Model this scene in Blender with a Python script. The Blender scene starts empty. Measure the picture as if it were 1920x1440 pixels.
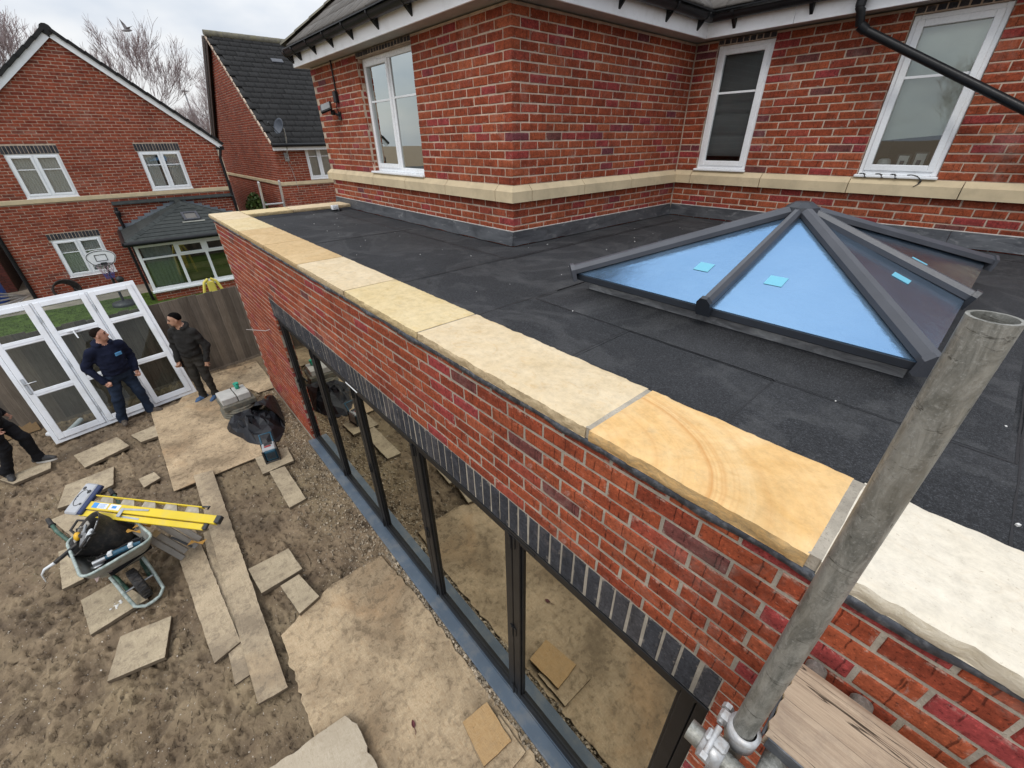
import bpy, math, random
import numpy as np
from mathutils import Vector, Matrix, Euler
random.seed(11)
rng = np.random.default_rng(11)
PI = math.pi
scene = bpy.context.scene
C = scene.collection

# ------------------------------------------------------------------ camera
cam_d = bpy.data.cameras.new('camera')
cam = bpy.data.objects.new('camera', cam_d)
C.objects.link(cam)
CAM = Vector((7.79925, -0.99865, 3.82306))
cam.location = CAM
cam.rotation_euler = (1.0380465, 0.0126469, 0.8451743)
cam_d.sensor_width = 36.0
cam_d.lens = 14.5658
cam_d.clip_start = 0.05
cam_d.clip_end = 2000
scene.camera = cam
CROT = Euler((1.0380465, 0.0126469, 0.8451743)).to_matrix()
F_PX = 776.84


def px_size(pt, size):
    """size in photo pixels of a thing of given size at pt, 0 when it lies outside the frame"""
    q = CROT.transposed() @ (Vector(pt) - CAM)
    if q.z > -0.1:
        return 0
    x, y = -q.x / q.z * F_PX, -q.y / q.z * F_PX
    if abs(x) > 975 or abs(y) > 735:
        return 0
    return size * F_PX / -q.z


# ------------------------------------------------------------------ world, sun, exposure
SUN_EL, SUN_AZ = math.radians(52), math.radians(152)      # azimuth clockwise from +Y
world = bpy.data.worlds.new('World')
scene.world = world
world.use_nodes = True
wn = world.node_tree
wn.nodes.clear()
w_out = wn.nodes.new('ShaderNodeOutputWorld')
w_bg = wn.nodes.new('ShaderNodeBackground')
w_sky = wn.nodes.new('ShaderNodeTexSky')
w_sky.sky_type = 'NISHITA'
w_sky.sun_disc = False
w_sky.sun_elevation = SUN_EL
w_sky.sun_rotation = SUN_AZ
w_sky.air_density = 1.0
w_sky.dust_density = 2.0
# overcast: cloud deck mixed over the clear sky, with a few thin places
w_tc = wn.nodes.new('ShaderNodeTexCoord')
w_map = wn.nodes.new('ShaderNodeMapping')
w_map.inputs['Scale'].default_value = (1.0, 1.0, 2.2)
w_n1 = wn.nodes.new('ShaderNodeTexNoise')
w_n1.inputs['Scale'].default_value = 2.3
w_n1.inputs['Detail'].default_value = 5
w_n1.inputs['Roughness'].default_value = 0.5
w_n2 = wn.nodes.new('ShaderNodeTexNoise')
w_n2.inputs['Scale'].default_value = 1.7
w_n2.inputs['Detail'].default_value = 4
w_r1 = wn.nodes.new('ShaderNodeValToRGB')
w_r1.color_ramp.elements[0].position = 0.40
w_r1.color_ramp.elements[0].color = (6.4, 7.3, 8.6, 1)
w_r1.color_ramp.elements[1].position = 0.58
w_r1.color_ramp.elements[1].color = (10.6, 10.7, 10.8, 1)
w_r2 = wn.nodes.new('ShaderNodeMapRange')
w_r2.inputs['From Min'].default_value = 0.34
w_r2.inputs['From Max'].default_value = 0.5
w_r2.inputs['To Min'].default_value = 0.72
w_r2.inputs['To Max'].default_value = 0.97
# an overcast sky is brighter overhead than near the horizon
w_sep = wn.nodes.new('ShaderNodeSeparateXYZ')
w_el = wn.nodes.new('ShaderNodeMapRange')
w_el.inputs['From Min'].default_value = 0.0
w_el.inputs['From Max'].default_value = 1.0
w_el.inputs['To Min'].default_value = 0.64
w_el.inputs['To Max'].default_value = 1.36
w_sc = wn.nodes.new('ShaderNodeVectorMath')
w_sc.operation = 'SCALE'
w_mix = wn.nodes.new('ShaderNodeMix')
w_mix.data_type = 'RGBA'
L = wn.links.new
L(w_tc.outputs['Generated'], w_map.inputs['Vector'])
L(w_map.outputs[0], w_n1.inputs['Vector'])
L(w_map.outputs[0], w_n2.inputs['Vector'])
L(w_n1.outputs[0], w_r1.inputs[0])
L(w_n2.outputs[0], w_r2.inputs[0])
L(w_r2.outputs[0], w_mix.inputs[0])
L(w_sky.outputs[0], w_mix.inputs[6])
L(w_tc.outputs['Generated'], w_sep.inputs[0])
L(w_sep.outputs[2], w_el.inputs[0])
L(w_r1.outputs[0], w_sc.inputs[0])
L(w_el.outputs[0], w_sc.inputs['Scale'])
L(w_sc.outputs[0], w_mix.inputs[7])
L(w_mix.outputs[2], w_bg.inputs['Color'])
w_bg.inputs['Strength'].default_value = 0.10
L(w_bg.outputs[0], w_out.inputs[0])

sun_d = bpy.data.lights.new('sun', 'SUN')
sun_d.energy = 0.9
sun_d.angle = math.radians(14)
sun_d.color = (1.0, 0.96, 0.9)
sun = bpy.data.objects.new('sun', sun_d)
C.objects.link(sun)
sun.rotation_euler = (PI / 2 - SUN_EL, 0, -SUN_AZ + PI)
sun.location = (0, -20, 30)

scene.view_settings.view_transform = 'Standard'
scene.view_settings.look = 'None'
scene.view_settings.gamma = 1
scene.view_settings.use_curve_mapping = False
scene.view_settings.exposure = 0.32
scene.render.engine = 'CYCLES'
scene.cycles.use_denoising = True
scene.cycles.max_bounces = 7
scene.cycles.transparent_max_bounces = 12
scene.cycles.caustics_reflective = False
scene.cycles.caustics_refractive = False


# ------------------------------------------------------------------ noise
def _hash(ix, iy, iz, seed):
    h = (ix.astype(np.int64) * 374761393 + iy.astype(np.int64) * 668265263 + iz.astype(np.int64) * 2147483647 + seed * 974711) & 0xffffffff
    h = ((h ^ (h >> 13)) * 1274126177) & 0xffffffff
    h = ((h ^ (h >> 15)) * 2246822519) & 0xffffffff
    return ((h ^ (h >> 16)) & 0xffff) / 65535.0


def vnoise(x, y, z=0.0, seed=0):
    x, y, z = np.broadcast_arrays(np.asarray(x, float), np.asarray(y, float), np.asarray(z, float))
    ix, iy, iz = np.floor(x), np.floor(y), np.floor(z)
    fx, fy, fz = x - ix, y - iy, z - iz
    fx, fy, fz = fx * fx * (3 - 2 * fx), fy * fy * (3 - 2 * fy), fz * fz * (3 - 2 * fz)
    r = 0
    for a in (0, 1):
        for b in (0, 1):
            for c in (0, 1):
                w = (fx if a else 1 - fx) * (fy if b else 1 - fy) * (fz if c else 1 - fz)
                r = r + w * _hash(ix + a, iy + b, iz + c, seed)
    return r


def fbm(x, y, z=0.0, seed=0, oct=4, gain=0.5):
    s, a, t = 0, 1.0, 0
    x, y, z = np.asarray(x, float), np.asarray(y, float), np.asarray(z, float)
    for o in range(oct):
        s = s + a * vnoise(x, y, z, seed + o * 17)
        t += a
        a *= gain
        x, y, z = x * 2.03 + 5.1, y * 2.03 + 3.7, z * 2.03 + 1.3
    return s / t


# ------------------------------------------------------------------ mesh builder
_S = [(sx, sy, sz) for sx in (-1, 1) for sy in (-1, 1) for sz in (-1, 1)]
_CI = {s: i for i, s in enumerate(_S)}


def _cbox_topo():
    def vid(s, a):
        return _CI[s] * 3 + a
    F = []
    for a in range(3):
        b, c = [i for i in range(3) if i != a]
        for sg in (-1, 1):
            q = []
            for sb, sc in ((-1, -1), (1, -1), (1, 1), (-1, 1)):
                s = [0, 0, 0]
                s[a], s[b], s[c] = sg, sb, sc
                q.append(vid(tuple(s), a))
            F.append(q)
    for c in range(3):
        a, b = [i for i in range(3) if i != c]
        for sa in (-1, 1):
            for sb in (-1, 1):
                s0, s1 = [0, 0, 0], [0, 0, 0]
                s0[a] = s1[a] = sa
                s0[b] = s1[b] = sb
                s0[c], s1[c] = -1, 1
                s0, s1 = tuple(s0), tuple(s1)
                F.append([vid(s0, a), vid(s1, a), vid(s1, b), vid(s0, b)])
    for s in _S:
        F.append([vid(s, 0), vid(s, 1), vid(s, 2)])
    # orient outwards
    P = []
    for s in _S:
        for a in range(3):
            P.append([s[i] * (1.0 if i == a else 0.8) for i in range(3)])
    P = np.array(P)
    out = []
    for f in F:
        n = np.cross(P[f[1]] - P[f[0]], P[f[2]] - P[f[0]])
        out.append(f if n @ P[f].mean(0) > 0 else f[::-1])
    return out


_CB = _cbox_topo()


class MB:
    def __init__(self):
        self.v, self.f, self.mi, self.sm, self.n = [], [], [], [], 0

    def add(self, verts, faces, mi=0, smooth=False, M=None):
        V = np.asarray(verts, float).reshape(-1, 3)
        if M is not None:
            A = np.array(M)
            V = V @ A[:3, :3].T + A[:3, 3]
        self.v.append(V)
        n = self.n
        for f in faces:
            self.f.append([i + n for i in f])
            self.mi.append(mi)
            self.sm.append(smooth)
        self.n += len(V)
        return self

    def box(self, x0, x1, y0, y1, z0, z1, mi=0, M=None, bev=0.0):
        c = np.array([(x0 + x1) / 2, (y0 + y1) / 2, (z0 + z1) / 2])
        h = np.array([abs(x1 - x0) / 2, abs(y1 - y0) / 2, abs(z1 - z0) / 2])
        if bev <= 0:
            V = [c + h * np.array(s) for s in _S]
            F = [(0, 1, 3, 2), (4, 6, 7, 5), (0, 4, 5, 1), (2, 3, 7, 6), (0, 2, 6, 4), (1, 5, 7, 3)]
            return self.add(V, F, mi, False, M)
        b = min(bev, h.min() * 0.8)
        V = []
        for s in _S:
            for a in range(3):
                V.append([c[i] + s[i] * (h[i] - (0 if i == a else b)) for i in range(3)])
        return self.add(V, _CB, mi, False, M)

    def tube(self, pts, r, seg=8, mi=0, caps=True, smooth=True, M=None):
        P = [Vector(p) for p in pts]
        n = len(P)
        rr = r if hasattr(r, '__len__') else [r] * n
        V, F = [], []
        T = []
        for i in range(n):
            a, b = P[max(i - 1, 0)], P[min(i + 1, n - 1)]
            d = (b - a)
            T.append(d.normalized() if d.length > 1e-9 else Vector((0, 0, 1)))
        u = T[0].orthogonal().normalized()
        for i in range(n):
            u = (u - T[i] * u.dot(T[i]))
            u = u.normalized() if u.length > 1e-6 else T[i].orthogonal().normalized()
            w = T[i].cross(u)
            for k in range(seg):
                a = 2 * PI * k / seg
                V.append(P[i] + (u * math.cos(a) + w * math.sin(a)) * rr[i])
        for i in range(n - 1):
            for k in range(seg):
                k2 = (k + 1) % seg
                F.append((i * seg + k, i * seg + k2, (i + 1) * seg + k2, (i + 1) * seg + k))
        self.add([tuple(v) for v in V], F, mi, smooth, M)
        if caps:
            self.add([tuple(v) for v in V[:seg]], [list(range(seg))[::-1]], mi, False, M)
            self.add([tuple(v) for v in V[-seg:]], [list(range(seg))], mi, False, M)
        return self

    def pipe(self, p0, p1, ro, ri, seg=24, mi=0, M=None):
        """open tube with wall thickness"""
        p0, p1 = Vector(p0), Vector(p1)
        d = (p1 - p0).normalized()
        u = d.orthogonal().normalized()
        w = d.cross(u)
        V, F = [], []
        for p, r in ((p0, ro), (p1, ro), (p1, ri), (p0, ri)):
            for k in range(seg):
                a = 2 * PI * k / seg
                V.append(tuple(p + (u * math.cos(a) + w * math.sin(a)) * r))
        for j in range(4):
            j2 = (j + 1) % 4
            for k in range(seg):
                k2 = (k + 1) % seg
                F.append((j * seg + k, j * seg + k2, j2 * seg + k2, j2 * seg + k))
        return self.add(V, F, mi, False, M)

    def lathe(self, prof, c=(0, 0, 0), seg=24, mi=0, smooth=True, M=None):
        V, F = [], []
        for r, z in prof:
            for k in range(seg):
                a = 2 * PI * k / seg
                V.append((c[0] + r * math.cos(a), c[1] + r * math.sin(a), c[2] + z))
        for i in range(len(prof) - 1):
            for k in range(seg):
                k2 = (k + 1) % seg
                F.append((i * seg + k, i * seg + k2, (i + 1) * seg + k2, (i + 1) * seg + k))
        return self.add(V, F, mi, smooth, M)

    def prism(self, poly, z0, z1, mi=0, M=None, inset=0.0):
        """poly counter-clockwise in xy"""
        P = [Vector((p[0], p[1])) for p in poly]
        n = len(P)
        area = sum(P[i].x * P[(i + 1) % n].y - P[(i + 1) % n].x * P[i].y for i in range(n))
        if area < 0:
            P = P[::-1]
        ctr = sum(P, Vector((0, 0))) / n
        V = [(p.x, p.y, z0) for p in P]
        if inset > 0:
            V += [(p.x, p.y, z1 - inset) for p in P]
        V += [((p + (ctr - p).normalized() * inset).x, (p + (ctr - p).normalized() * inset).y, z1) for p in P]
        L_ = len(V) // n
        F = [list(range(n))[::-1], list(range((L_ - 1) * n, L_ * n))]
        for j in range(L_ - 1):
            for i in range(n):
                k = (i + 1) % n
                F.append((j * n + i, j * n + k, (j + 1) * n + k, (j + 1) * n + i))
        return self.add(V, F, mi, False, M)

    def grid(self, X, Y, Z, mi=0, smooth=True, M=None, flip=False):
        ny, nx = X.shape
        V = np.stack([X, Y, Z], -1).reshape(-1, 3)
        I = np.arange(nx * ny).reshape(ny, nx)
        q = np.stack([I[:-1, :-1], I[:-1, 1:], I[1:, 1:], I[1:, :-1]], -1).reshape(-1, 4)
        if flip:
            q = q[:, ::-1]
        return self.add(V, q.tolist(), mi, smooth, M)

    def mesh(self, name, mats, inv=None):
        me = bpy.data.meshes.new(name)
        V = np.concatenate(self.v) if self.v else np.zeros((0, 3))
        if inv is not None:
            A = np.array(inv)
            V = V @ A[:3, :3].T + A[:3, 3]
        me.from_pydata(V.tolist(), [], self.f)
        for m in (mats if isinstance(mats, (list, tuple)) else [mats]):
            me.materials.append(m)
        me.polygons.foreach_set('material_index', self.mi)
        me.polygons.foreach_set('use_smooth', self.sm)
        me.update()
        return me


def tag(o, label=None, cat=None, group=None, kind=None):
    if label:
        o['label'] = label
    if cat:
        o['category'] = cat
    if group:
        o['group'] = group
    if kind:
        o['kind'] = kind
    return o


def thing(name, label, cat, loc=(0, 0, 0), rz=0.0, group=None, M=None):
    o = bpy.data.objects.new(name, None)
    o.empty_display_size = 0.1
    C.objects.link(o)
    o.matrix_basis = M if M is not None else Matrix.Translation(loc) @ Matrix.Rotation(rz, 4, 'Z')
    return tag(o, label, cat, group)


def wmat(o):
    return (wmat(o.parent) @ o.matrix_basis) if o.parent else o.matrix_basis.copy()


def part(name, mb, mats, parent, label=None, local=False, kind=None):
    """child object; mesh given in world coordinates unless local"""
    me = mb.mesh(name, mats, None if local else wmat(parent).inverted())
    o = bpy.data.objects.new(name, me)
    C.objects.link(o)
    o.parent = parent
    return tag(o, label, None, None, kind)


def single(name, mb, mats, label, cat, loc=(0, 0, 0), group=None, kind=None, local=False):
    B = Matrix.Translation(loc)
    o = bpy.data.objects.new(name, mb.mesh(name, mats, None if local else B.inverted()))
    C.objects.link(o)
    o.matrix_basis = B
    return tag(o, label, cat, group, kind)


def frame_M(origin, xdir, zdir=(0, 0, 1)):
    x = Vector(xdir).normalized()
    z = Vector(zdir)
    z = (z - x * z.dot(x)).normalized()
    y = z.cross(x)
    M = Matrix.Identity(4)
    for i, a in enumerate((x, y, z)):
        for r in range(3):
            M[r][i] = a[r]
    M.translation = Vector(origin)
    return M


def stick(mb, p0, p1, w, h, mi=0, bev=0.0, up=(0, 0, 1), M=None):
    """rectangular bar from p0 to p1: w across, h along up"""
    p0, p1 = Vector(p0), Vector(p1)
    d = p1 - p0
    F = frame_M(p0, d, up)
    if M is not None:
        F = M @ F
    return mb.box(0, d.length, -w / 2, w / 2, -h / 2, h / 2, mi, F, bev)


# ------------------------------------------------------------------ material graph
class G:
    def __init__(self, name):
        self.m = bpy.data.materials.new(name)
        self.m.use_nodes = True
        self.t = self.m.node_tree
        self.t.nodes.clear()
        self.o = self.t.nodes.new('ShaderNodeOutputMaterial')
        self._obj = None

    def n(self, typ, ins=None, **kw):
        nd = self.t.nodes.new('ShaderNode' + typ)
        for k, v in kw.items():
            setattr(nd, k, v)
        for k, v in (ins or {}).items():
            s = nd.inputs[k]
            if isinstance(v, bpy.types.NodeSocket):
                self.t.links.new(v, s)
            else:
                if hasattr(s.default_value, '__len__') and not hasattr(v, '__len__'):
                    v = (v, v, v)
                if hasattr(s.default_value, '__len__') and len(s.default_value) == 4 and len(v) == 3:
                    v = (*v, 1)
                s.default_value = v
        return nd

    @property
    def obj(self):
        if self._obj is None:
            self._obj = self.n('TexCoord').outputs['Object']
        return self._obj

    def attr(self, name, out='Color'):
        return self.n('Attribute', attribute_name=name).outputs[out]

    def sep(self, v):
        return self.n('SeparateXYZ', {0: v}).outputs

    def map(self, v, scale=(1, 1, 1), loc=(0, 0, 0), rot=(0, 0, 0)):
        return self.n('Mapping', {'Vector': v, 'Scale': scale, 'Location': loc, 'Rotation': rot}).outputs[0]

    def noise(self, v, scale, detail=4, rough=0.55, dist=0.0, out=0):
        return self.n('TexNoise', {'Vector': v, 'Scale': scale, 'Detail': detail, 'Roughness': rough, 'Distortion': dist}).outputs[out]

    def vor(self, v, scale, out='Distance', feature='F1', rand=1.0):
        return self.n('TexVoronoi', {'Vector': v, 'Scale': scale, 'Randomness': rand}, feature=feature).outputs[out]

    def ramp(self, fac, stops, interp='LINEAR'):
        nd = self.n('ValToRGB', {0: fac})
        cr = nd.color_ramp
        cr.interpolation = interp
        while len(cr.elements) < len(stops):
            cr.elements.new(0.5)
        for e, (p, c) in zip(cr.elements, stops):
            e.position = p
            e.color = (c, c, c, 1) if not hasattr(c, '__len__') else (*c[:3], 1)
        return nd.outputs[0]

    def mix(self, fac, a, b, blend='MIX'):
        return self.n('Mix', {0: fac, 6: a, 7: b}, data_type='RGBA', blend_type=blend).outputs[2]

    def math(self, op, a, b=0.0, c=None, clamp=False):
        ins = {0: a, 1: b}
        if c is not None:
            ins[2] = c
        return self.n('Math', ins, operation=op, use_clamp=clamp).outputs[0]

    def vadd(self, a, b):
        return self.n('VectorMath', {0: a, 1: b}, operation='ADD').outputs[0]

    def vscale(self, a, s):
        return self.n('VectorMath', {0: a, 'Scale': s}, operation='SCALE').outputs[0]

    def mr(self, v, a, b, c=0.0, d=1.0, smooth=False):
        return self.n('MapRange', {0: v, 1: a, 2: b, 3: c, 4: d}, clamp=True,
                      interpolation_type='SMOOTHSTEP' if smooth else 'LINEAR').outputs[0]

    def bump(self, h, strength=0.3, dist=0.01, normal=None):
        ins = {'Height': h, 'Strength': strength, 'Distance': dist}
        if normal is not None:
            ins['Normal'] = normal
        return self.n('Bump', ins).outputs[0]

    def bsdf(self, col, rough=0.6, metal=0.0, normal=None, spec=0.5, **kw):
        ins = {'Base Color': col, 'Roughness': rough, 'Metallic': metal, 'Specular IOR Level': spec}
        if normal is not None:
            ins['Normal'] = normal
        ins.update(kw)
        return self.n('BsdfPrincipled', ins).outputs[0]

    def done(self, sh):
        self.t.links.new(sh, self.o.inputs[0])
        return self.m


def simple(name, col, rough=0.6, var=0.25, scale=6.0, metal=0.0, bump=0.15, bscale=60.0, bdist=0.003, spec=0.5, dirt=None, dirt_amt=0.0):
    g = G(name)
    n1 = g.noise(g.obj, scale, 5)
    c = g.mix(g.mr(n1, 0.3, 0.7), tuple(x * (1 - var) for x in col), tuple(min(1, x * (1 + var)) for x in col))
    if dirt:
        n3 = g.noise(g.obj, scale * 1.7 + 1.3, 6, 0.65)
        c = g.mix(g.math('MULTIPLY', g.mr(n3, 0.48, 0.68), dirt_amt), c, dirt)
    n2 = g.noise(g.obj, bscale, 4)
    r = g.mr(n2, 0.3, 0.7, max(0.02, rough - 0.08), min(1, rough + 0.08))
    return g.done(g.bsdf(c, r, metal, g.bump(n2, bump, bdist), spec))
# ------------------------------------------------------------------ materials
def brick_mat(name, stops, mortar, smear=0.55, crease=True, chalk=0.5):
    g = G(name)
    rnd = g.attr('rnd')
    bp = g.attr('bp', 'Vector')
    edge = g.attr('edge', 'Fac')
    r, gg, b = g.sep(rnd)
    base = g.ramp(r, stops)
    vec = g.vadd(bp, g.vscale(rnd, 41.0))
    n1 = g.noise(vec, 14, 5, 0.6)
    n2 = g.noise(vec, 90, 4, 0.7)
    c = g.mix(1.0, base, g.ramp(n1, [(0.25, 0.62), (0.5, 1.0), (0.78, 1.32)]), 'MULTIPLY')
    n6 = g.noise(vec, 45, 6, 0.8)
    c = g.mix(1.0, c, g.ramp(n6, [(0.3, 0.68), (0.5, 1.0), (0.7, 1.3)]), 'MULTIPLY')
    c = g.mix(g.mr(n2, 0.57, 0.72), c, g.mix(1.0, c, (1.6, 1.55, 1.5), 'MULTIPLY'))
    c = g.mix(g.mr(n2, 0.43, 0.30), c, g.mix(1.0, c, (0.38, 0.36, 0.36), 'MULTIPLY'))
    sc_ = g.noise(g.map(vec, (1, 1, 2.6), rot=(0, 0.5, 0)), 55, 3, 0.5, 2.0)
    c = g.mix(g.math('MULTIPLY', g.mr(sc_, 0.70, 0.76), 0.6), c, (0.55, 0.42, 0.36))
    h = g.math('ADD', g.math('MULTIPLY', n2, 0.6), n1)
    if crease:
        u = g.sep(bp)[0]
        wob = g.math('MULTIPLY', g.math('SUBTRACT', g.noise(vec, 40, 3), 0.5), 0.007)
        uu = g.math('ADD', u, wob)
        c1 = g.math('MULTIPLY_ADD', gg, 0.055, 0.035)
        c2 = g.math('MULTIPLY_ADD', b, 0.07, 0.115)
        d1 = g.math('ABSOLUTE', g.math('SUBTRACT', uu, c1))
        d2 = g.math('ABSOLUTE', g.math('SUBTRACT', uu, c2))
        c3 = g.math('MULTIPLY_ADD', r, 0.03, 0.165)
        d = g.math('MINIMUM', g.math('MINIMUM', d1, d2), g.math('ABSOLUTE', g.math('SUBTRACT', uu, c3)))
        ln = g.math('MULTIPLY', g.mr(d, 0.0026, 0.0009), g.mr(g.noise(vec, 13, 2), 0.42, 0.5))
        c = g.mix(g.math('MULTIPLY', ln, 0.75), c, g.mix(1.0, c, (0.22, 0.2, 0.2), 'MULTIPLY'))
        h = g.math('SUBTRACT', h, g.math('MULTIPLY', ln, 1.2))
    sm = g.math('MULTIPLY', g.math('MULTIPLY', edge, smear), g.mr(g.noise(vec, 22, 6, 0.75), 0.54, 0.68))
    c = g.mix(sm, c, mortar)
    pos = g.n('NewGeometry').outputs['Position']
    wth = g.noise(pos, 1.1, 6, 0.68, 0.6)
    c = g.mix(1.0, c, g.ramp(wth, [(0.3, 0.78), (0.5, 1.0), (0.68, 1.14)]), 'MULTIPLY')
    c = g.mix(g.math('MULTIPLY', g.mr(g.noise(pos, 2.3, 7, 0.75, 0.5), 0.56, 0.74), 0.22), c, (0.55, 0.44, 0.38))
    ch = g.math('MULTIPLY', g.mr(g.noise(vec, 9, 6, 0.75, 1.0), 0.62, 0.78), chalk)
    c = g.mix(ch, c, (0.62, 0.52, 0.48))
    return g.done(g.bsdf(c, 0.88, 0, g.bump(h, 0.55, 0.0035), 0.25))


MORT = (0.60, 0.53, 0.44)
M_BRICK = brick_mat('red_brick', [(0.0, (0.2184, 0.0437, 0.0218)), (0.2, (0.2520, 0.0521, 0.0235)), (0.55, (0.2898, 0.0655, 0.0277)), (0.80, (0.3234, 0.0840, 0.0378)),
                                  (0.85, (0.2604, 0.0420, 0.0336)), (0.965, (0.2772, 0.0454, 0.0437)), (0.985, (0.1512, 0.0386, 0.0487)), (1.0, (0.1428, 0.0554, 0.0378))], MORT)
M_BRICK_N = brick_mat('neighbour_brick', [(0.0, (0.1932, 0.0386, 0.0218)), (0.3, (0.2520, 0.0554, 0.0286)), (0.75, (0.2856, 0.0672, 0.0344)), (0.9, (0.2100, 0.0487, 0.0286)), (1.0, (0.1680, 0.0504, 0.0336))],
                      MORT, 0.35, False, 0.25)
M_BLUE = brick_mat('blue_brick', [(0.0, (0.035, 0.037, 0.045)), (0.5, (0.045, 0.047, 0.055)), (1.0, (0.065, 0.062, 0.066))], MORT, 0.5, False, 0.35)


def mortar_mat(name, col):
    g = G(name)
    wth = g.noise(g.n('NewGeometry').outputs['Position'], 1.1, 6, 0.68, 0.6)
    n1 = g.noise(g.obj, 9, 5, 0.6)
    n2 = g.noise(g.obj, 140, 4, 0.7)
    c = g.mix(g.mr(n1, 0.3, 0.7), tuple(x * 0.74 for x in col), tuple(min(1, x * 1.2) for x in col))
    c = g.mix(g.mr(n2, 0.55, 0.7), c, tuple(x * 0.6 for x in col))
    c = g.mix(1.0, c, g.ramp(wth, [(0.3, 0.70), (0.5, 1.0), (0.68, 1.12)]), 'MULTIPLY')
    return g.done(g.bsdf(c, 0.95, 0, g.bump(g.math('ADD', n2, n1), 0.7, 0.006), 0.15))


M_MORTAR = mortar_mat('mortar', (0.56, 0.44, 0.345))
M_MORTAR_G = mortar_mat('grey_mortar', (0.41, 0.365, 0.30))


def stone_mat(name, cols, band=0.0, rough=0.85, speck=0.3, band_col=(0.5, 0.26, 0.1), edge_col=(0.30, 0.22, 0.12)):
    g = G(name)
    v = g.obj
    n1 = g.noise(v, 3.2, 6, 0.6, 1.2)
    n2 = g.noise(g.map(v, (6, 11, 20)), 1.3, 7, 0.68, 2.2)
    n3 = g.noise(v, 90, 4, 0.7)
    c = g.mix(g.mr(n1, 0.32, 0.66), cols[0], cols[1])
    c = g.mix(g.math('MULTIPLY', g.mr(n2, 0.54, 0.74), 0.6), c, cols[2])
    n5 = g.noise(v, 26, 6, 0.72)
    c = g.mix(1.0, c, g.ramp(n5, [(0.3, 0.84), (0.5, 1.0), (0.72, 1.12)]), 'MULTIPLY')
    if band > 0:
        vb = g.vadd(g.map(v, (1.0, 1.0, 1.0)), g.vscale(g.noise(v, 2.4, 3, 0.5, 0.0, 1), 0.07))
        X_ = g.sep(vb)[0]
        Y_ = g.sep(vb)[1]
        # a swirl of rust bands: distance from a point beyond the front edge
        ex_ = g.math('MULTIPLY', g.math('SUBTRACT', X_, 2.58), 1.96)
        ey_ = g.math('MULTIPLY', g.math('SUBTRACT', Y_, -0.05), 2.56)
        rr_ = g.math('SQRT', g.math('ADD', g.math('MULTIPLY', ex_, ex_), g.math('MULTIPLY', ey_, ey_)))
        cv = g.n('CombineXYZ', {0: rr_}).outputs[0]
        b1 = g.noise(cv, 9, 7, 0.68)
        main = g.math('MULTIPLY', g.mr(rr_, 0.90, 1.0, 0, 1, True), g.mr(rr_, 1.22, 1.02, 0, 1, True))
        c = g.mix(g.math('MULTIPLY', g.mr(b1, 0.48, 0.66), g.math('MULTIPLY', g.math('ADD', main, g.mr(rr_, 1.9, 1.0, 0.05, 0.45)), band)), c, band_col)
        c = g.mix(g.math('MULTIPLY', g.mr(b1, 0.46, 0.34), 0.35), c, (0.80, 0.62, 0.36))
    c = g.mix(g.math('MULTIPLY', g.mr(n3, 0.62, 0.74), speck), c, (0.3, 0.22, 0.13))
    blot = g.noise(v, 7, 6, 0.7)
    c = g.mix(g.math('MULTIPLY', g.mr(blot, 0.60, 0.74), 0.35), c, (0.42, 0.33, 0.22))
    # quarry face on the sides is darker and coarser
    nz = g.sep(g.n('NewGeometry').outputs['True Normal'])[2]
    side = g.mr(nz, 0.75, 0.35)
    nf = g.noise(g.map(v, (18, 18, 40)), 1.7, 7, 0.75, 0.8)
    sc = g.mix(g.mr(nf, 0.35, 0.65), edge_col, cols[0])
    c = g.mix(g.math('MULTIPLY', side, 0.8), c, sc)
    h = g.math('ADD', g.math('MULTIPLY', n2, 1.0), g.math('MULTIPLY', n3, 0.25))
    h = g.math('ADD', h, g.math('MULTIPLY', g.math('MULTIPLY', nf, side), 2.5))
    return g.done(g.bsdf(c, rough, 0, g.bump(h, 0.5, 0.006), 0.3))


M_ST_CREAM = stone_mat('cream_sandstone', [(0.62, 0.485, 0.30), (0.69, 0.565, 0.385), (0.55, 0.37, 0.18)])
M_ST_TAN = stone_mat('tan_sandstone', [(0.53, 0.36, 0.175), (0.61, 0.44, 0.24), (0.43, 0.26, 0.11)])
M_ST_YEL = stone_mat('yellow_sandstone', [(0.62, 0.48, 0.255), (0.67, 0.54, 0.32), (0.52, 0.36, 0.14)])
M_ST_ORANGE = stone_mat('orange_sandstone', [(0.70, 0.43, 0.17), (0.76, 0.53, 0.27), (0.62, 0.37, 0.14)], band=0.75, band_col=(0.56, 0.26, 0.075))
M_ST_WHITE = stone_mat('white_sandstone', [(0.68, 0.61, 0.49), (0.72, 0.655, 0.545), (0.63, 0.53, 0.40)], speck=0.6, edge_col=(0.5, 0.42, 0.29))
M_DPC = simple('slate_strip', (0.045, 0.05, 0.062), 0.5, 0.6, 22, bump=0.5, bscale=40, bdist=0.006, dirt=(0.26, 0.27, 0.29), dirt_amt=0.5)
M_BAND = simple('cast_stone', (0.60, 0.49, 0.32), 0.85, 0.10, 3, bump=0.2, bscale=120, dirt=(0.36, 0.30, 0.2), dirt_amt=0.35, spec=0.25)


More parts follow.
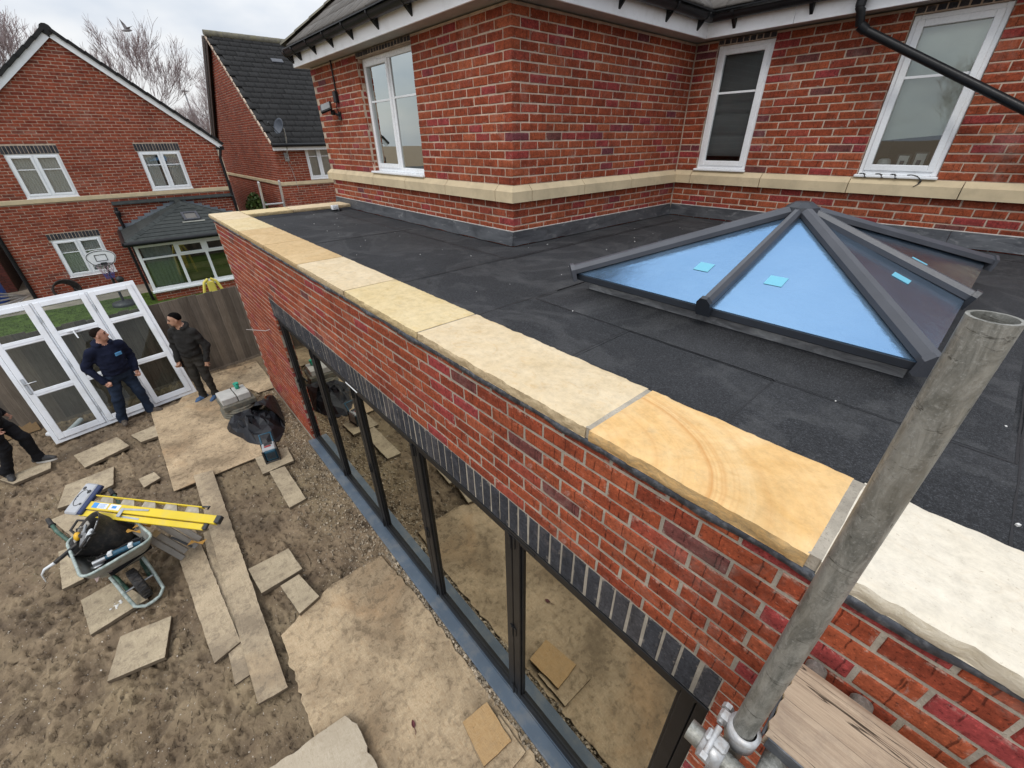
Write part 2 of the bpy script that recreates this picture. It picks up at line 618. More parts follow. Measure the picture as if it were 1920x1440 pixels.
def felt_mat():
    g = G('roof_felt')
    v = g.obj
    n1 = g.noise(v, 0.9, 5, 0.6)
    n3 = g.noise(v, 260, 3, 0.8)
    n4 = g.noise(v, 4.5, 6, 0.65)
    c = g.mix(g.mr(n1, 0.35, 0.65), (0.014, 0.0148, 0.0165), (0.025, 0.026, 0.029))
    n5 = g.noise(v, 110, 4, 0.8)
    c = g.mix(g.mr(n3, 0.5, 0.72), c, (0.078, 0.080, 0.088))
    c = g.mix(1.0, c, g.ramp(n5, [(0.32, 0.45), (0.5, 1.0), (0.66, 1.9)]), 'MULTIPLY')
    c = g.mix(g.math('MULTIPLY', g.mr(n4, 0.56, 0.76), 0.35), c, (0.12, 0.12, 0.12))
    pd = g.noise(v, 0.7, 5, 0.6, 0.8)
    ring = g.mr(g.math('ABSOLUTE', g.math('SUBTRACT', pd, 0.52)), 0.03, 0.004)
    c = g.mix(g.math('MULTIPLY', ring, 0.10), c, (0.2, 0.2, 0.2))
    c = g.mix(g.math('MULTIPLY', g.mr(pd, 0.52, 0.70), 0.12), c, (0.16, 0.16, 0.165))
    return g.done(g.bsdf(c, g.mr(pd, 0.45, 0.6, 0.88, 0.72), 0, g.bump(n3, 0.7, 0.004), 0.35))


M_FELT = felt_mat()
M_BITUMEN = simple('bitumen_seam', (0.012, 0.012, 0.014), 0.55, 0.3, 10, bump=0.3)
M_FELTWALL = simple('felt_upstand', (0.035, 0.037, 0.043), 0.5, 0.4, 3, bump=0.35, bscale=14, bdist=0.01, dirt=(0.14, 0.14, 0.15), dirt_amt=0.3)


def lead_mat():
    g = G('lead')
    v = g.obj
    n1 = g.noise(g.map(v, (1, 1, 3)), 3.5, 6, 0.65, 0.8)
    n2 = g.noise(g.map(v, (2.5, 2.5, 7)), 2.2, 6, 0.7, 1.0)
    c = g.mix(g.mr(n1, 0.3, 0.7), (0.055, 0.058, 0.066), (0.12, 0.125, 0.135))
    c = g.mix(g.math('MULTIPLY', g.mr(n2, 0.56, 0.72), 0.6), c, (0.34, 0.34, 0.34))
    return g.done(g.bsdf(c, g.mr(n1, 0.3, 0.7, 0.38, 0.6), 0.35, g.bump(n1, 0.35, 0.012), 0.5))


M_LEAD = lead_mat()


def kerb_mat():
    g = G('streaked_lead_kerb')
    v = g.obj
    n1 = g.noise(g.map(v, (1.2, 1.2, 5)), 4, 6, 0.65, 1.2)
    c = g.ramp(n1, [(0.3, (0.10, 0.10, 0.105)), (0.5, (0.24, 0.24, 0.245)), (0.68, (0.46, 0.46, 0.46))])
    return g.done(g.bsdf(c, 0.5, 0.25, g.bump(n1, 0.3, 0.01), 0.5))


M_KERB = kerb_mat()
M_UPVC = simple('white_upvc', (0.85, 0.87, 0.89), 0.28, 0.04, 2, bump=0.02, dirt=(0.5, 0.48, 0.44), dirt_amt=0.12)
M_UPVC_DUSTY = simple('dusty_white_upvc', (0.83, 0.85, 0.88), 0.4, 0.05, 2, bump=0.04, dirt=(0.5, 0.46, 0.4), dirt_amt=0.25)
M_FASCIA = simple('white_fascia', (0.90, 0.91, 0.93), 0.4, 0.05, 2, bump=0.03, dirt=(0.5, 0.49, 0.46), dirt_amt=0.25)
M_SOFFIT = simple('soffit', (0.45, 0.43, 0.40), 0.6, 0.1)
M_BLACK = simple('black_pvc', (0.010, 0.0105, 0.012), 0.38, 0.3, 5, bump=0.05, spec=0.3)
M_ANTH = simple('anthracite_aluminium', (0.0085, 0.009, 0.0105), 0.42, 0.25, 6, bump=0.05, bscale=200, spec=0.3, dirt=(0.06, 0.057, 0.05), dirt_amt=0.10)
M_SILL = simple('grey_blue_sill', (0.095, 0.128, 0.17), 0.42, 0.15, 4, bump=0.05, dirt=(0.3, 0.27, 0.22), dirt_amt=0.3)
M_LANT = simple('grey_lantern_aluminium', (0.066, 0.070, 0.083), 0.42, 0.12, 5, bump=0.05, bscale=200)
M_LANT_D = simple('dark_lantern_aluminium', (0.022, 0.026, 0.034), 0.4, 0.2, 5, bump=0.05)
M_STEEL = simple('bare_steel', (0.42, 0.43, 0.44), 0.35, 0.2, 12, metal=0.8, bump=0.1)
M_INT = simple('room_plaster', (0.42, 0.40, 0.37), 0.9, 0.15, 1)
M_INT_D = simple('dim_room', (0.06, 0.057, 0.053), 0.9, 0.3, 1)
M_INTFLOOR = simple('screed_floor', (0.30, 0.27, 0.23), 0.9, 0.3, 2)


def glass_mat(name, ior, base, gain, tint, refl=(1, 1, 1), rough=0.01, wavy=0.0):
    g = G(name)
    nrm = None
    if wavy > 0:
        nrm = g.bump(g.noise(g.obj, 1.6, 2), wavy, 0.02)
    ins = {'IOR': ior}
    if nrm is not None:
        ins['Normal'] = nrm
    fr = g.n('Fresnel', ins).outputs[0]
    fac = g.math('ADD', g.math('MULTIPLY', fr, gain), base, clamp=True)
    gi = {'Color': refl, 'Roughness': rough}
    if nrm is not None:
        gi['Normal'] = nrm
    gl = g.n('BsdfGlossy', gi).outputs[0]
    tr = g.n('BsdfTransparent', {'Color': tint}).outputs[0]
    return g.done(g.n('MixShader', {0: fac, 1: tr, 2: gl}).outputs[0])


M_GLASS = glass_mat('window_glass', 1.5, 0.03, 1.35, (0.8, 0.84, 0.82), wavy=0.03)
M_GLASS_R = glass_mat('reflective_window_glass', 1.5, 0.42, 1.6, (0.8, 0.84, 0.82), (0.95, 1.0, 0.97), wavy=0.04)
M_GLASS_D = glass_mat('low_glare_glass', 1.5, 0.0, 0.55, (0.85, 0.88, 0.87))
M_GLASS_C = glass_mat('clear_glass', 1.5, 0.0, 0.35, (0.9, 0.93, 0.91))
M_GLASS_BI = glass_mat('bifold_glass', 1.5, 0.42, 0.9, (0.42, 0.44, 0.42), (0.92, 0.90, 0.80), 0.025, 0.02)
M_GLASS_N = glass_mat('neighbour_glass', 1.5, 0.06, 1.3, (0.95, 0.97, 0.96), wavy=0.05)


def lantern_glass():
    g = G('blue_solar_glass')
    v = g.obj
    fr = g.n('Fresnel', {'IOR': 1.5}).outputs[0]
    wet = g.noise(g.map(v, (7, 7, 7)), 2.2, 7, 0.7, 1.5)
    nrm = g.bump(wet, 0.22, 0.006)
    fac = g.math('ADD', g.math('MULTIPLY', fr, 0.7), 0.46, clamp=True)
    face = g.n('LayerWeight', {'Blend': 0.5}).outputs['Facing']
    tint = g.mix(g.mr(face, 0.62, 0.86), (0.33, 0.60, 0.98), (0.86, 0.88, 0.86))
    gl = g.n('BsdfGlossy', {'Color': tint, 'Roughness': g.mr(wet, 0.35, 0.7, 0.03, 0.16), 'Normal': nrm}).outputs[0]
    tr = g.n('BsdfTransparent', {'Color': (0.34, 0.40, 0.42)}).outputs[0]
    df = g.n('BsdfDiffuse', {'Color': (0.42, 0.62, 0.86)}).outputs[0]
    film = g.math('MULTIPLY', g.mr(g.noise(v, 1.3, 4, 0.6), 0.3, 0.75, 0.04, 0.20), g.mr(face, 0.86, 0.66))
    mx = g.n('MixShader', {0: fac, 1: tr, 2: gl}).outputs[0]
    return g.done(g.n('MixShader', {0: film, 1: mx, 2: df}).outputs[0])


M_GLASS_L = lantern_glass()
M_STICK = simple('cyan_sticker', (0.15, 0.46, 0.60), 0.5, 0.03, 3, bump=0.0)


def galv_mat():
    g = G('galvanised_tube')
    v = g.obj
    n1 = g.noise(g.map(v, (1, 1, 0.30)), 42, 7, 0.72, 0.8)
    n2 = g.noise(v, 170, 5, 0.75)
    n3 = g.noise(g.map(v, (1, 1, 3.0)), 16, 7, 0.78, 1.4)
    c = g.mix(g.mr(n1, 0.36, 0.64), (0.18, 0.182, 0.165), (0.43, 0.425, 0.39))
    c = g.mix(g.math('MULTIPLY', g.mr(n2, 0.54, 0.70), 0.65), c, (0.55, 0.55, 0.52))
    c = g.mix(g.math('MULTIPLY', g.mr(n3, 0.58, 0.66), 0.85), c, (0.045, 0.042, 0.036))
    n7 = g.noise(g.map(v, (1, 1, 0.5)), 7, 5, 0.65)
    c = g.mix(g.math('MULTIPLY', g.mr(n7, 0.45, 0.65), 0.45), c, (0.20, 0.18, 0.135))
    return g.done(g.bsdf(c, g.mr(n2, 0.3, 0.7, 0.36, 0.62), 0.55, g.bump(g.math('ADD', n2, n3), 0.35, 0.0015), 0.5))


M_GALV = galv_mat()
M_CAST = simple('scaffold_fitting', (0.50, 0.50, 0.50), 0.45, 0.2, 30, metal=0.5, bump=0.3, bscale=90, dirt=(0.2, 0.12, 0.06), dirt_amt=0.4)


def wood_mat(name, c0, c1, c2, axis=0, scale=1.0, crack=0.6, rough=0.85, mud=None, per_board=False):
    g = G(name)
    sc = [14, 14, 14]
    sc[axis] = 0.9
    v = g.map(g.obj, tuple(s * scale for s in sc))
    n1 = g.noise(v, 2.2, 7, 0.65, 1.3)
    n2 = g.noise(v, 7, 5, 0.7, 0.4)
    n3 = g.noise(g.obj, 3.3, 5, 0.6)
    c = g.mix(g.mr(n1, 0.3, 0.7), c0, c1)
    c = g.mix(g.math('MULTIPLY', g.mr(n2, 0.55, 0.7), 0.6), c, c2)
    c = g.mix(g.math('MULTIPLY', g.mr(n2, 0.33, 0.28), crack), c, tuple(x * 0.2 for x in c2))
    c = g.mix(g.math('MULTIPLY', g.mr(n3, 0.4, 0.7), 0.35), c, c2)
    if crack > 0.8:
        ms = [5.0, 5.0, 5.0]
        ms[axis] = 0.42
        nc = g.noise(g.map(g.obj, tuple(ms)), 2.4, 4, 0.5, 0.3)
        lc = g.mr(g.math('ABSOLUTE', g.math('SUBTRACT', nc, 0.52)), 0.007, 0.002)
        c = g.mix(g.math('MULTIPLY', lc, 0.9), c, (0.03, 0.02, 0.014))
        gr = g.noise(g.obj, 8, 6, 0.7)
        c = g.mix(g.math('MULTIPLY', g.mr(gr, 0.5, 0.68), 0.5), c, (0.24, 0.18, 0.14))
    if per_board:
        rr_ = g.n('ObjectInfo').outputs['Random']
        c = g.mix(1.0, c, g.ramp(rr_, [(0.0, (0.66, 0.64, 0.62)), (0.5, (1.0, 1.0, 1.0)), (1.0, (1.32, 1.27, 1.2))]), 'MULTIPLY')
    if mud:
        m1 = g.noise(g.obj, 5.5, 7, 0.7)
        c = g.mix(g.mr(m1, 0.5, 0.64, 0, 0.75), c, mud)
    return g.done(g.bsdf(c, rough, 0, g.bump(g.math('ADD', n1, n2), 0.45, 0.004), 0.2))


M_BOARD = wood_mat('scaffold_board_wood', (0.38, 0.275, 0.19), (0.58, 0.455, 0.33), (0.20, 0.14, 0.10), scale=1.6, crack=0.9)
M_BOARD_ENDW = wood_mat('board_end_grain', (0.52, 0.38, 0.2), (0.6, 0.46, 0.28), (0.3, 0.2, 0.1))
M_FENCE = wood_mat('weathered_fence', (0.145, 0.122, 0.100), (0.235, 0.203, 0.170), (0.08, 0.065, 0.052), axis=2, scale=0.9, per_board=True)
M_TRESTLE = wood_mat('grey_trestle_wood', (0.29, 0.27, 0.24), (0.40, 0.37, 0.33), (0.17, 0.15, 0.13))
M_TREAD = simple('dusty_tread', (0.36, 0.32, 0.25), 0.8, 0.25, 18)


def chip_mat(name, c0, c1, c2, mud, mud_amt):
    g = G(name)
    v = g.obj
    st = g.noise(g.map(v, (4, 26, 10), rot=(0, 0, 0.6)), 5, 5, 0.7, 1.2)
    st2 = g.noise(g.map(v, (26, 5, 10), rot=(0, 0, -0.4)), 5, 5, 0.7, 1.0)
    s = g.math('MAXIMUM', st, st2)
    c = g.mix(g.mr(s, 0.45, 0.7), c0, c1)
    c = g.mix(g.math('MULTIPLY', g.mr(st, 0.44, 0.3), 0.7), c, c2)
    dk = g.noise(v, 34, 4, 0.65, 0.5)
    c = g.mix(g.math('MULTIPLY', g.mr(dk, 0.36, 0.27), 0.6), c, (0.12, 0.09, 0.065))
    big = g.noise(v, 1.7, 7, 0.68, 0.5)
    fine = g.noise(v, 17, 7, 0.75, 0.4)
    m = g.math('ADD', g.math('MULTIPLY', g.mr(big, 0.40, 0.66), 0.9), g.math('MULTIPLY', g.mr(fine, 0.50, 0.64), 0.6), clamp=True)
    rust = g.noise(v, 1.1, 5, 0.6, 0.5)
    c = g.mix(g.math('MULTIPLY', g.mr(rust, 0.52, 0.66), 0.45), c, c2)
    c = g.mix(g.math('MULTIPLY', m, mud_amt), c, mud)
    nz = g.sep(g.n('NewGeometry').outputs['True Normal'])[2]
    c = g.mix(g.math('MULTIPLY', g.mr(nz, 0.5, 0.2), 0.8), c, (0.085, 0.062, 0.044))  # side faces painted darker: contact shade and edge mud in one colour
    return g.done(g.bsdf(c, 0.92, 0, g.bump(g.math('ADD', s, fine), 0.5, 0.006), 0.15))


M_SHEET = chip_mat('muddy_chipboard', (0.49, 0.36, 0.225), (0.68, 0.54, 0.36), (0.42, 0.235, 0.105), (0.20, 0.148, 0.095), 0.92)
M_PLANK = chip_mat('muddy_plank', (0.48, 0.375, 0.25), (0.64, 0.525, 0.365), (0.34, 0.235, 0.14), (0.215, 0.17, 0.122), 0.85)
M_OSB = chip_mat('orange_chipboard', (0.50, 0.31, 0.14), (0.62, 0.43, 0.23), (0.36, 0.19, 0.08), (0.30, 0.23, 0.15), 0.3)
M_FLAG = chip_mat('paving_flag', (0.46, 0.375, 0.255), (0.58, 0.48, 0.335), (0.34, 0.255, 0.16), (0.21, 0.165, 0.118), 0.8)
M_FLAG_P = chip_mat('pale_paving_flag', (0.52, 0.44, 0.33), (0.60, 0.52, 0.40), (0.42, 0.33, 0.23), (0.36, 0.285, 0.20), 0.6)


def soil_mat():
    g = G('churned_soil')
    v = g.obj
    big = g.noise(v, 0.55, 5, 0.6)
    mid = g.noise(v, 3.0, 7, 0.68)
    fine = g.noise(v, 28, 6, 0.75)
    c = g.mix(g.mr(mid, 0.32, 0.68), (0.165, 0.113, 0.070), (0.325, 0.242, 0.155))
    c = g.mix(g.mr(big, 0.42, 0.66), c, g.mix(1.0, c, (1.12, 1.16, 1.1), 'MULTIPLY'))
    c = g.mix(g.math('MULTIPLY', g.mr(g.noise(v, 1.3, 7, 0.72, 0.7), 0.53, 0.66), 0.75), c, (0.098, 0.068, 0.045))
    moss = g.math('MULTIPLY', g.mr(g.noise(v, 0.9, 6, 0.7), 0.56, 0.68), g.mr(fine, 0.45, 0.65))
    c = g.mix(g.math('MULTIPLY', moss, 0.5), c, (0.13, 0.135, 0.055))
    pit = g.noise(g.map(v, (1.0, 1.6, 1), rot=(0, 0, 0.5)), 15, 4, 0.6, 0.6)
    c = g.mix(g.math('MULTIPLY', g.mr(pit, 0.38, 0.26), 0.75), c, (0.075, 0.053, 0.037))
    c = g.mix(g.math('MULTIPLY', g.mr(fine, 0.40, 0.26), 0.7), c, (0.085, 0.062, 0.044))
    sp = g.noise(v, 62, 2, 0.5)
    c = g.mix(g.math('MULTIPLY', g.mr(sp, 0.70, 0.74), 0.9), c, (0.66, 0.6, 0.52))
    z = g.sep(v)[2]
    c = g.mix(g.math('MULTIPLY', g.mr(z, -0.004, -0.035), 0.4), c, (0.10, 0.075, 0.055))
    h = g.math('ADD', g.math('ADD', mid, g.math('MULTIPLY', fine, 0.55)), g.math('MULTIPLY', g.mr(pit, 0.24, 0.42), 0.9))
    return g.done(g.bsdf(c, g.mr(mid, 0.3, 0.7, 0.7, 0.95), 0, g.bump(h, 1.0, 0.03), 0.25))


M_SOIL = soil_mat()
M_PEB = simple('pebble_stone', (0.55, 0.49, 0.41), 0.85, 0.5, 9, bump=0.3)
M_GRAV = simple('gravel_stone', (0.36, 0.295, 0.215), 0.9, 0.75, 23, bump=0.4)
M_CHIP = simple('white_chip', (0.7, 0.69, 0.66), 0.8, 0.2, 20)
M_LAWN = simple('lawn_turf', (0.072, 0.110, 0.022), 0.95, 0.4, 5, bump=0.8, bscale=80, bdist=0.02, spec=0.1)
M_PATIO = simple('concrete_patio', (0.29, 0.25, 0.2), 0.9, 0.25, 1.6, bump=0.3, dirt=(0.15, 0.13, 0.1), dirt_amt=0.6)


def tile_mat(name, c0, c1, moss=0.0):
    g = G(name)
    r = g.n('ObjectInfo').outputs['Random']
    n1 = g.noise(g.obj, 9, 5, 0.65)
    n2 = g.noise(g.obj, 55, 4, 0.7)
    c = g.mix(r, c0, c1)
    c = g.mix(1.0, c, g.ramp(n1, [(0.3, 0.7), (0.7, 1.3)]), 'MULTIPLY')
    if moss:
        c = g.mix(g.math('MULTIPLY', g.mr(n1, 0.55, 0.7), moss), c, (0.16, 0.15, 0.06))
    return g.done(g.bsdf(c, 0.75, 0, g.bump(n2, 0.4, 0.004), 0.3))


M_TILE_D = tile_mat('charcoal_roof_tile', (0.0155, 0.015, 0.015), (0.024, 0.0235, 0.0235))
M_TILE_M = tile_mat('grey_brown_roof_tile', (0.115, 0.105, 0.095), (0.165, 0.152, 0.14))
M_TILE_C = tile_mat('green_grey_tile', (0.032, 0.037, 0.036), (0.047, 0.053, 0.051))
M_RIDGE = tile_mat('mossy_ridge_tile', (0.13, 0.12, 0.09), (0.17, 0.155, 0.12), 0.8)
M_BARGE = simple('brown_bargeboard', (0.05, 0.03, 0.022), 0.7, 0.2)
M_BARK = simple('winter_bark', (0.115, 0.085, 0.080), 0.9, 0.35, 4, bump=0.6, bscale=25, bdist=0.02)
M_TWIG = simple('winter_twig', (0.36, 0.29, 0.285), 0.9, 0.3, 2, bump=0.0)
M_LEAFG = simple('green_leaf', (0.07, 0.12, 0.025), 0.6, 0.5, 8, bump=0.1)
M_YELLOW = simple('yellow_fibreglass', (0.72, 0.53, 0.02), 0.4, 0.08, 4, bump=0.05, dirt=(0.35, 0.3, 0.2), dirt_amt=0.25)
M_YPLAS = simple('yellow_plastic', (0.72, 0.60, 0.12), 0.4, 0.05)
M_ORANGE = simple('orange_plastic', (0.66, 0.34, 0.05), 0.5, 0.15, 15, dirt=(0.4, 0.33, 0.25), dirt_amt=0.4)
M_ALU = simple('aluminium', (0.52, 0.53, 0.54), 0.4, 0.12, 10, metal=0.6, bump=0.1, dirt=(0.3, 0.27, 0.22), dirt_amt=0.25)
M_CAPW = simple('pale_ladder_cap', (0.40, 0.41, 0.43), 0.5, 0.1, 10, dirt=(0.35, 0.32, 0.28), dirt_amt=0.35)
M_NAVYP = simple('navy_plastic', (0.012, 0.025, 0.085), 0.45, 0.2)
M_LABELW = simple('white_label', (0.7, 0.72, 0.73), 0.5, 0.05)
M_LABELB = simple('blue_label', (0.05, 0.25, 0.60), 0.5, 0.1)
M_GREENT = simple('green_painted_tube', (0.035, 0.095, 0.065), 0.45, 0.3, 12, bump=0.15, dirt=(0.28, 0.3, 0.27), dirt_amt=0.6)
M_TRAY = simple('worn_barrow_tray', (0.30, 0.31, 0.29), 0.6, 0.25, 9, bump=0.3, dirt=(0.2, 0.16, 0.11), dirt_amt=0.7)
M_RIM = simple('worn_rim', (0.40, 0.46, 0.43), 0.45, 0.3, 14, bump=0.2, dirt=(0.06, 0.12, 0.09), dirt_amt=0.6)
M_RUB = simple('black_rubber', (0.022, 0.021, 0.021), 0.7, 0.3, 12, bump=0.3, dirt=(0.14, 0.11, 0.08), dirt_amt=0.35)
M_POLY = simple('black_polythene', (0.014, 0.015, 0.019), 0.45, 0.3, 5, bump=0.12, bscale=30, bdist=0.008, spec=0.35)
M_BLOCK = simple('concrete_block', (0.47, 0.46, 0.43), 0.95, 0.15, 8, bump=0.5, bscale=120)
M_RING = simple('muddy_grey_plastic', (0.13, 0.125, 0.10), 0.75, 0.3, 8, bump=0.2, dirt=(0.24, 0.19, 0.13), dirt_amt=0.7)
M_TEAL = simple('green_cup_plastic', (0.015, 0.33, 0.22), 0.35, 0.06)
M_CLAY = simple('clay_pipe', (0.30, 0.12, 0.055), 0.8, 0.25, 12)
M_RADB = simple('teal_blue_casing', (0.008, 0.075, 0.13), 0.5, 0.25, 14, dirt=(0.2, 0.18, 0.15), dirt_amt=0.3)
M_RADG = simple('grey_casing', (0.40, 0.41, 0.42), 0.5, 0.15, 12, dirt=(0.2, 0.17, 0.13), dirt_amt=0.4)
M_RED = simple('dull_red', (0.32, 0.03, 0.03), 0.5, 0.1)
M_BLUEP = simple('blue_barrel_plastic', (0.008, 0.06, 0.33), 0.4, 0.1)
M_NET = simple('net_cord', (0.5, 0.38, 0.42), 0.8, 0.3, 30)
M_NETB = simple('blue_net_cord', (0.10, 0.10, 0.34), 0.8, 0.3, 30)
M_BOARDW = simple('white_backboard', (0.86, 0.87, 0.89), 0.4, 0.03)
M_DARKM = simple('dark_metal', (0.03, 0.031, 0.034), 0.45, 0.2)
M_DISH = simple('dish_grey', (0.055, 0.065, 0.085), 0.45, 0.1)
M_CURT = simple('net_curtain', (0.86, 0.87, 0.86), 0.9, 0.06, 30)
M_BLIND_D = simple('charcoal_blind', (0.19, 0.19, 0.20), 0.9, 0.1, 3, bump=0.2, bscale=150)
M_BLIND_C = simple('cream_blind', (0.86, 0.89, 0.80), 0.9, 0.06, 3, bump=0.2, bscale=150)
M_LEAFR = simple('dark_red_leaf', (0.10, 0.016, 0.02), 0.6, 0.3, 20)
M_CORD = simple('grey_cord', (0.35, 0.32, 0.3), 0.7, 0.2)
M_BIRD = simple('gull_grey', (0.20, 0.185, 0.19), 0.8, 0.2, 5)
M_SKIN = simple('skin', (0.50, 0.27, 0.19), 0.55, 0.10, 20, bump=0.05, dirt=(0.42, 0.17, 0.12), dirt_amt=0.3)
M_SKIN2 = simple('olive_skin', (0.42, 0.235, 0.155), 0.55, 0.10, 20, bump=0.05)
M_HAIRB = simple('dark_brown_hair', (0.014, 0.010, 0.008), 0.95, 0.4, 60, bump=0.5, bscale=150, spec=0.05)
M_HAIRK = simple('black_hair', (0.006, 0.005, 0.005), 0.95, 0.4, 60, bump=0.5, bscale=150, spec=0.05)
M_NAVY = simple('navy_hoodie', (0.012, 0.015, 0.032), 0.95, 0.3, 9, bump=0.5, bscale=26, bdist=0.01, spec=0.1)
M_NAVYT = simple('navy_trousers', (0.020, 0.030, 0.052), 0.95, 0.3, 9, bump=0.5, bscale=26, bdist=0.01, spec=0.1)
M_CHAR = simple('charcoal_hoodie', (0.026, 0.025, 0.024), 0.95, 0.3, 9, bump=0.5, bscale=26, bdist=0.01, spec=0.1)
M_CHART = simple('dusty_work_trousers', (0.036, 0.033, 0.029), 0.95, 0.35, 8, bump=0.5, bscale=26, bdist=0.01, spec=0.1)
M_BLKC = simple('black_clothing', (0.012, 0.012, 0.014), 0.9, 0.3, 9, bump=0.5, bscale=26, bdist=0.01, spec=0.15)
M_BOOT = simple('muddy_boot', (0.065, 0.052, 0.042), 0.8, 0.4, 12, bump=0.3, dirt=(0.2, 0.155, 0.11), dirt_amt=0.6)
M_SHOEB = simple('blue_trainer', (0.05, 0.105, 0.21), 0.7, 0.2, 12)
M_SHOEK = simple('black_trainer', (0.03, 0.03, 0.032), 0.7, 0.3, 12, dirt=(0.2, 0.17, 0.14), dirt_amt=0.3)
M_SOLE = simple('white_sole', (0.62, 0.60, 0.56), 0.7, 0.15, 12)
M_LOGO = simple('pale_blue_print', (0.10, 0.33, 0.62), 0.8, 0.2, 60)
# ------------------------------------------------------------------ brickwork
M_FRONT = lambda x, y, z: frame_M((x, y, z), (1, 0, 0))     # wall facing -Y, u = +X
M_EAST = lambda x, y, z: frame_M((x, y, z), (0, 1, 0))      # wall facing +X, u = +Y
CO = 0.075


def brick_geo(Lb, H, D, r, jit=1.0):
    """local brick: front at y=0, u 0..Lb, z 0..H, depth D; returns verts, faces, bp, edge"""
    c, e = 0.0035, 0.013
    V, B, E_ = [], [], []

    def j(s):
        return (r.random() - 0.5) * 2 * s * jit
    for k, (y, ins, ed) in enumerate(((D, 0, 0.25), (0.005, 0.0, 0.6), (0.0, c, 1.0), (-0.0012, e, 0.0))):
        for (u, z) in ((ins, ins), (Lb - ins, ins), (Lb - ins, H - ins), (ins, H - ins)):
            if k == 0 or k == 1:
                p = (u + (j(0.0012) if k else 0), y, z + (j(0.0012) if k else 0))
            else:
                p = (u + j(0.0018), y + j(0.0012), z + j(0.0015))
            V.append(p)
            B.append((u, y, z))
            E_.append(ed)
    F = []
    for k in range(3):
        for i in range(4):
            i2 = (i + 1) % 4
            F.append((k * 4 + i, k * 4 + i2, (k + 1) * 4 + i2, (k + 1) * 4 + i))
    F.append((12, 13, 14, 15))
    return V, F, B, E_


def set_attrs(me, B, E_, R):
    a = me.attributes.new('bp', 'FLOAT_VECTOR', 'POINT')
    a.data.foreach_set('vector', np.asarray(B, np.float32).ravel())
    a = me.attributes.new('edge', 'FLOAT', 'POINT')
    a.data.foreach_set('value', np.asarray(E_, np.float32).ravel())
    a = me.attributes.new('rnd', 'FLOAT_COLOR', 'POINT')
    R = np.asarray(R, np.float32)
    a.data.foreach_set('color', np.concatenate([R, np.ones((len(R), 1), np.float32)], 1).ravel())


_variants = {}


def brick_variant(name, Lb, H, D, mat, r, nvar=28):
    key = (name, round(Lb, 3), round(H, 3), round(D, 3), mat.name)
    L_ = _variants.setdefault(key, [])
    if len(L_) < nvar:
        V, F, B, E_ = brick_geo(Lb, H, D, r)
        me = bpy.data.meshes.new(name)
        me.from_pydata(V, [], F)
        me.materials.append(mat)
        col = (r.random(), r.random(), r.random())
        set_attrs(me, B, E_, [col] * len(V))
        me.update()
        L_.append(me)
        return me
    return L_[int(r.random() * len(L_)) % len(L_)]


class Bricks:
    """collects bricks of one building; the largest in the picture become parts, the rest one joined part"""
    def __init__(self):
        self.b = []

    def add(self, M, u, z, Lb, H=0.065, D=0.03, kind='brick', mat=None):
        self.b.append((M, u, z, Lb, H, D, kind, mat))

    def finish(self, root, nmax, seed=1, rest='brickwork'):
        r = random.Random(seed)
        inv = wmat(root).inverted()
        sc = []
        for i, (M, u, z, Lb, H, D, kind, mat) in enumerate(self.b):
            p = M @ Vector((u + Lb / 2, 0, z + H / 2))
            nrm = -(M.to_3x3() @ Vector((0, 1, 0)))
            face = (CAM - p).normalized().dot(nrm)
            sc.append((px_size(p, 1) ** 2 * Lb * H * max(face, 0), i))
        sc.sort(reverse=True)
        top = set(i for s, i in sc[:nmax] if s > 30)
        Vs, Fs, Bs, Es, Rs, Ms, n, mats = [], [], [], [], [], [], 0, []
        for i, (M, u, z, Lb, H, D, kind, mat) in enumerate(self.b):
            T = M @ Matrix.Translation((u + r.uniform(-0.0015, 0.0015), r.uniform(-0.0018, 0.0018), z + r.uniform(-0.0012, 0.0012)))
            if i in top:
                o = bpy.data.objects.new(kind, brick_variant(kind, Lb, H, D, mat, r))
                C.objects.link(o)
                o.parent = root
                o.matrix_basis = inv @ T
            else:
                V, F, B, E_ = brick_geo(Lb, H, D, r)
                A = np.array(inv @ T)
                Vs.append(np.asarray(V) @ A[:3, :3].T + A[:3, 3])
                Fs += [[a + n for a in f] for f in F]
                if mat not in mats:
                    mats.append(mat)
                Ms += [mats.index(mat)] * len(F)
                Bs += B
                Es += E_
                Rs += [(r.random(), r.random(), r.random())] * len(V)
                n += len(V)
        if n:
            me = bpy.data.meshes.new(rest)
            me.from_pydata(np.concatenate(Vs).tolist(), [], Fs)
            for m in mats:
                me.materials.append(m)
            me.polygons.foreach_set('material_index', Ms)
            set_attrs(me, Bs, Es, Rs)
            me.update()
            o = bpy.data.objects.new(rest, me)
            C.objects.link(o)
            o.parent = root
            o['kind'] = 'stuff'


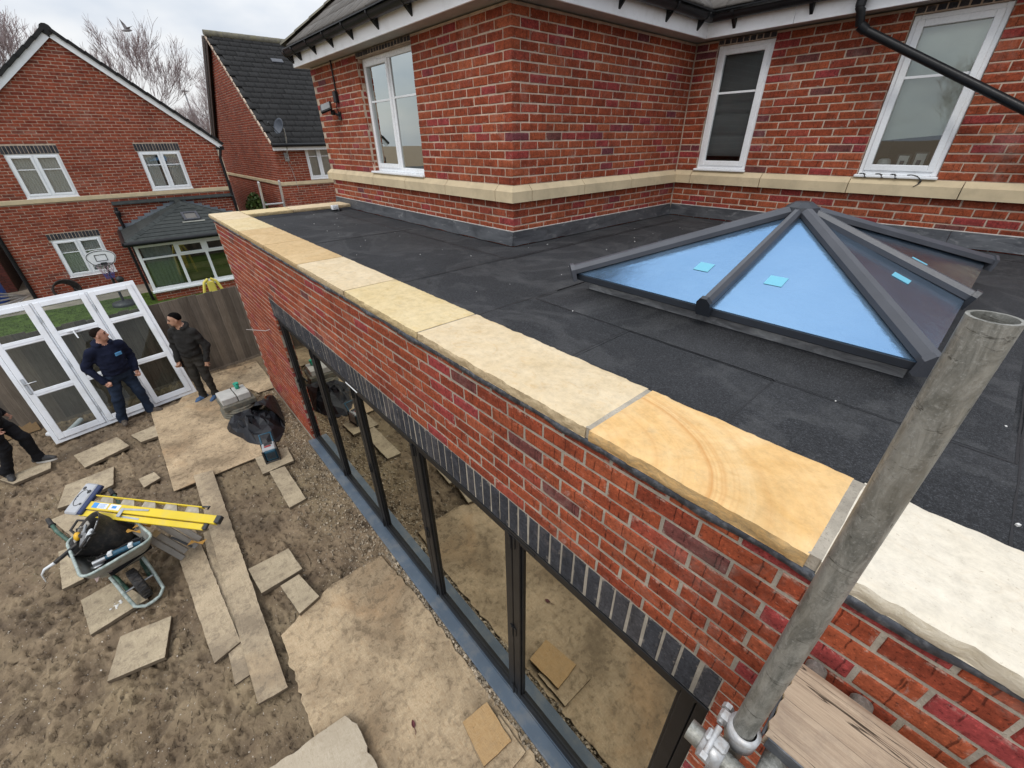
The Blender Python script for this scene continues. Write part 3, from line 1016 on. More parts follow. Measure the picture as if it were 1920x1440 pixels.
def bond(bk, M, z_first, nrows, umin, umax, mat, holes=(), par=0, corner_l=None, corner_r=None, origin=0.0, D=0.03, flip=False):
    """stretcher bond. umin/umax: numbers or functions of z. corner_l/corner_r: None or 0/1 - parity of rows in which this
    wall carries the full corner brick (depth 0.1025); in the other rows the wall stops 0.1125 short of the corner"""
    for k in range(nrows):
        z = z_first + CO * k + 0.005
        zm = z + 0.0325
        a = umin(zm) if callable(umin) else umin
        b = umax(zm) if callable(umax) else umax
        odd = (k + par) % 2
        segs = [(a, b)]
        for (h0, h1, z0, z1) in holes:
            if z0 - 0.03 < zm < z1 + 0.03:
                ns = []
                for s0, s1 in segs:
                    if h1 <= s0 or h0 >= s1:
                        ns.append((s0, s1))
                    else:
                        if h0 - s0 > 0.03:
                            ns.append((s0, h0))
                        if s1 - h1 > 0.03:
                            ns.append((h1, s1))
                segs = ns
        for s0, s1 in segs:
            c0, c1 = s0, s1
            if corner_l is not None and abs(s0 - a) < 1e-6:
                if odd == corner_l:
                    bk.add(M, s0, z, 0.215, D=0.1025, mat=mat)
                    c0 = s0 + 0.225
                else:
                    c0 = s0 + 0.1125
            if corner_r is not None and abs(s1 - b) < 1e-6:
                if odd == corner_r:
                    bk.add(M, s1 - 0.215, z, 0.215, D=0.1025, mat=mat)
                    c1 = s1 - 0.225 + 0.01
                else:
                    c1 = s1 - 0.1125 + 0.01
            base = origin + (0.1125 if odd != flip else 0.0)
            i0 = math.floor((c0 - base) / 0.225) - 1
            u = base + i0 * 0.225
            pcs = []
            while u < c1:
                l0, l1 = max(u, c0), min(u + 0.215, c1)
                if l1 - l0 > 0.002:
                    pcs.append([l0, l1])
                u += 0.225
            if not pcs:
                continue
            # no slivers: a short closer is swallowed by its neighbour, and the run ends flush with the opening
            if len(pcs) > 1 and pcs[0][1] - pcs[0][0] < 0.06:
                pcs[1][0] = pcs[0][0]
                pcs.pop(0)
            if len(pcs) > 1 and pcs[-1][1] - pcs[-1][0] < 0.06:
                pcs[-2][1] = pcs[-1][1]
                pcs.pop()
            if abs(c0 - s0) < 1e-6:
                pcs[0][0] = c0
            if abs(c1 - s1) < 1e-6:
                pcs[-1][1] = c1
            for l0, l1 in pcs:
                if l1 - l0 > 0.02:
                    bk.add(M, l0, z, l1 - l0, D=D, mat=mat)


def soldiers(bk, M, u0, u1, z0, mat, H=0.215, kind='soldier_brick', D=0.03):
    n = max(1, int(round((u1 - u0) / 0.075)))
    w = (u1 - u0) / n
    for i in range(n):
        bk.add(M, u0 + i * w + 0.005, z0 + 0.005, w - 0.010, H, D, kind, mat)


def wall_core(mb, M, u0, u1, z0, z1, holes=(), y0=0.006, y1=0.12, mi=0):
    us = sorted(set([u0, u1] + [h for H in holes for h in H[:2] if u0 < h < u1]))
    zs = sorted(set([z0, z1] + [h for H in holes for h in H[2:] if z0 < h < z1]))
    for i in range(len(us) - 1):
        for k in range(len(zs) - 1):
            um, zm = (us[i] + us[i + 1]) / 2, (zs[k] + zs[k + 1]) / 2
            if any(h[0] < um < h[1] and h[2] < zm < h[3] for h in holes):
                continue
            mb.box(us[i], us[i + 1], y0, y1, zs[k], zs[k + 1], mi, M)


def rect_frame(mb, M, u0, u1, z0, z1, w, y0, y1, mi=0, bev=0.004, wb=None, wt=None):
    wb = w if wb is None else wb
    wt = w if wt is None else wt
    mb.box(u0, u0 + w, y0, y1, z0, z1, mi, M, bev)
    mb.box(u1 - w, u1, y0, y1, z0, z1, mi, M, bev)
    mb.box(u0 + w, u1 - w, y0 + 0.0008, y1 - 0.0008, z0, z0 + wb, mi, M, bev)
    mb.box(u0 + w, u1 - w, y0 + 0.0008, y1 - 0.0008, z1 - wt, z1, mi, M, bev)


def pane_mb(M, u0, u1, z0, z1, y):
    mb = MB()
    return mb.box(u0, u1, y, y + 0.006, z0, z1, 0, M)


def room_box(mb, M, u0, u1, z0, z1, y0, depth):
    """five inward sides of the room behind a window"""
    a, b = y0, y0 + depth
    V = [(u0, a, z0), (u1, a, z0), (u1, a, z1), (u0, a, z1), (u0, b, z0), (u1, b, z0), (u1, b, z1), (u0, b, z1)]
    F = [(4, 5, 6, 7), (0, 1, 5, 4), (3, 7, 6, 2), (0, 4, 7, 3), (1, 2, 6, 5)]
    mb.add(V, F, 0, False, M)


def curtain(mb, M, u0, u1, z0, z1, y, amp=0.012, waves=9, mi=0, seed=0):
    nu, nz = 40, 6
    U, Z = np.meshgrid(np.linspace(u0, u1, nu), np.linspace(z0, z1, nz))
    t = (U - u0) / (u1 - u0)
    Y = y + amp * np.sin(t * waves * 2 * PI + 1.5 * vnoise(t * 6, Z * 2, 0, seed)) + amp * 0.5 * vnoise(t * 20, Z, 0, seed + 1)
    mb.grid(U, Y, Z, mi, True, M)


def rough_slab(u0, u1, v0, v1, z0, z1, seed, edge_amp=0.006, top_amp=0.003, res=0.025, faces='f', M=None):
    """stone slab, riven edge; local x along length, y across, z up"""
    mb = MB()
    nx = max(3, int((u1 - u0) / res))
    ny = max(3, int((v1 - v0) / (res * 1.4)))
    xs, ys = np.linspace(u0, u1, nx + 1), np.linspace(v0, v1, ny + 1)
    X, Y = np.meshgrid(xs, ys)
    b = 0.004
    Z = z1 + (fbm(X * 11, Y * 17, seed, seed, 4, 0.6) - 0.5) * 2 * top_amp
    dx = np.minimum(X - u0, u1 - X)
    dy = np.minimum(Y - v0, v1 - Y)
    Z -= b * np.clip(1 - np.minimum(dx, dy) / 0.012, 0, 1)
    e = (fbm(xs * 26, seed * 3.1, 0, seed + 5, 5, 0.6) - 0.5) * 2 * edge_amp
    e2 = (fbm(xs * 20, seed * 5.1, 0, seed + 9, 5) - 0.5) * 2 * edge_amp
    w0 = np.clip(1 - (Y - v0) / (0.10 * (v1 - v0)), 0, 1)
    w1 = np.clip(1 - (v1 - Y) / (0.10 * (v1 - v0)), 0, 1)
    Yd = Y + e[None, :] * w0 + e2[None, :] * w1
    mb.grid(X, Yd, Z, 0, True, M)
    nz = 4
    for side, row in ((0, 0), (1, -1)):
        zz = np.linspace(0, 1, nz + 1)[:, None]
        Xs = np.repeat(xs[None, :], nz + 1, 0)
        Zs = z0 + (Z[row][None, :] - z0) * zz
        nn = (fbm(Xs * 22, Zs * 40, seed, seed + 3, 4) - 0.5) * 2 * edge_amp * 1.1
        nn *= np.sin(zz * PI)
        sgn = -1 if side == 0 else 1
        Ys = Yd[row][None, :] + nn + sgn * 0.004 * np.sin(zz * PI)
        mb.grid(Xs, Ys, Zs, 0, True, M, flip=(side == 1))
    for side, col in ((0, 0), (1, -1)):
        ysd = Yd[:, col]
        V = [(xs[col], y, z0) for y in ysd] + [(xs[col], y, z) for y, z in zip(ysd, Z[:, col])]
        n = len(ysd)
        F = [(i, i + 1, n + i + 1, n + i) if side else (i + 1, i, n + i, n + i + 1) for i in range(n - 1)]
        mb.add(V, F, 0, False, M)
    mb.add([(u0, v0, z0), (u1, v0, z0), (u1, v1, z0), (u0, v1, z0)], [(0, 3, 2, 1)], 0, False, M)
    return mb


# ------------------------------------------------------------------ ground
def soil_h(X, Y):
    h = (fbm(X * 1.1, Y * 1.1, 0, 3, 4) - 0.5) * 0.05
    rough_ = 0.35 + 1.0 * np.clip((vnoise(X * 0.9, Y * 0.9, 0, 61) - 0.35) * 2.2, 0, 1)
    h = h + (fbm(X * 5, Y * 5, 0, 8, 4, 0.6) - 0.5) * 0.034 * rough_
    # footprints and clods
    d = fbm(X * 9 + 0.6 * Y, Y * 13, 0, 21, 3)
    h = h - np.clip(d - 0.60, 0, 1) * 0.17 * rough_
    c = fbm(X * 21, Y * 21, 0, 33, 3)
    h = h + np.clip(c - 0.57, 0, 1) * 0.13 * rough_
    p = fbm(X * 13 + Y * 6, Y * 20 - X * 5, 0, 44, 3)
    h = h - np.clip(p - 0.62, 0, 1) * 0.22
    return np.clip(h - 0.012, -0.06, 0.024)


def build_ground():
    fx = np.arange(-1.7, 9.0, 0.017)
    fy = np.arange(-6.0, -0.03, 0.017)
    gx = np.concatenate([[-400, -150, -60, -30, -18, -12, -8, -5, -3, -2.2], fx, [9.5, 10.5, 12, 16, 24, 50, 150, 400]])
    gy = np.concatenate([[-400, -150, -60, -30, -18, -12, -9, -7, -6.3], fy, [0.02, 0.6, 2, 5, 9, 16, 30, 60, 150, 400]])
    X, Y = np.meshgrid(gx, gy)
    w = np.clip((X + 1.55) / 0.15, 0, 1) * np.clip((8.9 - X) / 0.2, 0, 1) * np.clip((Y + 5.95) / 0.2, 0, 1) * np.clip((-0.03 - Y) / 0.02, 0, 1)
    Z = np.where(w > 0, soil_h(X, Y) * w, 0.0) - 0.02 * (1 - w)
    # boot prints and a couple of barrow ruts pressed into the mud
    r = random.Random(31)
    for k in range(190):
        cx, cy = r.uniform(-1.2, 8.0), -abs(r.gauss(2.0, 1.4)) - 0.15
        a = r.gauss(0.3, 0.9)
        i0, i1 = np.searchsorted(gx, [cx - 0.2, cx + 0.2])
        j0, j1 = np.searchsorted(gy, [cy - 0.2, cy + 0.2])
        if i1 - i0 < 4 or j1 - j0 < 4:
            continue
        dx, dy = X[j0:j1, i0:i1] - cx, Y[j0:j1, i0:i1] - cy
        u, v = dx * math.cos(a) + dy * math.sin(a), -dx * math.sin(a) + dy * math.cos(a)
        q = (u / 0.13) ** 2 + (v / (0.043 + 0.010 * np.clip(u / 0.13, -1, 1))) ** 2
        q = np.where(np.abs(u + 0.035) < 0.014, q + 0.25, q)
        d = r.uniform(0.006, 0.016)
        Z[j0:j1, i0:i1] += -d * np.clip((1.15 - q) * 2.5, 0, 1) + d * 0.45 * np.exp(-((q - 1.5) / 0.35) ** 2)
    for (ax_, ay_, bx_, by_) in ((3.4, -2.1, 8.5, -3.6), (3.9, -2.9, 8.5, -2.55), (0.8, -3.6, 3.2, -2.9)):
        tt = np.clip(((X - ax_) * (bx_ - ax_) + (Y - ay_) * (by_ - ay_)) / ((bx_ - ax_) ** 2 + (by_ - ay_) ** 2), 0, 1)
        dd = np.hypot(X - ax_ - tt * (bx_ - ax_), Y - ay_ - tt * (by_ - ay_) - 0.06 * np.sin(tt * 9))
        Z += (-0.012 * np.exp(-(dd / 0.035) ** 2) + 0.006 * np.exp(-((dd - 0.075) / 0.03) ** 2)) * (w > 0)
    Z = np.minimum(Z, 0.03)
    mb = MB()
    mb.grid(X, Y, Z, 0, True)
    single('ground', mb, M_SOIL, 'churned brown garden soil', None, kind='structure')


build_ground()

# ------------------------------------------------------------------ extension
HX, HY, HY2, Z0, HT = 4.469, 1.958, 4.993, 3.435, 2.892
OP0, OP1, OPZ = 2.18, 7.738, 1.992          # bifold opening
SOLZ = HT - 0.675                           # top of the soldier course
ROOFZ = 2.86
ext = thing('extension', 'single storey brick extension with black folding doors and flat felt roof', 'extension', (4.5, 0, 0))
XE = 10.6
bk = Bricks()
MF = M_FRONT(0, 0, 0)
zf = HT - CO * 38
hole = [(OP0, OP1, -0.2, SOLZ)]
# bond phase taken from the perpends beside the pole (x = 7.5185 in even courses from the top)
bond(bk, MF, zf, 38, 0.0, XE, M_BRICK, hole, par=0, corner_l=1, origin=7.5235 - 9.0)
soldiers(bk, MF, OP0, OP1, OPZ, M_BLUE)
# serrated jamb returns
for jx, sgn in ((OP0, 1), (OP1, -1)):
    MJ = frame_M((jx, 0.0, 0), (0, 1, 0)) if sgn == 1 else frame_M((jx, 0.0, 0), (0, -1, 0))
    for k in range(27):
        if sgn == 1:
            bk.add(MJ, 0.033, zf + CO * k + 0.005, 0.04, D=0.02, mat=M_BRICK)
bk.finish(ext, 300, 5)
mb = MB()
wall_core(mb, MF, 0.004, XE, -0.25, HT - 0.012, [(OP0, OP1, -0.25, OPZ)], 0.0035, 0.30)
part('wall', mb, M_MORTAR_G, ext)
mb = MB()
mb.box(-0.0, 0.30, 0.302, HY - 0.01, -0.2, HT - 0.01)
mb.box(XE - 0.3, XE, 0.302, HY2 - 0.01, -0.2, HT - 0.2)
part('side_wall', mb, M_MORTAR, ext)
mb = MB()
mb.box(0.31, XE - 0.31, 0.31, 0.33, 0.0, 0.001)
V = [(0.31, 0.31, 0.02), (XE - 0.31, 0.31, 0.02), (XE - 0.31, HY2 - 0.02, 0.02), (0.31, HY2 - 0.02, 0.02)]
mb = MB().add(V, [(0, 1, 2, 3)])
part('floor', mb, M_INTFLOOR, ext)
mb = MB()
mb.box(0.31, HX, HY - 0.02, HY - 0.01, 0.02, 2.6)
mb.box(HX, HX + 0.01, HY - 0.02, HY2 - 0.02, 0.02, 2.6)
mb.box(HX, XE - 0.31, HY2 - 0.03, HY2 - 0.02, 0.02, 2.6)
part('inner_wall', mb, M_INT, ext)
# slate damp course strip under the coping, wavy
mb = MB()
n = 1400
xs = np.linspace(-0.03, XE, n)
yy = -0.006 - 0.030 * fbm(xs * 7, 0.3, 0, 2, 4)
zl = HT - 0.010 - 0.032 * fbm(xs * 6, 7.3, 0, 4, 4)
V, F = [], []
for x, y, z in zip(xs, yy, zl):
    V += [(x, 0.02, HT - 0.001), (x, y, HT - 0.001), (x, y - 0.004, z), (x, 0.02, z)]
for i in range(n - 1):
    for k in range(3):
        a = i * 4 + k
        F.append((a, a + 4, a + 5, a + 1))
mb.add(V, F, 0, True)
part('damp_course_strip', mb, M_DPC, ext, 'dark wavy strip between brick and coping')
# coping stones (front run) - joint positions measured
CX = [-0.055, 0.80, 1.84, 2.90, 3.945, 4.93, 5.915, 7.09, 7.80, 8.85, 9.85, 10.7]
CM = [M_ST_CREAM, M_ST_YEL, M_ST_TAN, M_ST_TAN, M_ST_CREAM, M_ST_YEL, M_ST_CREAM, M_ST_ORANGE, M_ST_WHITE, M_ST_WHITE, M_ST_CREAM]
CL = {7: 'orange coping stone with swirling rust bands', 8: 'smooth white coping stone'}
CL = {}
for i in range(len(CX) - 1):
    # stone 6 is the long cream one, 7 orange, 8 white
    g0 = 0.006 if i not in (6, 7) else (0.014 if i == 6 else 0.020)
    m = rough_slab(CX[i] + 0.006, CX[i + 1] - g0, -0.024, 0.372, HT + 0.001, HT + 0.050, 40 + i, edge_amp=0.011 if i > 4 else 0.008, top_amp=0.0012, res=0.012 if i > 4 else 0.025)
    mat = [M_ST_CREAM, M_ST_YEL, M_ST_TAN, M_ST_TAN, M_ST_CREAM, M_ST_YEL, M_ST_CREAM, M_ST_ORANGE, M_ST_WHITE, M_ST_CREAM, M_ST_CREAM][i]
    o = part('coping_stone', m, mat, ext)
    if i == 7:
        o['label'] = 'orange coping stone with swirling rust bands'
    if i == 8:
        o['label'] = 'smooth near white coping stone'
mb = MB()
for i, x in enumerate(CX[1:-1]):
    w = (0.028 if i == 6 else 0.040) if i in (6, 7) else 0.009
    mb.box(x - w / 2 - 0.004, x + w / 2 + 0.004, -0.018, 0.366, HT + 0.002, HT + (0.046 if i in (6, 7) else 0.043))
part('coping_joint', mb, M_MORTAR_G, ext, kind='stuff')
# return coping along the left end
for i, (a, b) in enumerate([(0.385, 1.02), (1.03, HY - 0.02)]):
    MR = frame_M((0.40, a, 0), (0, 1, 0))
    m = rough_slab(0, b - a, 0.0, 0.45, HT + 0.001, HT + 0.047, 70 + i, edge_amp=0.006, M=MR)
    part('coping_stone', m, M_ST_YEL if i == 0 else M_ST_CREAM, ext)
# roof slab with hole for the lantern
LX0, LX1, LY0, LY1 = 6.00, 7.80, 1.16, 3.36       # eaves rectangle of the lantern
KX0, KX1, KY0, KY1 = LX0 + 0.07, LX1 - 0.05, LY0 + 0.065, LY1 - 0.07
mb = MB()
for (a, b, c, d) in ((0.30, HX, 0.30, HY), (HX, KX0, 0.30, HY2), (KX0, KX1, 0.30, KY0), (KX0, KX1, KY1, HY2), (KX1, XE, 0.30, HY2)):
    mb.box(a, b, c, d, 2.62, ROOFZ - 0.008)
part('roof', mb, M_FELT, ext)
# felt sheets laid on it, seams along y
fs = [(0.405, 1.75), (1.75, 2.78), (2.78, 3.78), (3.78, 4.78), (4.78, 5.77), (5.77, 6.56), (6.56, 7.357), (7.357, 8.13), (8.13, 9.13), (9.13, 10.3)]
for i, (a, b) in enumerate(fs):
    y1 = HY - 0.01 if a < HX - 0.01 else HY2 - 0.01
    z = ROOFZ - 0.003 + (0.0025 if i % 2 else 0.0)
    segs = [(0.374, y1)]
    if b > KX0 and a < KX1:
        segs = [(0.374, KY0 - 0.004), (KY1 + 0.004, y1)]
    mb = MB()
    if a < HX < b:
        mb.box(a, HX + 0.004, 0.374, HY - 0.01, ROOFZ - 0.03, z)
        mb.box(HX + 0.005, b + 0.02, 0.374, HY2 - 0.01, ROOFZ - 0.03, z)
    else:
        for s0, s1 in segs[1:]:
            part('felt_sheet', MB().box(a, b + 0.02 * (i % 2), s0, s1, ROOFZ - 0.03, z), M_FELT, ext)
        mb.box(a, b + 0.02 * (i % 2), segs[0][0], segs[0][1], ROOFZ - 0.03, z)
    part('felt_sheet', mb, M_FELT, ext)
mb = MB()


def bead(x0, y0, x1, y1, w=0.006, z=ROOFZ + 0.001):
    n_ = max(2, int(math.hypot(x1 - x0, y1 - y0) / 0.05))
    t = np.linspace(0, 1, n_ + 1)
    dx, dy = (x1 - x0), (y1 - y0)
    L_ = math.hypot(dx, dy)
    nx, ny = -dy / L_, dx / L_
    j = (vnoise(t * L_ * 9, x0 * 7 + y0 * 3, 0, 5) - 0.5) * 0.006
    ww = w * (0.5 + 0.9 * vnoise(t * L_ * 14, x0 + y0 * 5, 0, 9)) / 2
    A = [(x0 + dx * s + nx * (q + v), y0 + dy * s + ny * (q + v), z) for s, q, v in zip(t, j, ww)]
    B_ = [(x0 + dx * s + nx * (q - v), y0 + dy * s + ny * (q - v), z) for s, q, v in zip(t, j, ww)]
    n0 = len(A)
    mb.add(A + B_, [(n0 + i, n0 + i + 1, i + 1, i) for i in range(n0 - 1)])


for a, b in fs[1:]:
    bead(a, 0.375, a, (1.55 if a < HX - 0.01 else (1.08 if KX0 - 0.2 < a < KX1 + 0.2 else 4.7)))
bead(5.80, 0.98, 8.12, 0.97)
bead(5.80, 0.98, 5.80, 3.6)
bead(8.12, 0.97, 8.12, 3.6)
bead(0.42, 1.58, HX + 0.36, 1.585, 0.012)
bead(HX + 0.36, 1.585, HX + 0.36, 4.7, 0.012)
bead(HX + 0.36, 4.66, 9.9, 4.66, 0.012)
part('felt_seam', mb, M_BITUMEN, ext, kind='stuff')
# upstands behind the copings
mb = MB()
mb.box(0.40, XE, 0.335, 0.372, ROOFZ - 0.03, HT)
mb.add([(0.40, 0.372, HT - 0.002), (0.43, 0.372, ROOFZ - 0.03), (0.43, HY - 0.02, ROOFZ - 0.03), (0.40, HY - 0.02, HT - 0.002)], [(0, 1, 2, 3)])
mb.box(0.30, 0.40, 0.372, HY - 0.02, ROOFZ - 0.05, HT - 0.001)
part('felt_upstand', mb, M_FELTWALL, ext)
# white roof outlet guard
mb = MB()
mb.box(0.42, 0.50, 1.60, 1.70, ROOFZ + 0.02, ROOFZ + 0.085, 0, None, 0.006)
for k in range(4):
    mb.box(0.505, 0.515, 1.605 + k * 0.025, 1.615 + k * 0.025, ROOFZ + 0.05, ROOFZ + 0.10, 0)
mb.lathe([(0.035, 0), (0.035, 0.03), (0.02, 0.03)], (0.50, 1.70, ROOFZ), 12, 1)
single('roof_outlet', mb, [M_UPVC, M_BLACK], 'white leaf guard over roof outlet at the far end of the felt', 'roof outlet', (0.46, 1.65, ROOFZ))

# bifold doors: outer frame is a part of the extension, five leaves each a part
FY0, FY1 = 0.026, 0.096
mb = MB()
mb.box(OP0, OP0 + 0.045, FY0, FY1, 0.06, OPZ, 0, MF, 0.003)
mb.box(OP1 - 0.045, OP1, FY0, FY1, 0.06, OPZ, 0, MF, 0.003)
mb.box(OP0 + 0.045, OP1 - 0.045, FY0 - 0.016, FY1, OPZ - 0.052, OPZ - 0.001, 0, MF, 0.003)
mb.box(OP0 + 0.001, OP1 - 0.001, -0.004, 0.0095, OPZ - 0.016, OPZ + 0.004, 0, MF, 0.002)
part('door_frame', mb, M_ANTH, ext)
mb = MB()
mb.box(OP0 - 0.02, OP1 + 0.02, -0.075, 0.03, 0.012, 0.045, 0, None, 0.004)
mb.box(OP0, OP1, 0.0305, 0.040, 0.012, 0.056, 0, None, 0.002)
mb.box(OP0, OP1, 0.060, 0.072, 0.012, 0.056, 0, None, 0.002)
mb.box(OP0, OP1, 0.052, 0.19, 0.012, 0.036, 0)
mb.box(OP0, OP1, 0.13, 0.19, 0.036, 0.058, 0, None, 0.003)
part('threshold', mb, M_SILL, ext, 'blue grey threshold track')
NL = 5
lw = (OP1 - OP0 - 0.09) / NL
for i in range(NL):
    a = OP0 + 0.045 + i * lw
    b = a + lw
    mb = MB()
    rect_frame(mb, MF, a + 0.003, b - 0.003, 0.062, OPZ - 0.055, 0.062, 0.030, 0.094, 0, 0.004, wb=0.075)
    # glazing bead, set back
    rect_frame(mb, MF, a + 0.065, b - 0.065, 0.137, OPZ - 0.117, 0.014, 0.046, 0.08, 0, 0.003)
    d = part('door_leaf', mb, M_ANTH, ext)
    part('pane', pane_mb(MF, a + 0.066, b - 0.066, 0.138, OPZ - 0.118, 0.058), M_GLASS_BI, d)
    if i < NL - 1:
        mb = MB()
        for z in (0.14, 0.95, OPZ - 0.14):
            mb = MB()
            mb.tube([(b, 0.022, z - 0.05), (b, 0.022, z + 0.05)], 0.009, 10)
            mb.box(b - 0.03, b + 0.03, 0.024, 0.0295, z - 0.045, z + 0.045, 0, None, 0.002)
            part('hinge', mb, M_BLACK, d)
    if i == 0:
        mb = MB()
        mb.box(a + 0.02, a + 0.045, 0.016, 0.0295, 0.95, 1.10, 0, None, 0.004)
        mb.box(a + 0.02, a + 0.14, 0.002, 0.016, 1.055, 1.075, 0, None, 0.004)
        part('handle', mb, M_BLACK, d)
    if i in (1, 3):
        mb = MB()
        mb.box(b - 0.02, b + 0.22, -0.006, 0.0095, OPZ - 0.030, OPZ - 0.018, 0, None, 0.002)
        part('guide_cover', mb, M_ANTH if i == 3 else M_UPVC, d)
# white thin strip over the first two leaves
# cable through the left pier
mb = MB()
mb.tube([(1.62, -0.001, 1.62), (1.58, -0.05, 1.60), (1.3, -0.16, 1.56), (1.05, -0.2, 1.50)], 0.006, 6)
single('loose_cable', mb, M_CORD, 'thin grey cable poking out of the brick pier', 'cable', (1.6, 0, 1.6))

# ------------------------------------------------------------------ roof lantern
lan = thing('roof_lantern', 'pyramid roof lantern with blue glass and grey bars on the felt roof', 'skylight', ((LX0 + LX1) / 2, (LY0 + LY1) / 2, ROOFZ))
mb = MB()
for (a, b, c, d) in ((KX0, KX1, KY0, KY0 + 0.05), (KX0, KX1, KY1 - 0.05, KY1), (KX0, KX0 + 0.05, KY0 + 0.05, KY1 - 0.05), (KX1 - 0.05, KX1, KY0 + 0.05, KY1 - 0.05)):
    mb.box(a, b, c, d, 2.55, 3.012)
part('kerb', mb, M_KERB, lan)
mb = MB()
for (a, b, c, d) in ((KX0 - 0.03, KX1 + 0.03, KY0 - 0.03, KY0), (KX0 - 0.03, KX1 + 0.03, KY1, KY1 + 0.03), (KX0 - 0.03, KX0, KY0, KY1), (KX1, KX1 + 0.03, KY0, KY1)):
    mb.box(a, b, c, d, ROOFZ - 0.01, 2.882, 0, None, 0.01)
part('kerb_fillet', mb, M_FELT, lan)
# felt apron dressed up to the kerb
mb = MB()
O_ = [(5.82, 0.985), (8.10, 0.985), (8.10, 3.58), (5.82, 3.58)]
K_ = [(KX0 - 0.002, KY0 - 0.002), (KX1 + 0.002, KY0 - 0.002), (KX1 + 0.002, KY1 + 0.002), (KX0 - 0.002, KY1 + 0.002)]
V = [(x, y, ROOFZ + 0.001) for x, y in O_] + [(x + (o[0] - x) * 0.35, y + (o[1] - y) * 0.35, ROOFZ + 0.035) for (x, y), o in zip(K_, O_)] + [(x, y, 2.940) for x, y in K_]
mb.add(V, [(k + i, k + (i + 1) % 4, k + 4 + (i + 1) % 4, k + 4 + i) for k in (0, 4) for i in range(4)], 0, True)
part('felt_apron', mb, M_FELT, lan)
EZ = 3.045
mb = MB()
rw = 0.075
mb.box(LX0, LX1, LY0, LY0 + rw, EZ - 0.042, EZ, 0, None, 0.005)
mb.box(LX0, LX1, LY1 - rw, LY1, EZ - 0.042, EZ, 0, None, 0.005)
mb.box(LX0, LX0 + rw, LY0 + rw, LY1 - rw, EZ - 0.042, EZ, 0, None, 0.005)
mb.box(LX1 - rw, LX1, LY0 + rw, LY1 - rw, EZ - 0.042, EZ, 0, None, 0.005)
part('eaves_frame', mb, M_LANT_D, lan)
AP = Vector(((LX0 + LX1) / 2, (LY0 + LY1) / 2, 3.405))
corners = [Vector((LX0, LY0, EZ)), Vector((LX1, LY0, EZ)), Vector((LX1, LY1, EZ)), Vector((LX0, LY1, EZ))]
mids = [(corners[i] + corners[(i + 1) % 4]) / 2 for i in range(4)]
ends = []
for i in range(4):
    ends += [(corners[i], True), (mids[i], False)]


def rafter(mb, p0, p1, w, h):
    """bar with a pitched cap"""
    d = p1 - p0
    F = frame_M(p0, d)
    L_ = d.length
    prof = [(-w / 2, -0.01), (w / 2, -0.01), (w / 2, h * 0.45), (w * 0.2, h), (-w * 0.2, h), (-w / 2, h * 0.45)]
    V = [(0, a, b) for a, b in prof] + [(L_, a, b) for a, b in prof]
    n_ = len(prof)
    Fc = [(i, (i + 1) % n_, n_ + (i + 1) % n_, n_ + i) for i in range(n_)][::1] + [list(range(n_))[::-1], list(range(n_, 2 * n_))]
    mb.add(V, Fc, 0, False, F)
    return F, L_


for e, hip in ends:
    d = (e - AP)
    hv = Vector((d.x, d.y, 0)).normalized()
    p0 = e + hv * 0.02 + Vector((0, 0, 0.012))
    p1 = AP + d * 0.10 / 1.0 * 0.6 + Vector((0, 0, 0.012))
    mb = MB()
    rafter(mb, p0, p1, 0.076 if hip else 0.055, 0.040)
    r_ = part('rafter', mb, M_LANT, lan)
    mb = MB()
    F = frame_M(p0, p1 - p0)
    w = 0.095 if hip else 0.075
    prof = [(-w / 2, -0.055), (w / 2, -0.055), (w / 2, 0.022), (w * 0.22, 0.05), (-w * 0.22, 0.05), (-w / 2, 0.022)]
    V = [(-0.014, a, b) for a, b in prof] + [(0.012, a, b) for a, b in prof]
    Fc = [(i, (i + 1) % 6, 6 + (i + 1) % 6, 6 + i) for i in range(6)] + [list(range(6))[::-1], list(range(6, 12))]
    mb.add(V, Fc, 0, False, F)
    part('end_cap', mb, M_LANT_D if not hip else M_LANT, r_)
mb = MB()
mb.lathe([(0.0, 0.062), (0.05, 0.058), (0.095, 0.030), (0.105, 0.0), (0.10, -0.02), (0.0, -0.02)], AP, 8, 0, False)
part('ridge_cap', mb, M_LANT_D, lan)
mb = MB()
V = [(AP.x - 0.075, AP.y - 0.075, AP.z + 0.04), (AP.x + 0.075, AP.y - 0.075, AP.z + 0.04), (AP.x + 0.075, AP.y + 0.075, AP.z + 0.04), (AP.x - 0.075, AP.y + 0.075, AP.z + 0.04)]
ring = [e for e, h in ends]
STK = {0: (0.42, 0.33), 1: (0.33, 0.42), 2: (0.42, 0.33), 3: (0.33, 0.42), 4: (0.4, 0.3), 5: (0.4, 0.3), 6: (0.4, 0.3), 7: (0.33, 0.4)}
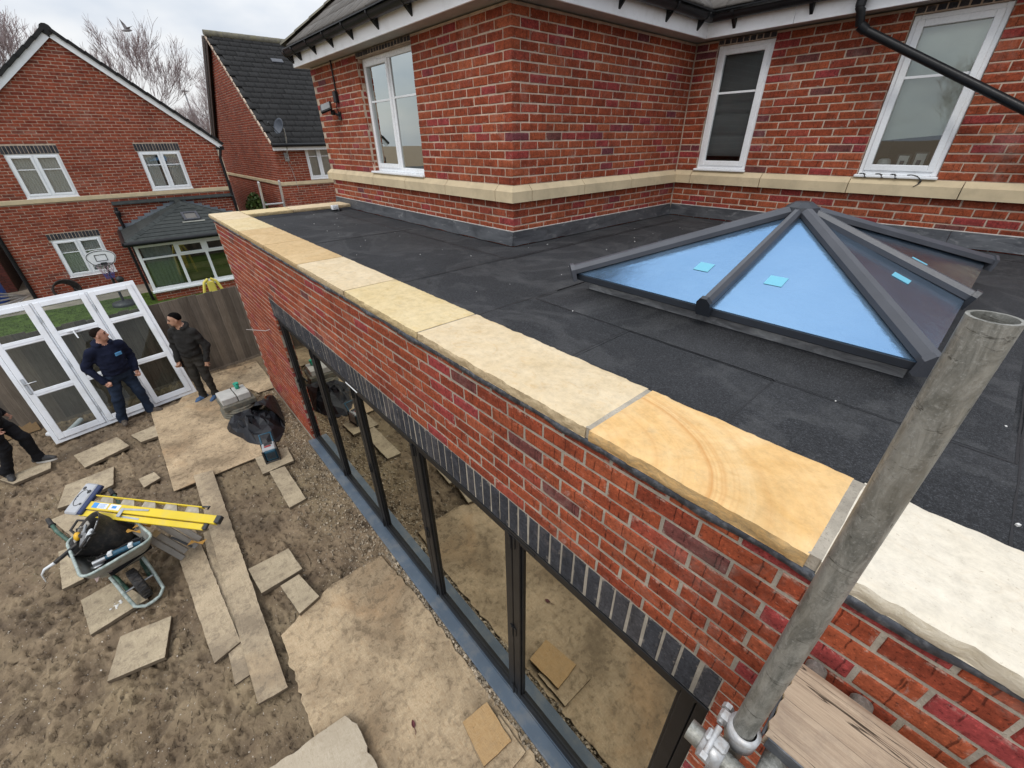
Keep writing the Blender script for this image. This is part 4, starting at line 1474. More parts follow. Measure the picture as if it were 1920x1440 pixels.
for i in range(8):
    a, b = ring[i], ring[(i + 1) % 8]
    n_ = (b - a).cross(AP - a).normalized()
    if n_.z < 0:
        n_ = -n_
    lift = n_ * 0.004
    tri = [a + lift, b + lift, AP + lift]
    tri2 = [p - n_ * 0.012 for p in tri]
    mb = MB()
    mb.add([tuple(p) for p in tri + tri2], [(0, 1, 2), (5, 4, 3), (0, 3, 4, 1), (1, 4, 5, 2), (2, 5, 3, 0)])
    p_ = part('pane', mb, M_GLASS_L, lan)
    # sticker on the outer face
    hip = a if ends[i][1] else b
    mid = b if ends[i][1] else a
    c = hip * 0.22 + mid * 0.48 + AP * 0.30 + n_ * 0.0065
    e1 = (b - a).normalized()
    e2 = n_.cross(e1)
    s = 0.044
    V = [c + e1 * s * p + e2 * s * q for p, q in ((-1, -1), (1, -1), (1, 1), (-1, 1))]
    V2 = [v - n_ * 0.001 for v in V]
    mb = MB().add([tuple(v) for v in V + V2], [(0, 1, 2, 3), (7, 6, 5, 4), (0, 4, 5, 1), (1, 5, 6, 2), (2, 6, 7, 3), (3, 7, 4, 0)])
    part('sticker', mb, M_STICK, p_)

# white grit on the felt
mb = MB()
r = random.Random(4)
for k in range(120):
    x, y = r.uniform(0.5, 8.6), r.uniform(0.5, 4.6)
    if (x < HX and y > HY - 0.02) or (KX0 - .05 < x < KX1 + .05 and KY0 - .05 < y < KY1 + .05):
        continue
    s = r.choice([0.0012, 0.0015, 0.0018, 0.002, 0.003, 0.0045]) * r.uniform(0.7, 1.2)
    mb.box(x - s, x + s, y - s * r.uniform(.5, 1), y + s * r.uniform(.5, 1), ROOFZ, ROOFZ + 0.004 + s * 0.5, 0, Matrix.Translation((x, y, 0)) @ Matrix.Rotation(r.uniform(0, 3), 4, 'Z') @ Matrix.Translation((-x, -y, 0)))
single('stone_chips', mb, M_CHIP, 'small white stone chips scattered on the black felt', 'grit', kind='stuff')
# ------------------------------------------------------------------ main house
house = thing('brick_house', 'red brick house with white fascia, black gutters and pale stone band', 'house', (4, 4, 0))
WX0 = -0.20                      # left end of the front wing
SOF = 4.80
OV = 0.22
hb = Bricks()
MH1 = M_FRONT(WX0, HY, 0)        # u from the left end
MH2 = M_EAST(HX, HY, 0)
MH3 = M_FRONT(HX, HY2, 0)
WL, WR, WM = HX - WX0, HY2 - HY, XE + 1.5 - HX
winL = (1.45 - WX0, 2.845 - WX0, Z0, 4.745)
winA = (4.745 - HX, 5.385 - HX, Z0, 4.745)
winB = (6.54 - HX, 7.185 - HX, Z0, 4.745)
rows_up = 18
for zf0, nr, p0 in ((Z0, rows_up, 0), (Z0 - 0.15 - CO * 7, 7, 0)):
    up = nr == rows_up
    bond(hb, MH1, zf0, nr, 0, WL, M_BRICK, [winL] if up else [], par=p0, corner_r=0, corner_l=1, origin=WL - 0.215 - 0.225 * 30)
    bond(hb, MH2, zf0, nr, 0, WR - 0.004, M_BRICK, [], par=p0, corner_l=1, origin=0.0, flip=True)
    bond(hb, MH3, zf0, nr, 0.012, WM, M_BRICK, [winA, winB] if up else [], par=p0, origin=0.05)
# dark soldier heads just under the soffit
for MH, w in ((MH1, winL), (MH3, winA), (MH3, winB)):
    soldiers(hb, MH, w[0], w[1], 4.748, M_BLUE, 0.046)
# window reveals: short returns on the far jambs
for MH, w in ((MH1, winL), (MH3, winA), (MH3, winB)):
    MJ = MH @ frame_M((w[0], 0.0, 0), (0, 1, 0))
    for k in range(17):
        hb.add(MJ, 0.033, Z0 + CO * k + 0.005, 0.052, D=0.02, mat=M_BRICK)
hb.finish(house, 300, 9)
mb = MB()
wall_core(mb, MH1, 0.004, WL - 0.004, 0.0, SOF, [winL], 0.004, 0.22)
wall_core(mb, MH2, 0.22, WR - 0.01, 0.0, SOF, [], 0.004, 0.2)
wall_core(mb, MH3, -0.3, WM, 0.0, SOF, [winA, winB], 0.004, 0.22)
part('wall', mb, M_MORTAR, house)
mb = MB()
mb.box(WX0 + 0.006, WX0 + 0.2, HY + 0.23, HY2 + 4, 0.0, SOF)
mb.box(WX0, XE + 1.5, HY2 + 4, HY2 + 4.2, 0.0, SOF)
mb.box(XE + 1.3, XE + 1.5, HY2 + 0.23, HY2 + 4, 0.0, SOF)
part('rear_wall', mb, M_MORTAR, house)
# string course of cast stone


def band_piece(M, u0, u1, ml=0, mr_=0, mat=M_BAND):
    """ml/mr_: +1 the end runs out to wrap an outside corner, -1 it stops short at an inside corner"""
    zb = Z0 - 0.15
    prof = [(0.02, zb), (-0.05, zb), (-0.05, zb + 0.098), (-0.042, zb + 0.105), (0.0, zb + 0.149), (0.02, zb + 0.149)]
    V = []
    for s, m_ in ((u0, -ml), (u1, mr_)):
        for y, z in prof:
            V.append((s + (m_ * -y), y, z))
    n_ = len(prof)
    F = [(i, n_ + i, n_ + (i + 1) % n_, (i + 1) % n_) for i in range(n_)] + [list(range(n_)), list(range(n_, 2 * n_))[::-1]]
    return MB().add(V, F, 0, False, M)


JL = [0.0, 0.16, 0.716, 1.68, 2.615, 3.55, 4.455, WL]
for i in range(len(JL) - 1):
    last = i == len(JL) - 2
    part('band_stone', band_piece(MH1, JL[i] + (0.004 if i else -0.0), JL[i + 1] - (0 if last else 0.004), 1 if i == 0 else 0, 1 if last else 0), M_BAND, house)
JR = [0.0, 0.218, 1.033, 1.93, WR - 0.05]
for i in range(len(JR) - 1):
    part('band_stone', band_piece(MH2, JR[i] + (0.004 if i else 0.0006), JR[i + 1] - 0.004, 1 if i == 0 else 0, 0), M_BAND, house)
JM = [0.0, 0.25, 1.144, 2.042, 2.93, 3.83, 4.73, 5.6]
for i in range(len(JM) - 1):
    part('band_stone', band_piece(MH3, JM[i] + 0.004, JM[i + 1] - 0.004), M_BAND, house)
# lead flashing in lengths
for M, us, t in ((MH1, [0.0, 1.2, 2.45, 3.6, WL + 0.012], 0), (MH2, [-0.012, 1.5, WR - 0.02], 1), (MH3, [0.02, 1.5, 3.0, 4.5, 6.1], 2)):
    for i in range(len(us) - 1):
        a, b = us[i], us[i + 1]
        nn = 14
        U = np.linspace(a + (0.0 if i == 0 else 0.002), b - 0.002 if i < len(us) - 2 else b, nn)
        zt, zbm = 3.005, ROOFZ + 0.005
        Vv, Ff = [], []
        for u in U:
            d1 = -0.007 - 0.006 * float(vnoise(u * 5, t * 9 + i)) - 0.002 * (i % 2)
            d2 = -0.012 - 0.012 * float(vnoise(u * 4 + 9, t * 5 + i)) - 0.002 * (i % 2)
            zz = zbm + 0.01 * float(vnoise(u * 6, 77 + t))
            Vv += [(u, 0.01, zt), (u, d1, zt - 0.002), (u, d2, (zt + zbm) / 2), (u, d2 - 0.012, zz), (u, 0.0, zz)]
        for k in range(nn - 1):
            for q in range(4):
                s = k * 5 + q
                Ff.append((s, s + 1, s + 6, s + 5))
        mb = MB().add(Vv, Ff, 0, False, M)
        for k in (0, nn - 1):
            s = k * 5
            mb.add([Vv[s + q] for q in range(5)], [(0, 1, 2, 3, 4)], 0, False, M)
        part('lead_flashing', mb, M_LEAD, house)
# mortar fillet on top of the lead
mb = MB()
for M, a, b in ((MH1, 0, WL), (MH2, 0.0, WR - 0.02), (MH3, 0.02, 6.0)):
    mb.box(a, b, -0.006, 0.004, 3.003, 3.014, 0, M, 0.003)
part('pointing', mb, simple('pale_sealant', (0.5, 0.48, 0.45), 0.8, 0.25, 20), house)
# fascia, soffit
fa = MB()
FZ0, FZ1 = SOF, SOF + 0.155
yF, xF, yM = HY - OV, HX + OV, HY2 - OV
XL = WX0 - 0.05
mb = MB()
mb.box(XL, xF - 0.02, yF, yF + 0.02, FZ0, FZ1, 0, None, 0.003)
mb.box(XL, XL + 0.02, yF + 0.02, HY2 + 4, FZ0, FZ1)
part('fascia', mb, M_FASCIA, house)
mb = MB()
mb.box(xF - 0.02, xF, yF + 0.0, yM + 0.02, FZ0, FZ1, 0, None, 0.003)
part('fascia', mb, M_FASCIA, house)
mb = MB()
mb.box(xF + 0.001, 5.6, yM, yM + 0.02, FZ0, FZ1, 0, None, 0.003)
mb.box(5.604, XE + 1.5, yM, yM + 0.02, FZ0, FZ1, 0, None, 0.003)
part('fascia', mb, M_FASCIA, house)
mb = MB()
mb.box(XL + 0.02, xF - 0.02, yF + 0.02, HY + 0.1, SOF + 0.012, SOF + 0.02)
mb.box(HX - 0.1, xF - 0.02, HY + 0.101, yM + 0.02, SOF + 0.012, SOF + 0.02)
mb.box(HX - 0.1, XE + 1.5, yM + 0.021, HY2 + 0.1, SOF + 0.012, SOF + 0.02)
mb.box(XL + 0.02, WX0 + 0.1, HY + 0.101, HY2 + 4, SOF + 0.012, SOF + 0.02)
part('soffit', mb, M_SOFFIT, house)
mb = MB()
mb.box(XL, xF + 0.11, yF - 0.11, yF, FZ1 + 0.05, FZ1 + 0.062)
mb.box(xF, xF + 0.11, yF + 0.001, yM, FZ1 + 0.0505, FZ1 + 0.0625)
mb.box(xF + 0.111, XE + 1.5, yM - 0.11, yM, FZ1 + 0.051, FZ1 + 0.063)
part('eaves_tray', mb, M_BLACK, house)
mb = MB()
mb.box(WX0, HX - 0.05, HY + 0.11, HY2 + 4.2, SOF + 0.03, SOF + 0.05)
mb.box(HX - 0.05, XE + 1.5, HY2 + 0.11, HY2 + 4.2, SOF + 0.03, SOF + 0.05)
part('ceiling', mb, M_INT, house)
# gutter: half round, black, with union brackets


def gutter(pts, r=0.060, name='gutter'):
    mb = MB()
    seg = 10
    P = [Vector(p) for p in pts]
    V, F = [], []
    outw = []
    for i in range(len(P)):
        d = (P[min(i + 1, len(P) - 1)] - P[max(i - 1, 0)]).normalized()
        outw.append(Vector((d.y, -d.x, 0)))
    for shell in (r, r - 0.004):
        for p, o_ in zip(P, outw):
            for k in range(seg + 1):
                a = PI + PI * k / seg
                V.append(tuple(p + o_ * (-math.cos(a)) * shell + Vector((0, 0, math.sin(a) * shell))))
    n1 = len(P) * (seg + 1)
    for s in (0, 1):
        for i in range(len(P) - 1):
            for k in range(seg):
                q = s * n1 + i * (seg + 1) + k
                f = (q, q + 1, q + seg + 2, q + seg + 1)
                F.append(f if s else f[::-1])
    for i in range(len(P) - 1):
        for k in (0, seg):
            q = i * (seg + 1) + k
            F.append((q, q + seg + 1, n1 + q + seg + 1, n1 + q))
    mb.add(V, F, 0, True)
    return part(name, mb, M_BLACK, house)


GZ = FZ1 + 0.028
g1 = gutter([(XL - 0.03, yF - 0.06, GZ), (xF + 0.06, yF - 0.06, GZ)])
g2 = gutter([(xF + 0.06, yF - 0.06, GZ), (xF + 0.06, yM - 0.06, GZ)])
g3 = gutter([(xF + 0.06, yM - 0.06, GZ), (XE + 1.5, yM - 0.06, GZ)])


def bracket(g, p, outv, w=0.03):
    """clip round the gutter with its back plate on the fascia"""
    mb = MB()
    o_ = Vector(outv)
    s = Vector((-o_.y, o_.x, 0))
    V = []
    seg = 10
    for t in (-w / 2, w / 2):
        for k in range(seg + 1):
            a = PI + PI * k / seg
            V.append(Vector(p) + s * t + o_ * (-math.cos(a)) * 0.071 + Vector((0, 0, math.sin(a) * 0.071 + 0.008)))
        V.append(Vector(p) + s * t - o_ * 0.06 + Vector((0, 0, -0.135)))
    n_ = seg + 2
    F = [(i, i + 1, n_ + i + 1, n_ + i) for i in range(n_ - 1)] + [list(range(n_))[::-1], list(range(n_, 2 * n_)), (n_ - 1, 0, n_, 2 * n_ - 1)]
    mb.add([tuple(v) for v in V], F)
    part('gutter_bracket', mb, M_BLACK, g)


for x in (-0.20, 0.15, 0.75, 1.35, 1.95, 2.6, 3.3, 4.0, 4.6):
    bracket(g1, (x, yF - 0.06, GZ), (0, -1, 0), 0.06 if x in (0.15, -0.2) else 0.026)
for y in (2.3, 3.1, 3.9, 4.55):
    bracket(g2, (xF + 0.06, y, GZ), (1, 0, 0))
for x in (5.0, 5.75, 6.55, 7.4, 8.2):
    bracket(g3, (x, yM - 0.06, GZ), (0, -1, 0))
# roof tiles: hipped wing, tiles laid in courses
PITCH = math.radians(38)


def tile_mesh(w, l, th, mat, name='roof_tile'):
    mb = MB()
    n_ = 4
    xs_ = np.linspace(-w / 2, w / 2, n_ + 1)
    prof = np.array([0.0, -0.001, 0.0, -0.001, 0.0])
    V = []
    for z_, yv in ((0, 0), (l, l)):
        for x, p in zip(xs_, prof):
            V.append((x, yv, p + (th if yv == 0 else th * 0.35)))
        for x, p in zip(xs_, prof):
            V.append((x, yv, p - (0 if yv == 0 else 0)))
    m = n_ + 1
    F = []
    for i in range(n_):
        F.append((i, i + 1, 2 * m + i + 1, 2 * m + i))
        F.append((m + i + 1, m + i, i, i + 1)[::-1])
        F.append((m + i, 3 * m + i, 3 * m + i + 1, m + i + 1))
    F += [(0, 2 * m, 3 * m, m), (n_, m + n_, 3 * m + n_, 2 * m + n_)]
    mb.add(V, F, 0, True)
    return mb.mesh(name, mat)


def lay_tiles(root, M, inside, ncol, nrow, u0, w, gauge, mat, th=0.02, maxn=300, name='roof_tile', rest='roof_tiling', seed=3):
    """M: roof plane frame, x along eaves, y up the slope, z outward normal. inside(u, v) says whether a tile is there"""
    r = random.Random(seed)
    vars_ = [tile_mesh(w * 0.985, gauge * 1.16, th * f, mat, name) for f in (0.95, 1.0, 1.05)]
    inv = wmat(root).inverted()
    sites = []
    for k in range(nrow):
        for i in range(ncol):
            u = u0 + (i + (0.5 if k % 2 else 0)) * w
            v = k * gauge
            if inside(u, v + gauge / 2):
                p = M @ Vector((u, v, 0))
                sites.append((px_size(p, w), u, v))
    sites.sort(reverse=True)
    restV, restF, n0 = [], [], 0
    for q, (s, u, v) in enumerate(sites):
        T = M @ Matrix.Translation((u + r.uniform(-.003, .003), v + r.uniform(-.004, .004), 0.002)) @ Matrix.Rotation(0.045 + r.uniform(-.006, .006), 4, 'X')
        if q < maxn and s > 4:
            o = bpy.data.objects.new(name, r.choice(vars_))
            C.objects.link(o)
            o.parent = root
            o.matrix_basis = inv @ T
        else:
            me = vars_[0]
            A = np.array(inv @ T)
            V = np.array([vv.co[:] for vv in me.vertices]) @ A[:3, :3].T + A[:3, 3]
            restV.append(V)
            restF += [[a + n0 for a in pl.vertices] for pl in me.polygons]
            n0 += len(V)
    if n0:
        me = bpy.data.meshes.new(rest)
        me.from_pydata(np.concatenate(restV).tolist(), [], restF)
        me.materials.append(mat)
        o = bpy.data.objects.new(rest, me)
        C.objects.link(o)
        o.parent = root
        o['kind'] = 'stuff'


EZr = FZ1 + 0.075
tp = math.tan(PITCH)
# roof base planes
xa, xb, ya, yb = XL - 0.06, xF + 0.05, yF - 0.05, yM - 0.05
run = (xb - xa) / 2
top = EZr + run * tp
mb = MB()
P0, P1 = (xa, ya, EZr), (xb, ya, EZr)
ridge = ((xa + xb) / 2, ya + run, top)
rb = ((xa + xb) / 2, HY2 + 5, top)
mb.add([P0, P1, ridge], [(0, 1, 2)])
mb.add([P1, (xb, yb, EZr), (xb, HY2 + 5, EZr), rb, ridge], [(0, 1, 2, 3, 4)])
mb.add([P0, ridge, rb, (xa, HY2 + 5, EZr)], [(0, 1, 2, 3)])
mb.add([(xb, yb, EZr - 0.003), (XE + 1.6, yb, EZr - 0.003), (XE + 1.6, yb + 4, EZr - 0.003 + 4 * tp), (xb, yb + 4, EZr - 0.003 + 4 * tp)], [(0, 1, 2, 3)])
part('roof', mb, M_TILE_D, house)
MR1 = frame_M((xa, ya, EZr), (1, 0, 0), (0, -math.sin(PITCH), math.cos(PITCH)))
cp = math.cos(PITCH)


def lay(M):
    # plane frame: x along, y up slope, z normal (frame_M gives y = z cross x)
    return M


lay_tiles(house, MR1, lambda u, v: v * cp - 0.05 < u < (xb - xa) - v * cp + 0.05 and v * cp < run, 20, 13, 0.0, 0.295, 0.30, M_TILE_M, 0.028, name='roof_tile', seed=3)
MR2 = frame_M((xb, ya, EZr), (0, 1, 0), (math.sin(PITCH), 0, math.cos(PITCH)))
lay_tiles(house, MR2, lambda u, v: v * cp - 0.05 < u < (yb - ya) + v * cp, 12, 2, 0.0, 0.295, 0.30, M_TILE_M, 0.028, maxn=20, seed=4)
MR3 = frame_M((xb, yb, EZr), (1, 0, 0), (0, -math.sin(PITCH), math.cos(PITCH)))
lay_tiles(house, MR3, lambda u, v: u > -v * cp, 18, 2, 0.0, 0.295, 0.30, M_TILE_M, 0.028, maxn=20, seed=5)
# hip tiles, mossy
a_, b_ = Vector((xa, ya, EZr + 0.02)), Vector(ridge) + Vector((0, 0, 0.02))
nh = 14
for i in range(nh):
    p, q = a_.lerp(b_, i / nh), a_.lerp(b_, (i + 1.06) / nh)
    F = frame_M(p, q - p)
    mb = MB()
    Lh = (q - p).length
    seg = 6
    V = []
    for s, rr in ((0, 0.105), (Lh, 0.095)):
        for k in range(seg + 1):
            an = PI * (0.12 + 0.76 * k / seg)
            V.append((s, -math.cos(an) * rr, math.sin(an) * rr * 0.75 - 0.02))
    Fc = [(k, k + 1, seg + 2 + k, seg + 1 + k) for k in range(seg)] + [list(range(seg + 1))[::-1]]
    mb.add(V, Fc, 0, True, F)
    part('hip_tile', mb, M_RIDGE, house)

# windows of the house -------------------------------------------------------


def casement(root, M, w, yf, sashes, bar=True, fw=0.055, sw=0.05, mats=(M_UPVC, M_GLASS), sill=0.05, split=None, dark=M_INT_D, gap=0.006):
    """w = (u0, u1, z0, z1) opening. sashes: list of (u0, u1, opens). returns window object"""
    u0, u1, z0, z1 = w
    zs = z0 + 0.03
    mb = MB()
    rect_frame(mb, M, u0 + gap, u1 - gap, zs, z1 - 0.002, fw, yf, yf + 0.06, 0, 0.004)
    for (a, b, op) in sashes[:-1]:
        mb.box(b - fw / 2, b + fw / 2, yf + 0.0012, yf + 0.058, zs + fw, z1 - fw - 0.003, 0, M, 0.004)
    win = part('window', mb, mats[0], root)
    for (a, b, op) in sashes:
        ia = a + (fw + gap if a == sashes[0][0] else fw / 2)
        ib = b - (fw + gap if b == sashes[-1][1] else fw / 2)
        za, zb = zs + fw, z1 - 0.002 - fw
        if op:
            mb = MB()
            rect_frame(mb, M, ia - 0.012, ib + 0.012, za - 0.012, zb + 0.012, sw, yf - 0.016, yf + 0.03, 0, 0.005)
            part('sash', mb, mats[0], win)
            ia, ib, za, zb = ia + sw - 0.014, ib - sw + 0.014, za + sw - 0.014, zb - sw + 0.014
        part('pane', pane_mb(M, ia - 0.002, ib + 0.002, za - 0.002, zb + 0.002, yf + 0.016), mats[1], win)
        if bar:
            zc = za + (zb - za) * (split or 0.66)
            mb = MB().box(ia, ib, yf + 0.0065, yf + 0.0155, zc - 0.011, zc + 0.011, 0, M, 0.002)
            part('glazing_bar', mb, mats[0], win)
    if sill:
        mb = MB().box(u0 - 0.012, u1 + 0.012, -0.035 if yf > 0.02 else yf - 0.05, yf + 0.03, z0 + 0.003, zs - 0.001, 0, M, 0.006)
        part('sill', mb, mats[0], win)
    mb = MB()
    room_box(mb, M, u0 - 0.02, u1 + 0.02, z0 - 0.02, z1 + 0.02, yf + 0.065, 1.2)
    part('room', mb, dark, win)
    return win


um = (winL[0] + winL[1]) / 2
wl = casement(house, MH1, winL, 0.085, [(winL[0], um, True), (um, winL[1], False)], split=0.66, mats=(M_UPVC, M_GLASS_R))
mb = MB()
curtain(mb, MH1, winL[0] + 0.1, um - 0.25, winL[2], winL[3], 0.19, 0.014, 5, 0, 3)
curtain(mb, MH1, um - 0.22, um + 0.02, winL[2], winL[3], 0.185, 0.012, 4, 0, 5)
curtain(mb, MH1, winL[1] - 0.22, winL[1], winL[2], winL[3], 0.19, 0.012, 4, 0, 7)
part('curtain', mb, simple('grey_curtain', (0.33, 0.33, 0.31), 0.9, 0.15, 20), wl)
mb = MB()
mb.box(winL[0] + 0.14, winL[0] + 0.42, 0.070, 0.083, winL[3] - 0.05, winL[3] - 0.03, 0, MH1, 0.003)
part('trickle_vent', mb, M_UPVC_DUSTY, wl)
wa = casement(house, MH3, winA, 0.03, [(winA[0], winA[1], True)], split=0.66, fw=0.048, sw=0.055, mats=(M_UPVC, M_GLASS_D))
mb = MB()
# roman blind with folds
nz_ = 60
zz = np.linspace(winA[2] + 0.17, winA[3] - 0.03, nz_)
sag = 0.022 * np.abs(np.sin((zz - zz[0]) / 0.225 * PI)) ** 0.35
U, Z = np.meshgrid(np.linspace(winA[0] + 0.07, winA[1] - 0.06, 4), zz)
mb.grid(U, 0.125 - np.repeat(sag[:, None], 4, 1), Z, 0, True, MH3)
part('blind', mb, M_BLIND_D, wa)
wb = casement(house, MH3, winB, 0.03, [(winB[0], winB[1], True)], split=0.66, fw=0.048, sw=0.055, mats=(M_UPVC, glass_mat('half_reflective_glass', 1.5, 0.05, 1.3, (0.95, 0.97, 0.95), wavy=0.03)))
mb = MB()
nz_, nu_ = 60, 24
U, Z = np.meshgrid(np.linspace(winB[0] + 0.06, winB[1] - 0.05, nu_), np.linspace(0, 1, nz_))
zb_ = winB[2] + 0.33 + 0.05 * (U - U.min()) / (U.max() - U.min())
Zc = zb_ + (winB[3] - zb_) * Z
Y = 0.135 - 0.03 * np.abs(np.sin(Z * 4.2 + 1.2 * U)) * np.clip(1 - Z * 1.6, 0, 1) - 0.012 * vnoise(U * 9, Z * 14)
mb.grid(U, Y, Zc, 0, True, MH3)
part('blind', mb, M_BLIND_C, wb)
# things on the inner sill of that window
mb = MB()
mb.box(winB[0] + 0.02, winB[1] - 0.02, 0.10, 0.45, winB[2] + 0.035, winB[2] + 0.06, 0, MH3)
part('inner_sill', mb, M_UPVC, wb)
mb = MB()
mb.lathe([(0.0, 0.0), (0.05, 0), (0.062, 0.05), (0.05, 0.10), (0.03, 0.11), (0.0, 0.11)], (winB[0] + 0.16, 0.2, winB[2] + 0.06), 16, 0, True, MH3)
single('white_pot', mb, M_UPVC_DUSTY, 'round white pot standing inside the window under the cream blind', 'pot', (HX + winB[0] + 0.16, HY2 + 0.2, winB[2] + 0.06))
for k, (u, h) in enumerate(((0.30, 0.15), (0.43, 0.17))):
    mb = MB()
    mb.box(winB[0] + u - 0.055, winB[0] + u + 0.055, 0.26, 0.275, winB[2] + 0.06, winB[2] + 0.06 + h, 0, MH3, 0.004)
    mb.box(winB[0] + u - 0.04, winB[0] + u + 0.04, 0.2575, 0.2595, winB[2] + 0.075, winB[2] + 0.045 + h, 1, MH3)
    mb.box(winB[0] + u - 0.02, winB[0] + u + 0.015, 0.2555, 0.2572, winB[2] + 0.10, winB[2] + 0.09 + h * 0.4, 2, MH3)
    single('picture_frame', mb, [M_DARKM, M_LABELW, M_NAVYP], ['small dark picture frame beside the white pot behind the glass', 'taller dark picture frame further from the pot behind the glass'][k], 'picture frame',
           tuple(MH3 @ Vector((winB[0] + u, 0.26, winB[2] + 0.06))))

# downpipe: swan neck at the fascia, long offset pipe running down right
mb = MB()
dp = [(6.17, yM - 0.06, GZ - 0.05), (6.17, yM - 0.06, GZ - 0.16), (6.185, yM - 0.05, 4.80), (6.20, yM - 0.01, 4.70), (6.26, yM + 0.02, 4.655), (7.60, yM + 0.02, 3.955), (8.4, yM + 0.02, 3.54)]
mb.tube(dp[:4], 0.036, 16)
mb.tube(dp[3:], 0.034, 16)
for p, q in ((dp[0], dp[1]), (dp[3], dp[4])):
    a, b = Vector(p), Vector(q)
    mb.tube([a.lerp(b, 0.0), a.lerp(b, 0.9)], 0.0405, 16)
for t in (0.0, 1.0):
    pass
part('downpipe', mb, M_BLACK, house)
# curled black strips on the stone sill
for k, (u0, ln, cv, lab) in enumerate(((2.11, 0.10, 0.5, 'curled black rubber strip leftmost on the window sill'), (2.245, 0.11, 0.4, 'curled black rubber strip second along the window sill'),
                                       (2.37, 0.09, 0.55, 'curled black rubber strip third along the window sill'), (2.50, 0.13, 1.6, 'hooked black rubber strip hanging over the sill edge'))):
    mb = MB()
    pts = []
    for t in np.linspace(0, 1, 12):
        a = t * 3.3 * (1 if k < 3 else 1.25)
        pts.append(MH3 @ Vector((u0 + ln * 0.5 * (1 - math.cos(a)) * (0.7 if k < 3 else 1) - (0.02 * t), -0.005 - 0.030 * t - (0.0 if k < 3 else 0.012 * t), Z0 + 0.034 + 0.018 * math.sin(a) - 0.028 * t - (0.05 * t * t if k == 3 else 0))))
    for i in range(len(pts) - 1):
        stick(mb, pts[i], pts[i + 1] + (pts[i + 1] - pts[i]) * 0.15, 0.022, 0.006)
    single('rubber_strip', mb, M_RUB, lab, 'rubber strip', tuple(MH3 @ Vector((u0, 0, Z0))), group='black strips left on the sill')

# floodlight with its junction box and cable
fl = thing('floodlight', 'small black floodlight angled out from the brick wall beside a window', 'floodlight', (0.62, HY, 4.2))
mb = MB()
Mf = frame_M((0.56, HY - 0.16, 4.26), (0.75, -0.30, -0.40), (0.45, -0.55, 0.70))
mb.box(-0.11, 0.11, -0.085, 0.085, -0.015, 0.02, 0, Mf, 0.008)
part('head', mb, M_BLACK, fl)
mb = MB().box(-0.09, 0.09, -0.065, 0.065, 0.021, 0.024, 0, Mf)
part('lens', mb, simple('floodlight_lens', (0.3, 0.31, 0.32), 0.2, 0.05), fl)
mb = MB()
stick(mb, (0.60, HY - 0.10, 4.20), (0.63, HY - 0.005, 4.16), 0.03, 0.03, 0, 0.004)
mb.box(0.59, 0.68, HY - 0.02, HY - 0.003, 4.11, 4.21, 0, None, 0.004)
mb.lathe([(0.0, -0.03), (0.03, -0.03), (0.034, 0.0), (0.03, 0.03), (0, 0.03)], (0.60, HY - 0.09, 4.20), 12, 0)
part('bracket', mb, M_BLACK, fl)
mb = MB()
mb.box(0.60, 0.70, HY - 0.05, HY - 0.003, 4.32, 4.46, 0, None, 0.008)
mb.tube([(0.665, HY - 0.015, 4.46), (0.668, HY - 0.014, 4.81)], 0.011, 8)
mb.tube([(0.66, HY - 0.03, 4.32), (0.67, HY - 0.05, 4.26), (0.66, HY - 0.03, 4.20)], 0.006, 8)
part('junction_box', mb, M_BLACK, fl)

# ------------------------------------------------------------------ scaffold
sc_label = 'scaffold'
mb = MB()
PX, PY = 7.833, -0.318
mb.pipe((PX, PY, -0.02), (PX - 0.004, PY, 3.648), 0.02415, 0.0200, 40)
single('scaffold_pole', mb, M_GALV, 'upright grey steel scaffold pole rising past the coping', 'scaffold pole', (PX, PY, 0))
mb = MB()
mb.pipe((7.742, PY - 0.066, 2.565), (9.6, PY - 0.066, 2.565), 0.02415, 0.0200, 32)
single('ledger_tube', mb, M_GALV, 'short end of horizontal scaffold tube clamped to the upright pole', 'scaffold tube', (7.74, PY - 0.06, 2.565))
for k, (x, y1, z, lab) in enumerate(((7.905, -0.012, 2.583, 'scaffold tube end half hidden by the upright pole'), (8.008, -0.012, 2.575, 'scaffold tube end poking out beyond the wooden board'))):
    mb = MB()
    mb.pipe((x, -0.62, z), (x, y1 + 0.0, z), 0.02415, 0.0198, 28)
    single('transom_tube', mb, M_GALV, lab, 'scaffold tube', (x, y1, z), group='scaffold tubes butting towards the wall')
cp_ = thing('scaffold_coupler', 'pale steel swivel coupler joining the pole and horizontal tube', 'coupler', (PX, PY - 0.03, 2.565))
mb = MB()
mb.lathe([(0.0255, -0.028), (0.034, -0.026), (0.035, 0.026), (0.0255, 0.028)], (PX, PY, 2.60), 24, 0)
mb.box(PX - 0.055, PX - 0.024, PY - 0.012, PY + 0.014, 2.58, 2.62, 0, None, 0.006)
part('half_clamp', mb, M_CAST, cp_)
mb = MB()
Mx = frame_M((7.80, PY - 0.066, 2.565), (0, 0, 1), (1, 0, 0))
mb.lathe([(0.0255, -0.026), (0.034, -0.024), (0.035, 0.024), (0.0255, 0.026)], (0, 0, 0), 24, 0, True, Mx)
mb.box(7.775, 7.825, PY - 0.075, PY - 0.045, 2.594, 2.612, 0, None, 0.005)
part('half_clamp', mb, M_CAST, cp_)
mb = MB()
mb.tube([(7.792, PY - 0.10, 2.60), (7.792, PY - 0.035, 2.615)], 0.007, 10)
mb.lathe([(0.0, 0), (0.014, 0), (0.014, 0.014), (0.0, 0.014)], (0, 0, 0), 6, 0, False, frame_M((7.792, PY - 0.115, 2.596), (1, 0, 0), (0, 1, 0.2)))
mb.tube([(PX - 0.045, PY - 0.02, 2.60), (PX - 0.045, PY + 0.035, 2.60)], 0.007, 10)
